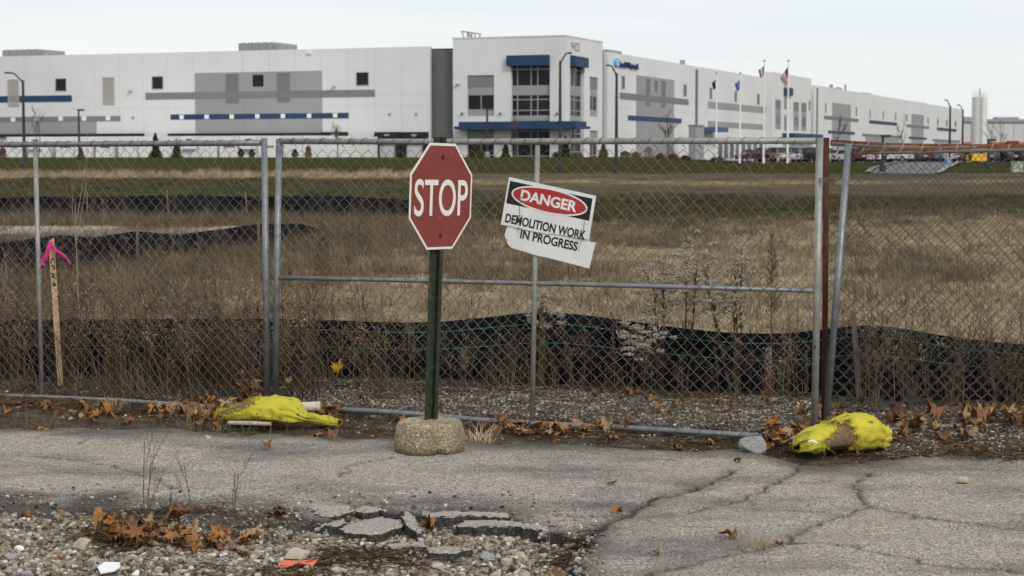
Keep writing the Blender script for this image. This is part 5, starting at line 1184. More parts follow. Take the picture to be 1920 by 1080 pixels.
fl = [at(x, y, a0.y-.13+.05*k) for k, (x, y) in enumerate(((1488, 836), (1506, 827), (1530, 824), (1548, 832), (1560, 848), (1567, 857)))]
V = []; 
for i, p in enumerate(fl): V += [p, p+Vector((.02, .10, .035))]
mb.add(V, [(2*i, 2*i+2, 2*i+3, 2*i+1) for i in range(len(fl)-1)]); r_f = mb.obj('torn_flap', M['bag_olive'], b2, smooth=True); sm = r_f.modifiers.new('thickness', 'SOLIDIFY'); sm.thickness = .006
MB().tube([at(1516, 828, a0.y-.16), at(1524, 827, a0.y-.17), at(1533, 831, a0.y-.17)], [.006, .008, .005], 6).obj('paper_tag', M['foam'], b2)
# ================================================================ STONES, CHUNKS, LITTER
def stone_mb(rx, ry, rz, seed, n=2, cut=5):
    b = bmesh.new(); bmesh.ops.create_icosphere(b, subdivisions=n, radius=1); rs = random.Random(seed)
    planes = [(Vector((rs.gauss(0, 1), rs.gauss(0, 1), rs.gauss(0, 1))).normalized(), rs.uniform(.5, .82)) for _ in range(cut)]
    for v in b.verts:
        p = v.co.copy()
        for d, k in planes:
            e = p.dot(d)-k
            if e > 0: p -= d*e
        p *= 1+.09*float(vnoise(p.x*2.2, p.y*2.2, p.z*2.2, seed)); v.co = Vector((p.x*rx, p.y*ry, p.z*rz))
    mb = MB(); mb.add([tuple(v.co) for v in b.verts], [tuple(w.index for w in f.verts) for f in b.faces]); b.free(); return mb
def put_stone(name, label, px, py, w, h, d, m, seed, cat='stone', group=None, rz=0.0, n=3):
    g = G(px, py, -.0); k = g.y/FPX*1.0; rx, rz_ = w*k/2, h*k/2*1.15
    o = stone_mb(rx, d*k/2, rz_, seed, n, 9).obj(name, m, smooth=False); z = dirt_level(g.x, g.y); o.location = (g.x, g.y+d*k/2*.6, z+rz_*.62); o.rotation_euler = (0, 0, rz); return tag(o, label, cat, group)
def dirt_level(x, y):
    zp = float(pave(np.array([x]), np.array([y]))[0][0]); return max(zp, float(dirt_z(x, y)), float(tz(x, y)))
put_stone('rock', 'angular grey granite rock lying at the end of the gate bottom rail', 1414, 850, 54, 36, 50, M['granite'], 3, 'rock')
put_stone('stone', 'blocky tan limestone lump beside the leaf pile', 151, 1013, 46, 30, 40, M['limestone'], 11)
put_stone('stone', 'broad flat tan limestone lump behind the orange plastic scrap', 553, 1018, 68, 27, 46, M['limestone'], 13)
put_stone('stone', 'lone tan stone on the clean right pavement', 1806, 908, 27, 15, 20, M['limestone'], 17)
put_stone('stone', 'small white angular stone at the dark crumbled asphalt margin', 35, 1012, 19, 15, 15, M['foam'], 19)
put_stone('stone', 'round dark grey stone under the broken asphalt slabs', 915, 1019, 38, 20, 28, M['granite'], 23)
put_stone('stone', 'tan stone wedged between the broken asphalt slabs', 742, 973, 22, 15, 16, M['limestone'], 29)
rs = random.Random(4)
for i in range(46):
    px, py = rs.uniform(0, 1060), rs.uniform(1010, 1078)
    if 120 < px < 200 and py < 1030 or py < 985+.02*px: continue
    w = 10+24*rs.random()**2; m_ = M['limestone'] if rs.random() < .75 else M['granite']
    near_ = min(((abs(px-a)+abs(py-b), n_) for a, b, n_ in ((205, 1048, 'white foam scrap'), (555, 1030, 'orange plastic strip'), (151, 1005, 'blocky limestone lump'), (880, 1035, 'half-buried asphalt fragments'), (1050, 1060, 'curled leaf under the pavement corner'), (35, 1010, 'small white stone'), (330, 1005, 'foreground leaf pile'), (680, 1010, 'slanted asphalt slab'))))[1]
    put_stone('stone', ('small ' if w < 14 else 'mid-sized ' if w < 22 else 'chunky ')+('tan' if m_ is M['limestone'] else 'grey')+' stone in the gravel nearest the '+near_, px, py, w, w*rs.uniform(.45, .65), w*.8, m_, 100+i, group='larger stones in the foreground gravel', rz=rs.uniform(0, 3), n=2)
for i, (px, py, w) in enumerate(((390, 825, 15), (131, 777, 16), (540, 771, 9), (183, 798, 10), (1078, 803, 8))):
    put_stone('stone', 'pale pebble lying on the dirt verge before the left fence panel' if i < 4 else 'pale pebble by the leaves at the gate rail', px, py, w, w*.6, w*.8, M['limestone'], 60+i, group='verge pebbles' if i < 4 else None, n=2)
def chunk(label, pts, th, tilt=0.0, zt=-.005, sc=3.0, ox=500, oy=800, jag=.013, rake=.0):
    base = [G(ox+a/sc, oy+b/sc, zt) for a, b in pts]; P = []
    for a, b in zip(base, base[1:]+base[:1]):
        n = max(2, int((b-a).length/.022))
        for k in range(n): P.append(a+(b-a)*k/n+Vector((random.uniform(-jag, jag), random.uniform(-jag, jag), random.uniform(-.003, .003))))
    c = sum(P, Vector())/len(P); P = [p+Vector((0, 0, tilt*(p.x-c.x)+rake*(p.y-c.y))) for p in P]
    ctr = c; mb = MB(); n = len(P); ins = [ctr+(p-ctr)*random.uniform(.82, .95)+Vector((0, 0, random.uniform(.002, .008))) for p in P]; low = [ctr+(p-ctr)*random.uniform(.96, 1.03)+Vector((random.uniform(-.006, .006), random.uniform(-.006, .006), -th+random.uniform(-.006, .006))) for p in P]
    mb.add(ins+P+low, [tuple(range(n))]+[(i, (i+1) % n, n+(i+1) % n, n+i) for i in range(n)]+[(n+i, n+(i+1) % n, 2*n+(i+1) % n, 2*n+i) for i in range(n)]+[tuple(range(3*n-1, 2*n-1, -1))])
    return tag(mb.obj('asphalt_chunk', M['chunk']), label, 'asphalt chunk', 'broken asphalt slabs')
chunk('long thin broken asphalt slab at the back of the hole', [(880, 492), (1060, 480), (1350, 488), (1372, 500), (1340, 512), (1130, 506), (905, 512)], .08, zt=.0)
chunk('longest broken asphalt slab, lying in front of the thin one', [(1068, 560), (1110, 528), (1250, 526), (1380, 537), (1590, 562), (1588, 590), (1400, 566), (1150, 566)], .075, zt=-.016)
chunk('wide cracked asphalt slab sunk at a slant into the gravel', [(405, 565), (500, 535), (640, 505), (690, 520), (765, 540), (758, 572), (610, 612), (480, 598)], .07, .05, -.02)
chunk('small asphalt piece tipped on edge beside the slanted slab', [(752, 505), (800, 492), (872, 548), (858, 580), (800, 570), (768, 545)], .09, -.5, -.005)
chunk('flat asphalt fragment half buried in gravel', [(690, 668), (760, 655), (900, 652), (888, 672), (720, 688)], .04, 0, -.045)
chunk('flat pointed asphalt fragment beside the half-buried one', [(905, 690), (1000, 670), (1170, 688), (1060, 712), (920, 716)], .04, 0, -.04)
chunk('dark crumbled asphalt lump left of the slanted slab', [(292, 548), (340, 522), (440, 520), (445, 540), (400, 560)], .05, 0, -.025)
chunk('cracked asphalt flake lifting from the pavement edge', [(225, 455), (330, 440), (470, 445), (500, 470), (400, 505), (300, 505)], .05, -.03, -.002)
chunk('narrow asphalt sliver at the pavement break', [(500, 470), (540, 452), (640, 448), (636, 470), (560, 492)], .05, .0, -.004)
def crumple(name, label, cat, pts, m, z=.02, Yoff=0.0):
    P = [G(a, b, 0) for a, b in pts]; c = sum(P, Vector())/len(P); zc = dirt_level(c.x, c.y); V = [c+Vector((0, 0, zc+.02+z*1.6))]
    for i, p in enumerate(P): V.append(Vector((p.x, p.y, zc+.028+z*abs(math.sin(i*1.9)))))
    n = len(P); o = MB().add(V, [(0, 1+i, 1+(i+1) % n) for i in range(n)]).obj(name, m, smooth=False); sm = o.modifiers.new('thickness', 'SOLIDIFY'); sm.thickness = .006
    return tag(o, label, cat)
crumple('foam_scrap', 'white foam scrap lying on the foreground gravel', 'litter', [(182, 1045), (196, 1041), (224, 1040), (226, 1048), (214, 1057), (188, 1057)], M['foam'], .012)
crumple('foam_scrap', 'tiny white foam flake beside the larger white scrap', 'litter', [(247, 1059), (256, 1053), (261, 1054), (258, 1062)], M['foam'], .008)
crumple('plastic_scrap', 'twisted orange plastic strip on the foreground gravel', 'litter', [(521, 1029), (535, 1027), (560, 1028), (580, 1026), (597, 1025), (585, 1034), (560, 1031), (540, 1037), (524, 1037)], M['orange_tape'], .015)
p, q = at(566, 766, G(560, 786).y+.12), at(601, 762, G(560, 786).y+.16)
o = MB().tube([p-Vector((.25, 0, .0)), q-Vector((.01, 0, 0)), q], [.033, .033, .026], 18).obj('plastic_pipe', M['pvc'], smooth=False); tag(shade(o), 'off-white plastic pipe end lying behind the tied yellow sandbag', 'pipe')
g0, g1 = G(428, 796), G(508, 799); o = MB().tube([g0+Vector((0, .0, .012)), (g0+g1)/2+Vector((0, 0, .014)), g1+Vector((0, 0, .014))], [.012, .014, .012], 8).obj('broken_stick', mat('bleached_wood', lin(.4, .36, .28), lin(.5, .46, .38), 30, .9)); tag(o, 'bleached stick lying under the tied yellow sandbag', 'stick')
g0 = G(1078, 795); cz = dirt_level(g0.x, g0.y); o = MB().lathe([(.022, 0), (.028, .01), (.03, .045), (.024, .055), (.0, .056)], 18, Matrix.Translation((g0.x, g0.y+.05, cz-.004)) @ Matrix.Rotation(R(15), 4, 'Y')).obj('orange_litter_cup', mat('faded_orange_plastic', lin(.5, .16, .09), lin(.6, .26, .17), 30, .6)); tag(shade(o), 'faded orange plastic cup scrap behind the gate bottom rail', 'litter')

# ================================================================ FALLEN LEAVES
def leaf_mesh(i):
    rs = random.Random(50+i); half = [(0, -.5), (.10, -.42), (.30, -.46), (.26, -.30), (.5, -.12), (.36, -.06), (.52, .2), (.30, .14), (.26, .30), (.13, .24), (.0, .56)]
    half = [(a*rs.uniform(.85, 1.1), b*rs.uniform(.9, 1.08)) for a, b in half]
    half = [(a*q, b*q) for (a, b), q in zip(half, [rs.uniform(.8, 1.02) for _ in half])]; out = half+[(-a*rs.uniform(.85, 1.1), b) for a, b in half[-2:0:-1]]
    inner = [(a*.5, b*.5) for a, b in out]; cu, cv, cw = rs.choice((-1, 1))*rs.uniform(.9, 2.2), rs.uniform(.3, 2.0), rs.uniform(-1.2, 1.2)
    fold = rs.uniform(.15, .9)*rs.choice((1, 1, -1))
    def z(a, b): return fold*abs(a)+.55*cu*a*a+.45*cv*b*b+cw*a*b+.16*math.sin(a*9+i)*b+.09*math.sin(b*13+i*2)+.05*math.sin(a*17+b*11)
    pts = [(0, 0)]+inner+out; n = len(out); V = []
    for a, b in pts:
        h = z(a, b); sh = 1-.5*min(1, abs(h)); V.append((a*sh, b*sh, h))
    mn = min(v[2] for v in V); V = [(a, b, h-mn) for a, b, h in V]
    F_ = [(0, 1+k, 1+(k+1) % n) for k in range(n)]+[(1+k, 1+n+k, 1+n+(k+1) % n, 1+(k+1) % n) for k in range(n)]
    mb = MB().add(V, F_); mb.tube([V[1+n], (V[1+n][0]+.05, V[1+n][1]-.2, V[1+n][2]+.03), (V[1+n][0]+.15, V[1+n][1]-.42, V[1+n][2])], .012, 3, False)
    return mb
leafc = {'brown': (lin(.16, .07, .03), lin(.26, .125, .055)), 'orange': (lin(.29, .12, .03), lin(.42, .19, .055)), 'tan': (lin(.32, .20, .10), lin(.46, .32, .17)), 'yellow': (lin(.46, .22, .02), lin(.56, .3, .03))}
LM = {}; LME = {}
for nme, (c1, c2) in leafc.items():
    t = NT('dry_leaf_'+nme); t.rough(.7); cc = t.ramp(t.noise(3.5, 5, vec=t.local()), [(.3, c1), (.7, c2)])
    cc = t.mix(t.ramp(t.rand(), [(0, 0), (1, .4)]), cc, lin(.09, .042, .02)) if nme != 'yellow' else cc
    t.base(cc); t.bump(t.noise(9, 5, vec=t.local()), .4, .03); LM[nme] = t.m
leaf_me = {}
for i in range(7):
    for nme in LM: leaf_me[(i, nme)] = leaf_mesh(i).mesh('fallen_leaf', LM[nme], True)
LN = 0
def leaf(px, py, size, colour, label, group, z=None, flat=False, tilt=None):
    global LN; LN += 1
    g = G(px, py, 0.0); s = 1.12*size*g.y/FPX; o = bpy.data.objects.new('fallen_leaf', leaf_me[(random.randrange(7), colour)]); COL.objects.link(o)
    zz0 = dirt_level(g.x, g.y) if z is None else z; tl = tilt if tilt is not None else (.15 if flat else random.uniform(.05, .65))
    o.location = (g.x, g.y, zz0+.004+(0 if flat else s*.32*abs(math.sin(tl)))); o.rotation_euler = (random.uniform(-tl, tl), random.uniform(-tl, tl), random.uniform(0, 6.28)); o.scale = (s, s, s); return tag(o, label, 'leaf', group)
def drift(x0, x1, y0, y1, n, where, size=(24, 40), cols=('brown',)*5+('orange',)*6+('tan',)*3, layers=.07, curve=None):
    for k in range(n):
        px = random.uniform(x0, x1); f = random.random(); py = y0+(y1-y0)*f
        if curve: py += curve(px)
        c = random.choice(cols); sz_ = random.uniform(*size); wd = 'small' if sz_ < 22 else 'broad' if sz_ > 36 else 'mid-sized'; g = G(px, py); z = dirt_level(g.x, g.y)+random.random()**2*layers
        leaf(px, py, sz_, c, f'{wd} {c} dry maple leaf in the drift {where}', f'leaves in the drift {where}', z)
drift(355, 470, 766, 793, 46, 'at the torn end of the tied sandbag', (14, 36), layers=.11)
drift(440, 535, 752, 764, 20, 'behind the tied sandbag', (24, 36), layers=.16)
drift(595, 632, 772, 792, 9, 'at the tied tail of the sandbag', (24, 36), layers=.09)
drift(150, 370, 762, 790, 32, 'under the left fence rail', (13, 34), layers=.03)
drift(10, 180, 752, 782, 14, 'before the lath stake', (18, 28), layers=.02)
drift(900, 1190, 797, 814, 30, 'along the gate bottom rail', (20, 36), layers=.03, curve=lambda x: (x-1040)*.045)
drift(1432, 1510, 818, 842, 26, 'between the granite rock and the ripped sandbag', (26, 40), ('brown',)*3+('orange',)*6+('tan',), .10)
drift(1495, 1590, 798, 812, 10, 'behind the ripped sandbag', (24, 36), layers=.14)
drift(1672, 1930, 804, 826, 38, 'along the leaning panel', (26, 52), ('brown',)*4+('orange',)*4+('tan',)*5, .07, lambda x: (1800-x)*.03)
drift(190, 355, 992, 1010, 40, 'caught in the foreground twigs', (24, 52), layers=.10)
drift(330, 480, 988, 1012, 22, 'trailing from the foreground twigs', (20, 46), layers=.04)
drift(660, 1520, 745, 790, 16, 'on the gravel behind the gate', (14, 24), layers=.01)
lone = 'lone leaves on the pavement'
for px, py, s, c, lab in ((80, 800, 28, 'yellow', 'yellow maple leaf on the pavement before the left panel'), (502, 843, 20, 'brown', 'small brown leaf on the pavement before the tied sandbag'), (1041, 834, 20, 'brown', 'brown leaf just before the gate on the pavement'),
    (1158, 960, 26, 'orange', 'orange leaf on the pavement beside the widest crack'), (1362, 1006, 46, 'tan', 'large tan leaf beside the dry grass tuft'), (1234, 1043, 26, 'tan', 'tan leaf on the cracked slab before the grass tuft'), (1462, 1021, 24, 'brown', 'brown leaf tucked behind the dry grass tuft'),
    (1085, 1014, 44, 'brown', 'big brown leaf at the rounded pavement corner'), (1050, 1060, 46, 'brown', 'curled brown leaf in the gravel below the pavement corner'), (800, 975, 34, 'orange', 'orange leaf standing among the broken slabs'), (1018, 1078, 40, 'tan', 'tan leaf at the edge of the gravel'),
    (850, 1000, 26, 'brown', 'brown leaf under the longest broken slab'), (1148, 910, 22, 'tan', 'pale leaf flat on the pavement right of the concrete base'), (1384, 868, 20, 'brown', 'brown leaf before the granite rock'), (1268, 829, 30, 'brown', 'flat brown leaf below the gate rail'), (1333, 822, 26, 'orange', 'orange leaf leaning on the gate rail'),
    (1610, 846, 26, 'brown', 'brown leaf stuck to the front of the ripped sandbag'), (596, 813, 24, 'orange', 'orange leaf on the weed stems before the sandbag tail'), (630, 824, 28, 'brown', 'brown leaf lying on the pavement edge past the sandbag tail'), (487, 796, 28, 'brown', 'brown leaf against the front of the tied sandbag'),
    (90, 1066, 40, 'brown', 'brown leaf in the near gravel by the white stone'), (200, 1074, 38, 'brown', 'brown leaf in the near gravel under the white foam'), (52, 958, 30, 'brown', 'brown leaf on the dark crumbled asphalt'), (520, 952, 46, 'brown', 'dark crumpled leaf at the torn pavement edge'), (115, 1030, 24, 'brown', 'small brown leaf by the tan limestone lump')):
    leaf(px, py, s, c, lab, None, flat=True, tilt=.35)
# leaves caught in the wire
for px, py, s, c, lab in ((636, 687, 30, 'yellow', 'bright orange-yellow leaf caught in the gate mesh'), (544, 712, 18, 'tan', 'pale leaf caught low in the gate mesh beside the hinge stile'), (1453, 788, 24, 'orange', 'orange leaf hanging at the foot of the latch stile')):
    o = bpy.data.objects.new('fallen_leaf', leaf_me[(2, c)]); COL.objects.link(o); p = PF.xyz(px, py, .015); k = s*12.3/FPX; o.location = p; o.rotation_euler = (R(78), R(12), R(-18)); o.scale = (k,)*3; tag(o, lab, 'leaf')
# ================================================================ SCATTER (countless gravel, grass and weeds)
def scatter(name, label, cat, protos, pos, scl, rot, pick):
    pos = np.asarray(pos, np.float32); n = len(pos)
    pc = bpy.data.collections.new(name+'_kinds')
    for p in protos: pc.objects.link(p)
    m = bpy.data.meshes.new(name); m.vertices.add(n); m.vertices.foreach_set('co', pos.ravel())
    for nm, ty, val, key in (('scl', 'FLOAT', np.asarray(scl, np.float32), 'value'), ('rot', 'FLOAT_VECTOR', np.asarray(rot, np.float32).ravel(), 'vector'), ('pick', 'INT', np.asarray(pick, np.int32), 'value')):
        a = m.attributes.new(nm, ty, 'POINT'); a.data.foreach_set(key, val)
    o = bpy.data.objects.new(name, m); COL.objects.link(o)
    g = bpy.data.node_groups.new(name, 'GeometryNodeTree'); g.interface.new_socket('Geometry', in_out='INPUT', socket_type='NodeSocketGeometry'); g.interface.new_socket('Geometry', in_out='OUTPUT', socket_type='NodeSocketGeometry')
    N, Lk = g.nodes, g.links; gi, go = N.new('NodeGroupInput'), N.new('NodeGroupOutput'); iop = N.new('GeometryNodeInstanceOnPoints'); ci = N.new('GeometryNodeCollectionInfo')
    ci.inputs['Collection'].default_value = pc; ci.inputs['Separate Children'].default_value = True; ci.inputs['Reset Children'].default_value = True
    def na(nm, ty): q = N.new('GeometryNodeInputNamedAttribute'); q.data_type = ty; q.inputs['Name'].default_value = nm; return q.outputs['Attribute']
    er = N.new('FunctionNodeEulerToRotation'); Lk.new(na('rot', 'FLOAT_VECTOR'), er.inputs[0])
    Lk.new(gi.outputs[0], iop.inputs['Points']); Lk.new(ci.outputs[0], iop.inputs['Instance']); iop.inputs['Pick Instance'].default_value = True
    Lk.new(na('pick', 'INT'), iop.inputs['Instance Index']); Lk.new(er.outputs[0], iop.inputs['Rotation']); Lk.new(na('scl', 'FLOAT'), iop.inputs['Scale']); Lk.new(iop.outputs[0], go.inputs[0])
    md = o.modifiers.new('scatter', 'NODES'); md.node_group = g
    return tag(o, label, cat, None, 'stuff')
def proto(mb, name, m, m2=None, split=None, smooth=False):
    me = mb.mesh(name, m, smooth)
    if m2:
        me.materials.append(m2); me.polygons.foreach_set('material_index', [1 if i >= split else 0 for i in range(len(me.polygons))])
    return bpy.data.objects.new(name, me)
def rots(n, tilt): return np.column_stack([rng.uniform(-tilt, tilt, n), rng.uniform(-tilt, tilt, n), rng.uniform(0, 6.283, n)])
def rmat(name, stops, rough=.9, nscale=None):
    t = NT(name); t.rough(rough); t.p.inputs['Specular IOR Level'].default_value = .05; c = t.ramp(t.rand(), stops)
    if nscale: c = t.mix(1.0, c, t.ramp(t.noise(nscale, 4), [(.3, lin(.7, .7, .7)), (.7, lin(1.25, 1.25, 1.25))]), 'MULTIPLY')
    t.base(c); return t.m
# ---- gravel
M['gravel'] = rmat('mixed_gravel', [(0, lin(.06, .05, .042)), (.22, lin(.16, .125, .09)), (.48, lin(.28, .235, .18)), (.72, lin(.24, .22, .195)), (.9, lin(.4, .355, .285)), (1, lin(.62, .59, .53))], nscale=140)
gprot = []
for i in range(7): gprot.append(proto(stone_mb(.5, .42, .32, 200+i, 1 if i < 4 else 2, 6), 'gravel_stone', M['gravel']))
def dirt_lv(P):
    z1, at_ = pave(P[:, 0].copy(), P[:, 1].copy()); return np.maximum(z1, dirt_z(P[:, 0], P[:, 1]))
def gravel_pts(n, x0, x1, y0, y1, acc, smin, smax, pw=2.0):
    P = np.column_stack([rng.uniform(x0, x1, n), rng.uniform(y0, y1, n)]); k = acc(P[:, 0], P[:, 1]) > rng.random(n); P = P[k]; s = smin+(smax-smin)*rng.random(len(P))**pw
    return np.column_stack([P, dirt_lv(P)+s*.10]), s
def hole(x, y): return (inside(x, y, hole_poly)).astype(float)
near_edge = lambda x, y: np.exp(-seg_dist(x, y, edge_w)/.22)*(x < .4)
patch = lambda x, y: .72+.28*sstep(-.15, .35, fbm(x*1.5, y*1.5, 0, 88, 3))
A_ = gravel_pts(110000, -3.6, .9, 5.9, 9.0, lambda x, y: hole(x, y)*patch(x, y)*(1-.8*sstep(.42, .1, seg_dist(x, y, edge_w))*sstep(-.8, -1.3, x)), .007, .042, 2.4)
B_ = gravel_pts(14000, -3.6, .9, 7.4, 9.6, lambda x, y: (1-hole(x, y))*near_edge(x, y)*.8, .006, .03, 2.5)
fyl = lambda x: 12.0-.405*x
strip = lambda x, y: sstep(-.25, .1, y-fyl(x))*(1-sstep(1.2, 1.75, y-fyl(x)))*(.12+.88*sstep(-1.9, -1.0, x))
C_ = gravel_pts(120000, -4.5, 5.0, 10.2, 15.0, strip, .006, .030, 2.0)
D_ = gravel_pts(26000, -5, 5, 8.0, 12.8, lambda x, y: sstep(-.9, -.2, y-fyl(x))*(1-sstep(-.05, .2, y-fyl(x)))*.8, .006, .026, 2.0)
E_ = gravel_pts(1500, -4, 4, 7.0, 12, lambda x, y: .5+0*x, .004, .016, 3)
P = np.concatenate([q[0] for q in (A_, B_, C_, D_, E_)]); s = np.concatenate([q[1] for q in (A_, B_, C_, D_, E_)])
scatter('gravel', 'pale mixed gravel strewn over the broken ground and behind the gate', 'gravel', gprot, P, s, rots(len(P), .6), rng.integers(0, 7, len(P)))

M['crumb'] = rmat('asphalt_crumbs', [(0, lin(.02, .02, .02)), (.6, lin(.06, .058, .055)), (1, lin(.16, .15, .14))], nscale=160)
cp = [proto(stone_mb(.5, .42, .34, 260+i, 1, 7), 'asphalt_crumb', M['crumb']) for i in range(4)]
Q_ = gravel_pts(9000, -3.4, .7, 7.4, 9.4, lambda x, y: np.exp(-seg_dist(x, y, edge_w)/.12)*.7*(.2+.8*hole(x, y))*(x < .3), .005, .04, 3.2)
scatter('asphalt_crumbs', 'dark asphalt crumbs along the ragged pavement edge', 'rubble', cp, Q_[0], Q_[1], rots(len(Q_[0]), .6), rng.integers(0, 4, len(Q_[0])))
# ---- grass tufts
def blade(mb, p, d, h, w, bend, tip=0.0, seg=3):
    d = Vector(d).normalized(); side = Vector((-d.y, d.x, 0)); side = side.normalized() if side.length > 1e-4 else Vector((1, 0, 0)); V = []; F_ = []
    for i in range(seg+1):
        f = i/seg; c = Vector(p)+Vector((0, 0, h*(f-.35*bend*f*f)))+d*(h*bend*f*f*.9); ww = w*(1-f*.85); V += [c-side*ww, c+side*ww]
    for i in range(seg): F_.append((2*i, 2*i+1, 2*i+3, 2*i+2))
    mb.add(V, F_)
def tuft(n, h, w, spread, seed, bend=(.2, .9)):
    rs = random.Random(seed); mb = MB()
    for _ in range(n):
        a = rs.uniform(0, 6.28); r = spread*math.sqrt(rs.random()); blade(mb, (r*math.cos(a), r*math.sin(a), -.02), (math.cos(a+rs.uniform(-1, 1)), math.sin(a+rs.uniform(-1, 1)), 0), h*rs.uniform(.45, 1.1), w*rs.uniform(.6, 1.2), rs.uniform(*bend))
    return mb
M['straw'] = rmat('dry_straw_grass', [(0, lin(.2, .152, .094)), (.5, lin(.345, .272, .176)), (1, lin(.49, .4, .27))])
M['brown_grass'] = rmat('brown_dead_grass', [(0, lin(.065, .049, .032)), (.5, lin(.135, .102, .066)), (1, lin(.235, .182, .118))])
M['olive_grass'] = rmat('olive_grass', [(0, lin(.035, .037, .016)), (.5, lin(.065, .064, .03)), (1, lin(.14, .115, .06))])
M['lawn_grass'] = rmat('short_lawn_grass', [(0, lin(.03, .042, .012)), (.6, lin(.048, .06, .02)), (1, lin(.09, .088, .035))])
straw = [proto(tuft(24, .125, .0038, .11, 300+i, (.6, 1.7)), 'straw_tuft', M['straw']) for i in range(4)]
brown = [proto(tuft(18, .26, .0032, .10, 320+i), 'brown_tuft', M['brown_grass']) for i in range(4)]
olive = [proto(tuft(24, .14, .006, .16, 340+i), 'olive_tuft', M['olive_grass']) for i in range(3)]
def field_pts(dens, y0, y1, acc, wid=.37):
    n = int(dens*wid*(y1*y1-y0*y0)); y = np.sqrt(rng.uniform(y0*y0, y1*y1, n)); x = rng.uniform(-wid, wid, n)*y
    k = acc(x, y) > rng.random(n); x, y = x[k], y[k]; return np.column_stack([x, y, terrain_z(x, y)])
side = lambda x, y: sstep(-4.5, 1.5, x+.02*y+2.5*fbm(x*.07, y*.07, 0, 31, 3))
barez = lambda x, y: 1-.97*sstep(37.5, 39.5, y)*sstep(46, 44, y)*sstep(-3, -6, x)
clump = lambda x, y, s=0: sstep(-.5, .5, fbm(x*.8, y*.8, 0, 91+s, 3))
sfy = lambda x: 14.25-.10*np.clip(x, -4, 4)+.35
a1 = field_pts(46, 14.4, 31, lambda x, y: (.12+.88*side(x, y))*(1-.6*sstep(.1, .5, fbm(x*.33, y*.22, 0, 121, 4)))*(y > sfy(x))*(.35+.65*clump(x, y)))
a2 = field_pts(20, 31, 47, lambda x, y: side(x, y)*(.4+.6*clump(x, y)))
P = np.concatenate([a1, a2]); s = np.concatenate([rng.uniform(.6, 1.25, len(a1)), rng.uniform(.9, 1.5, len(a2))])
scatter('dry_field_grass', 'flattened straw-coloured dry grass covering the field behind the gate', 'grass', straw, P, s, rots(len(P), .25), rng.integers(0, 4, len(P)))
b1_ = field_pts(42, 14.4, 46, lambda x, y: (1-side(x, y)*(.86-.55*sstep(.0, .45, fbm(x*.33, y*.22, 0, 121, 4))))*(y > sfy(x))*barez(x, y)*(.3+.7*clump(x, y, 5))*.9)
b2_ = field_pts(12, 38, 58, lambda x, y: (1-side(x, y))*barez(x, y)*(.3+.7*clump(x, y, 7)))
P = np.concatenate([b1_, b2_]); s = np.concatenate([rng.uniform(.6, 1.5, len(b1_)), rng.uniform(.9, 1.7, len(b2_))])
scatter('brown_field_grass', 'rough brown dead grass around the silt fences', 'grass', brown, P, s, rots(len(P), .2), rng.integers(0, 4, len(P)))
c1_ = field_pts(5.5, 43, 78, lambda x, y: side(x, y)*(.3+.7*clump(x, y, 9))); c2_ = field_pts(3.0, 56, 118, lambda x, y: (1-side(x, y))*(.4+.6*clump(x, y, 11)))
P = np.concatenate([c1_, c2_]); s = rng.uniform(.9, 2.0, len(P))
scatter('olive_grass', 'olive green mown grass in the strip before the lawn', 'grass', olive, P, s, rots(len(P), .2), rng.integers(0, 3, len(P)))
tan_ = [proto(tuft(26, .55, .012, .25, 360+i, (.1, .6)), 'tan_tuft', M['straw']) for i in range(3)]
P = field_pts(1.0, 118, 145, lambda x, y: (1-side(x, y))*(.3+.7*clump(x*.4, y*.4, 15)), .36); s = rng.uniform(.5, 1.15, len(P))
scatter('tan_grass', 'band of tall tan grass along the foot of the lawn', 'grass', tan_, P, s, rots(len(P), .1), rng.integers(0, 3, len(P)))

# ================================================================ WEEDS
M['stem'] = rmat('dry_weed_stem', [(0, lin(.03, .019, .011)), (.45, lin(.085, .053, .03)), (.8, lin(.17, .112, .062)), (1, lin(.25, .175, .10))])
M['head'] = rmat('dry_seed_head', [(0, lin(.10, .075, .052)), (.6, lin(.21, .165, .12)), (1, lin(.42, .355, .275))])
M['fluff'] = rmat('white_seed_fluff', [(0, lin(.2, .168, .13)), (1, lin(.36, .32, .26))])
M['weed_leaf'] = rmat('withered_green_leaf', [(0, lin(.045, .045, .02)), (.5, lin(.075, .068, .03)), (1, lin(.12, .095, .05))])
M['twig'] = mat('bare_twig_bark', lin(.08, .055, .04), lin(.13, .095, .065), 30, .9)
M['sapling'] = mat('pale_sapling_bark', lin(.26, .22, .17), lin(.36, .32, .26), 40, .85)
def octa(mb, p, r, rs):
    q = [Vector(p)+Vector(v)*r*rs.uniform(.7, 1.3) for v in ((1, 0, 0), (-1, 0, 0), (0, 1, 0), (0, -1, 0), (0, 0, 1), (0, 0, -1))]
    mb.add(q, [(0, 2, 4), (2, 1, 4), (1, 3, 4), (3, 0, 4), (2, 0, 5), (1, 2, 5), (3, 1, 5), (0, 3, 5)])
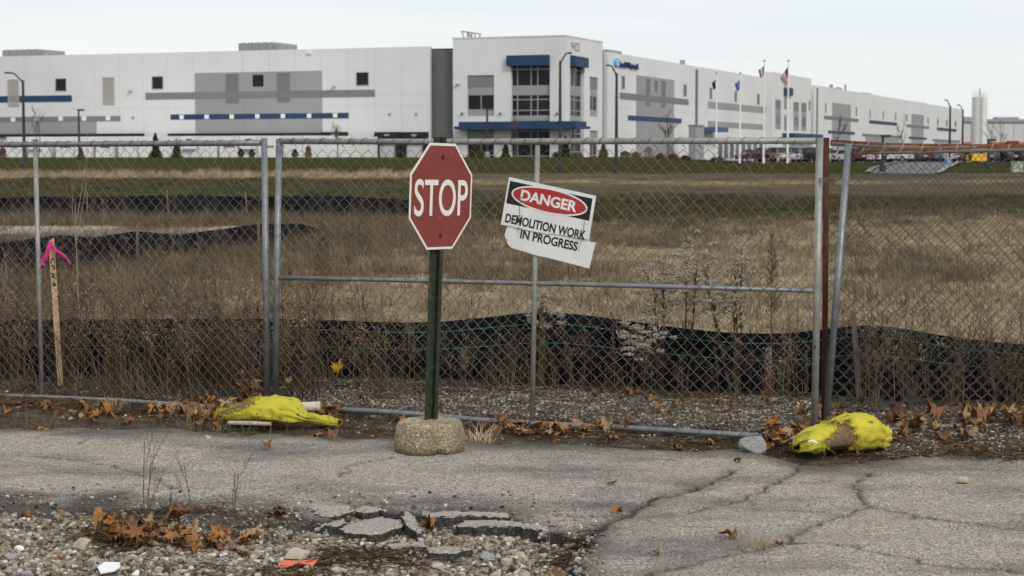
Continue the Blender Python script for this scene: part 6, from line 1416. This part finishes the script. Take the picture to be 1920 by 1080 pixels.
def weed(h, seed, branches=16, heads=4, hr=.006, spread=.5, stem_r=.0034, leaves=0):
    rs = random.Random(seed); st_, hd = MB(), MB(); tops = []
    ln = Vector((rs.uniform(-.15, .15), rs.uniform(-.15, .15), 1)); P0 = [ln*(h*k/5)+Vector((rs.uniform(-.01, .01), rs.uniform(-.01, .01), 0)) for k in range(6)]; P0[0] = Vector((0, 0, -.04))
    st_.tube(P0, [stem_r*(1-.12*k) for k in range(6)], 4, False)
    for b in range(branches):
        f = rs.uniform(.3, .98); p = ln*(h*f); a = rs.uniform(0, 6.28); L = h*spread*rs.uniform(.25, .75)*(1.15-f*.6)
        d = Vector((math.cos(a)*.75, math.sin(a)*.75, rs.uniform(.5, 1.1))).normalized(); e = p+d*L; mid = p+d*L*.5+Vector((0, 0, -.01)); st_.tube([p, mid, e], [stem_r*.55, stem_r*.45, stem_r*.3], 3, False)
        for k in range(heads):
            q = p+(e-p)*rs.uniform(.4, 1.05); w = q+Vector((rs.uniform(-1, 1), rs.uniform(-1, 1), rs.uniform(0, 1.2)))*.035; st_.tube([q, w], stem_r*.28, 3, False); octa(hd, w, hr*rs.uniform(.6, 1.25), rs)
    mb = MB(); mb.add(st_.v, st_.f); sp = len(mb.f); mb.add(hd.v, hd.f)
    return mb, sp
wp = []
for i in range(6): mb, sp = weed(.62, 400+i, 15+i % 3, 2, .0052); wp.append(proto(mb, 'aster_weed', M['stem'], M['head'], sp))
for i in range(3): mb, sp = weed(.7, 420+i, 6, 2, .009, .28); wp.append(proto(mb, 'stalk_weed', M['stem'], M['head'], sp))
wp += [proto(tuft(16, .5, .0028, .06, 430+i, (.1, .7)), 'tall_dead_grass', M['brown_grass']) for i in range(2)]
wp += [proto(tuft(10, .22, .007, .05, 440, (.3, 1.0)), 'low_leafy_weed', M['weed_leaf'])]
def weeds_between(n, px0, px1, fmin, fmax, hmin, hmax):
    out = []
    for _ in range(n):
        px = rng.uniform(px0, px1); ya = PF.xyz(px, 700).y if px < 1535 else 11.75; yb = Y1(px)
        f = rng.uniform(fmin, fmax); y = ya+(yb-ya)*f; p = at(px, 292, y); out.append((p.x, y, max(float(dirt_z(p.x, y)), tz(p.x, y)), rng.uniform(hmin, hmax)))
    return out
L_ = weeds_between(420, -300, 600, .2, .97, .6, 1.2)+weeds_between(60, 380, 760, .3, .97, .5, 1.1)+weeds_between(110, 700, 1520, .62, .97, .25, .8)+weeds_between(40, 660, 1500, .75, .97, .6, 1.0)+weeds_between(150, 1600, 2250, .35, .96, .45, 1.15)+weeds_between(30, 640, 1500, .3, .9, .15, .35)
D_w = np.array(L_); n = len(D_w)
pk = rng.choice(12, n, p=[.095]*6+[.06]*3+[.10, .10, .05])
scatter('dry_weeds', 'thicket of dead brown weeds with tiny pale seed heads along the fence', 'weeds', wp, D_w[:, :3], D_w[:, 3], rots(n, .12), pk)
fw = field_pts(3.2, 14.9, 40, lambda x, y: (1-.82*side(x, y))*(y > sfy(x))*clump(x, y, 21)); n = len(fw)
scatter('field_weeds', 'scattered dead weed stalks standing in the field grass', 'weeds', wp[:9], fw, rng.uniform(.5, 1.15, n), rots(n, .12), rng.integers(0, 9, n))
# weeds against the two farther silt fences
fw = []
for tab, n_, near in ((t2, 90, 1.8), (t3, 170, 3.0)):
    for _ in range(n_):
        px = rng.uniform(-200, 660 if tab is t2 else 800); Yw = float(np.interp(px, [q[0] for q in tab], [q[2] for q in tab]))-rng.uniform(.15, near); p = at(px, 292, Yw); fw.append((p.x, Yw, tz(p.x, Yw), rng.uniform(.3, .75) if tab is t2 else rng.uniform(.45, 1.0)))
fw = np.array(fw); scatter('silt_fence_weeds', 'dead weeds standing along the two farther silt fences', 'weeds', wp, fw[:, :3], fw[:, 3], rots(len(fw), .12), rng.integers(0, 12, len(fw)))
# dark litter of twigs and leaf crumbs on the verge and in the foreground
def twiglet(seed):
    rs = random.Random(seed); mb = MB()
    for _ in range(7):
        a = rs.uniform(0, 6.28); c = Vector((rs.gauss(0, .05), rs.gauss(0, .05), .008)); d = Vector((math.cos(a), math.sin(a), rs.uniform(-.05, .12)))*rs.uniform(.02, .07); mb.tube([c-d, c+Vector((0, 0, .006)), c+d], rs.uniform(.0012, .0028), 3, False)
    for _ in range(5):
        c = Vector((rs.gauss(0, .05), rs.gauss(0, .05), .008)); u, v = [Vector((rs.gauss(0, 1), rs.gauss(0, 1), rs.gauss(0, .4))).normalized()*rs.uniform(.006, .016) for _ in range(2)]; mb.add([c, c+u, c+u*.7+v, c+v], [(0, 1, 2, 3)])
    return mb
M['litter'] = rmat('plant_litter', [(0, lin(.025, .018, .012)), (.5, lin(.07, .05, .033)), (.85, lin(.14, .085, .045)), (1, lin(.24, .18, .11))])
def lit(n, x0, x1, y0, y1, acc):
    P = np.column_stack([rng.uniform(x0, x1, n), rng.uniform(y0, y1, n)]); P = P[acc(P[:, 0], P[:, 1]) > rng.random(n)]; return np.column_stack([P, dirt_lv(P)])
P = np.concatenate([lit(9000, -3.6, .9, 5.9, 9.0, lambda x, y: hole(x, y)*.75*sstep(-.1, .5, fbm(x*2.2, y*2.2, 0, 97, 3))), lit(9000, -5, 5, 9.0, 15.0, lambda x, y: sstep(-.75, -.3, y-fyl(x))*(1-sstep(.05, .3, y-fyl(x)))*.9+.5*sstep(.6, 1.1, y-fyl(x))*(1-sstep(2.0, 2.3, y-fyl(x))))])
scatter('plant_litter', 'dark crumbs of twigs and leaf litter strewn on the verge', 'litter', [proto(twiglet(700+i), 'litter_bits', M['litter']) for i in range(5)], P, rng.uniform(.5, 1.3, len(P)), rots(len(P), .1), rng.integers(0, 5, len(P)))
# broken leaf bits between the whole leaves
def bits(seed):
    rs = random.Random(seed); mb = MB()
    for _ in range(6):
        c = Vector((rs.gauss(0, .06), rs.gauss(0, .06), .006)); u, v = [Vector((rs.gauss(0, 1), rs.gauss(0, 1), rs.gauss(0, .35))).normalized()*rs.uniform(.010, .03) for _ in range(2)]; mb.add([c, c+u, c+u*.8+v*.9, c+v], [(0, 1, 2, 3)])
    return mb
M['leaf_bits'] = rmat('broken_leaf_bits', [(0, lin(.06, .03, .015)), (.4, lin(.13, .065, .03)), (.75, lin(.22, .105, .04)), (1, lin(.34, .21, .11))])
P = np.concatenate([lit(5200, -5, 5, 9.0, 15.0, lambda x, y: sstep(-.7, -.35, y-fyl(x))*(1-sstep(.0, .25, y-fyl(x)))*(.35+.65*sstep(-.2, .4, fbm(x*1.3, y*1.3, 0, 99, 2)))+.10*sstep(.2, .5, y-fyl(x))*(1-sstep(1.6, 2.0, y-fyl(x)))), lit(900, -3.6, .7, 5.9, 9.0, lambda x, y: hole(x, y)*.35*sstep(-.1, .4, fbm(x*1.7, y*1.7, 0, 103, 2)))])
scatter('leaf_fragments', 'crumbled brown leaf fragments along the fence foot', 'leaf litter', [proto(bits(740+i), 'leaf_bits', M['leaf_bits']) for i in range(5)], P, rng.uniform(.5, 1.2, len(P)), rots(len(P), .15), rng.integers(0, 5, len(P)))
# short dead sprouts growing from the pavement joint before the left panel
sp_ = []
for _ in range(150):
    px = rng.uniform(0, 660); g = G(px, np.interp(px, [0, 300, 660], [800, 806, 816])+rng.uniform(-14, 6)); sp_.append((g.x, g.y, dirt_level(g.x, g.y), rng.uniform(.08, .26)))
sp_ = np.array(sp_); scatter('pavement_weeds', 'thin dead sprouts rooted in the pavement joint before the fence', 'weeds', [proto(weed(.62, 450+i, 8, 2, .01, .16)[0], 'sprout', M['stem']) for i in range(3)]+[proto(tuft(7, .5, .006, .03, 456, (.2, .8)), 'dead_blades', M['brown_grass'])], sp_[:, :3], sp_[:, 3], rots(len(sp_), .15), rng.integers(0, 4, len(sp_)))

# ---- single plants one can point to
def plant(name, label, cat, px, py_base, Y, py_top, builder, group=None, lean=0.0):
    b = at(px, 292, Y); z = max(tz(b.x, Y), float(dirt_z(b.x, Y)) if Y < 15 else -9); h = at(px, py_top, Y).z-z
    o = thing(name, label, cat, (b.x, Y, z), 0, group); o.rotation_euler = (0, lean, random.uniform(0, 6.28)); builder(o, h); return o
def fluffy(seed, nst=3, leafy=True):
    def f(o, h):
        rs = random.Random(seed); st_, fl_, lf = MB(), MB(), MB()
        for s_ in range(nst):
            a = rs.uniform(0, 6.28); r = .04*s_; hs = h*rs.uniform(.8, 1.0) if s_ else h; tp = Vector((r*2.4*math.cos(a), r*2.4*math.sin(a), hs)); bs = Vector((r*.5*math.cos(a), r*.5*math.sin(a), -.03))
            st_.tube([bs+(tp-bs)*k/5 for k in range(6)], [.0034-.0004*k for k in range(6)], 5, False)
            for b in range(15):
                f_ = 1-b*.032; q = bs+(tp-bs)*f_; aa = rs.uniform(0, 6.28); L = rs.uniform(.03, .11)*(1+b*.05); e = q+Vector((math.cos(aa)*L, math.sin(aa)*L, L*.55)); st_.tube([q, e], .0016, 3, False)
                for _ in range(16): octa(fl_, e+Vector((rs.gauss(0, .017), rs.gauss(0, .017), rs.gauss(.004, .006))), rs.uniform(.005, .011), rs)
            if leafy:
                for b in range(34):
                    f_ = rs.uniform(.15, .85); q = bs+(tp-bs)*f_; aa = rs.uniform(0, 6.28); blade(lf, q, (math.cos(aa), math.sin(aa), 0), .08+rs.uniform(0, .06), .007, rs.uniform(.9, 2.0), seg=3)
        st_.obj('stem', M['stem'], o, world=False, fix=False); q = fl_.obj('seed_fluff', M['fluff'], o, world=False, fix=False); q['kind'] = 'stuff'
        if lf.v: q = lf.obj('leaves', M['weed_leaf'], o, world=False, fix=False); q['kind'] = 'stuff'
    return f
plant('white_seeded_weed', 'tallest weed with white seed fluff rising before the dry field', 'weed', 1288, 720, 13.4, 448, fluffy(1, 2)); plant('white_seeded_weed', 'bushiest white-fluffed weed with many leaves, beside the spire weed', 'weed', 1392, 722, 13.2, 464, fluffy(2, 5))
plant('white_seeded_weed', 'smaller white-fluffed weed leaning left of the tallest one', 'weed', 1246, 718, 13.4, 500, fluffy(3, 2)); plant('white_seeded_weed', 'low white-fluffed weed standing wholly against the black silt fabric', 'weed', 1222, 716, 12.8, 606, fluffy(4, 3, False))
plant('white_seeded_weed', 'white-fluffed weed growing beside the gate brace post', 'weed', 1016, 715, 13.75, 548, fluffy(5, 2))
def spire(seed, m='weed_leaf', wide=.16):
    def f(o, h):
        rs = random.Random(seed); st_, lf = MB(), MB(); st_.tube([(0, 0, -.03), (.005, 0, h*.5), (0, .004, h)], [.005, .004, .0015], 5, False)
        for b in range(150):
            f_ = .45+.55*rs.random(); aa = rs.uniform(0, 6.28); L = wide*(1.05-f_)*rs.uniform(.6, 1.1)*1.6+.012; q = Vector((0, 0, h*f_)); e = q+Vector((math.cos(aa)*L*.6, math.sin(aa)*L*.6, L*.8)); st_.tube([q, e], .0011, 3, False)
            for k in range(3): octa(lf, q+(e-q)*rs.uniform(.4, 1), rs.uniform(.003, .006), rs)
        st_.obj('stem', M['stem'], o, world=False, fix=False); q = lf.obj('seeds', M['olive_grass'] if m == 'weed_leaf' else M[m], o, world=False, fix=False); q['kind'] = 'stuff'
    return f
plant('spire_weed', 'olive spire-shaped weed standing just left of the latch stile', 'weed', 1449, 725, 13.1, 442, spire(5)); plant('spire_weed', 'dark slender spire weed in the field near the hinge stile', 'weed', 602, 640, 16.5, 410, spire(6, wide=.2))
def dock(o, h):
    rs = random.Random(8); st_, sd2 = MB(), MB()
    for k in range(5):
        a = rs.uniform(0, 6.28); st_.tube([(0, 0, -.02), (.04*math.cos(a)*k*.4, .04*math.sin(a)*k*.4, h*.5), (.07*math.cos(a)*k*.4, .07*math.sin(a)*k*.4, h*(1-.1*k))], [.005, .004, .002], 5, False)
    for b in range(120): f_ = rs.uniform(.45, 1); octa(sd2, (rs.gauss(0, .012), rs.gauss(0, .012), h*f_), rs.uniform(.004, .009), rs)
    st_.obj('stem', mat('red_brown_stem', lin(.13, .045, .022), lin(.18, .07, .03), 30, .8), o, world=False, fix=False); q = sd2.obj('seeds', M['head'], o, world=False, fix=False); q['kind'] = 'stuff'
plant('dock_weed', 'reddish dock stalk standing in the gravel behind the gate', 'weed', 1445, 770, 12.35, 652, dock)
def branchy(seed, m, r0, depth=3, spread=.55, first=.35, nb=(3, 5)):
    def f(o, h):
        rs = random.Random(seed); mb = MB()
        def grow(p, d, L, r, k):
            q = p+d*L*.5+Vector((rs.uniform(-.03, .03), rs.uniform(-.03, .03), 0))*L; e = p+d*L; mb.tube([p, q, e], [r, r*.8, r*.55], 5, False)
            if k == 0: return
            for i in range(rs.randint(*nb)):
                f_ = rs.uniform(first, 1); b = p+(e-p)*f_; dd = (d+Vector((rs.uniform(-1, 1), rs.uniform(-1, 1), rs.uniform(-.1, .7)))*spread).normalized(); grow(b, dd, L*rs.uniform(.35, .55), r*.5, k-1)
        grow(Vector((0, 0, -.04)), Vector((rs.uniform(-.1, .1), rs.uniform(-.05, .05), 1)).normalized(), h, r0, depth); mb.obj('stem', M[m], o, world=False, fix=False)
    return f
plant('bare_sapling', 'pale bare sapling branching behind the fence right of the stake', 'sapling', 150, 600, 14.9, 372, branchy(3, 'sapling', .0045, 2, .45, .45, (3, 4)), lean=.0)
# foreground twigs among the leaves, and the thin straws
for i, (px, py, top, lab) in enumerate(((268, 985, 812, 'tallest bare twig rising from the foreground leaf pile'), (262, 983, 858, 'forked twig with buds in the foreground leaf pile'), (356, 975, 856, 'brown twig with side shoots right of the leaf pile'), (418, 965, 872, 'thin bare twig leaning beside the leaf pile'), (300, 990, 900, 'short wiry twig in the middle of the leaf pile'))):
    g = G(px, py); plant('dead_twig', lab, 'twig', px, py, g.y, top, branchy(20+i, 'twig', .0035, 2, .5, .3, (2, 4)), lean=(-.12, -.2, .06, .2, .3)[i]*.6)
g = G(1030, 1056); plant('grass_straw', 'single tall straw standing by the broken asphalt slabs', 'straw', 1030, 1056, g.y, 845, lambda o, h: MB().tube([(0, 0, -.02), (.006, 0, h*.5), (.0, .01, h)], [.0018, .0014, .0006], 4).obj('stalk', M['straw'], o, world=False, fix=False))
def clumpy(n, w, seed, m='straw', sp=.05): return lambda o, h: MB().add(*(lambda t_: (t_.v, t_.f))(tuft(n, h, w, sp, seed, (.3, 1.4)))).obj('blades', M[m], o, world=False, fix=False)
g = G(1431, 1027); plant('grass_tuft', 'dry grass tuft growing from the pavement crack', 'grass tuft', 1431, 1027, g.y, 985, clumpy(200, .003, 71, 'straw', .085)); 
for i, (px, py, top, lab) in enumerate(((400, 792, 742, 'dry curled grass tuft at the torn end of the tied sandbag'), (350, 795, 752, 'dry grass tuft among leaves left of the tied sandbag'), (900, 818, 778, 'dry grass tuft beside the concrete base'), (206, 760, 725, 'dry grass tuft at the foot of the fence post by the stake'), (605, 960, 918, 'small dry grass sprig on the torn pavement'))):
    g = G(px, py); plant('grass_tuft', lab, 'grass tuft', px, py, g.y, top, clumpy(70 if i < 4 else 8, .0032 if i < 4 else .002, 80+i, 'straw', .09 if i < 4 else .03))
# ---- shrubs and young trees by the building
M['conifer'] = rmat('bronze_green_conifer', [(0, lin(.035, .035, .012)), (.5, lin(.075, .06, .02)), (1, lin(.13, .09, .03))])
M['rust_shrub'] = rmat('rusty_autumn_shrub', [(0, lin(.06, .03, .015)), (.5, lin(.13, .06, .025)), (1, lin(.19, .10, .04))])
def shrub(name, label, px, py_base, py_top, Y, wpx, m, conical=True, group=None, seed=0, thin=1.0):
    b = at(px, py_base, Y); z = tz(b.x, Y); h = max(.5, at(px, py_top, Y).z-z); w = wpx*Y/FPX/2; rs = random.Random(seed); o = thing(name, label, 'shrub' if not 'tree' in name else 'tree', (b.x, Y, z), 0, group)
    MB().tube([(0, 0, -.1), (0, 0, h*.7)], [.06, .02], 6).obj('trunk', M['twig'], o, world=False); mb = MB()
    for _ in range(int(1500*thin)):
        f = rs.random()**(1.4 if conical else .8); rad = w*((1-f)**.8 if conical else math.sqrt(max(.12, 1-(1.55*f-.5)**2)))*(.75+.35*math.sin(f*9+seed)*.5+.25*rs.random()); a = rs.uniform(0, 6.28); r = rad*math.sqrt(rs.uniform(.15, 1)); p = Vector((r*math.cos(a), r*math.sin(a), .02+h*f*.98)); s_ = rs.uniform(.09, .22)*max(.6, min(1.3, h/1.8))
        d1, d2 = [Vector((rs.gauss(0, 1), rs.gauss(0, 1), rs.gauss(.3, 1))).normalized()*s_ for _ in range(2)]; mb.add([p-d1*.5, p+d2*.6, p+d1*.8], [(0, 1, 2)])
    q = mb.obj('crown', M[m], o, world=False, fix=False); return o
for i, (px, yb, yt, Y, w, m, lab) in enumerate(((152, 299, 277, 185, 21, 'conifer', 'bronze young conifer on the lawn under the short dock lamp'), (292, 289, 250, 197, 24, 'conifer', 'tallest dark young conifer before the trailers'), (331, 294, 262, 193, 23, 'conifer', 'golden young conifer beside the tallest one before the trailers'),
    (452, 291, 279, 196, 14, 'conifer', 'small low shrub in the mulch before the trailers'), (472, 292, 280, 196, 14, 'conifer', 'round green shrub in the mulch before the trailers'), (553, 290, 280, 197, 15, 'rust_shrub', 'small rusty shrub before the last trailer'), (578, 290, 274, 197, 15, 'rust_shrub', 'upright rusty shrub before the last trailer'), (5, 296, 277, 190, 16, 'rust_shrub', 'brown shrub before the green-marked trailer'),
    (893, 293, 262, 205, 36, 'conifer', 'wide golden conifer before the lower office windows'), (948, 292, 266, 206, 22, 'conifer', 'olive conifer left of the glazed entrance'), (1060, 294, 256, 203, 27, 'conifer', 'golden conifer behind the entrance lamp post'), (1131, 297, 268, 203, 25, 'conifer', 'golden conifer before the narrow office window'), (1042, 295, 286, 205, 16, 'conifer', 'low shrub at the foot of the tower corner'), (1084, 295, 287, 205, 22, 'rust_shrub', 'low reddish shrub beside the tower corner'),
    (1172, 298, 284, 206, 24, 'conifer', 'olive hedge shrub under the company lettering'), (1192, 298, 285, 206, 24, 'rust_shrub', 'dark red hedge shrub at the grey wall field'), (1238, 299, 288, 206, 22, 'rust_shrub', 'rusty hedge shrub at the end of the grey wall field'), (1262, 299, 289, 206, 28, 'rust_shrub', 'long rusty hedge shrub below the white wall'), (1285, 305, 294, 196, 22, 'conifer', 'dark green shrub near the grey screen wall'), (1345, 306, 297, 196, 36, 'conifer', 'spreading green shrub between the flagpoles'), (1216, 298, 276, 206, 22, 'twig', 'bare grey shrub before the grey wall field'))):
    shrub('shrub', lab, px, yb, yt, Y, w, m if m != 'twig' else 'rust_shrub', conical=(m == 'conifer' and yb-yt > 18), seed=i, group='planting along the warehouse', thin=1.0 if m != 'twig' else .35)
def young_tree(px, yb, yt, Y, lab, seed, leaves=None):
    b = at(px, yb, Y); z = tz(b.x, Y); h = at(px, yt, Y).z-z; o = thing('young_tree', lab, 'tree', (b.x, Y, z), 0, 'young trees around the warehouse'); rs = random.Random(seed); mb = MB(); tips = []
    def grow(p, d, L, r, k):
        e = p+d*L; mb.tube([p, (p+e)/2+Vector((rs.gauss(0, .02), rs.gauss(0, .02), 0))*L, e], [r, r*.8, r*.55], 5, False); tips.append(e)
        if k:
            for i in range(rs.randint(4, 6)): f_ = rs.uniform(.3, 1); grow(p+(e-p)*f_, (d*.8+Vector((rs.uniform(-1, 1), rs.uniform(-1, 1), .25))*.6).normalized(), L*rs.uniform(.3, .5), r*.55, k-1)
    grow(Vector((0, 0, -.1)), Vector((0, 0, 1)), h*.92, .07, 3); mb.obj('trunk', M['twig'], o, world=False, fix=False)
    if leaves:
        lf = MB()
        for _ in range(160): p = rs.choice(tips)+Vector((rs.gauss(0, .1), rs.gauss(0, .1), rs.gauss(0, .1))); d1, d2 = [Vector((rs.gauss(0, 1), rs.gauss(0, 1), rs.gauss(0, 1))).normalized()*.13 for _ in range(2)]; lf.add([p, p+d1, p+d2], [(0, 1, 2)])
        lf.obj('crown', M[leaves], o, world=False, fix=False)
young_tree(632, 290, 232, 205, 'bare young tree before the black dock door', 1); young_tree(72, 290, 208, 205, 'thin bare young tree before the grey dock wall', 2); young_tree(966, 292, 236, 206, 'bare reddish young tree before the glazed entrance', 3); young_tree(1252, 300, 232, 190, 'young tree holding brown leaves before the grey wall field', 4, 'rust_shrub')
young_tree(1572, 300, 228, 250, 'bare young tree before the near grey block of the far wing', 5); young_tree(1857, 290, 238, 380, 'bare tree just right of the storage tank', 6); young_tree(1875, 290, 243, 380, 'second bare tree right of the storage tank', 7); young_tree(828, 292, 250, 206, 'bare young tree before the dark grey recess', 8)
young_tree(1690, 300, 236, 260, 'bare young tree among the far parked cars', 9)
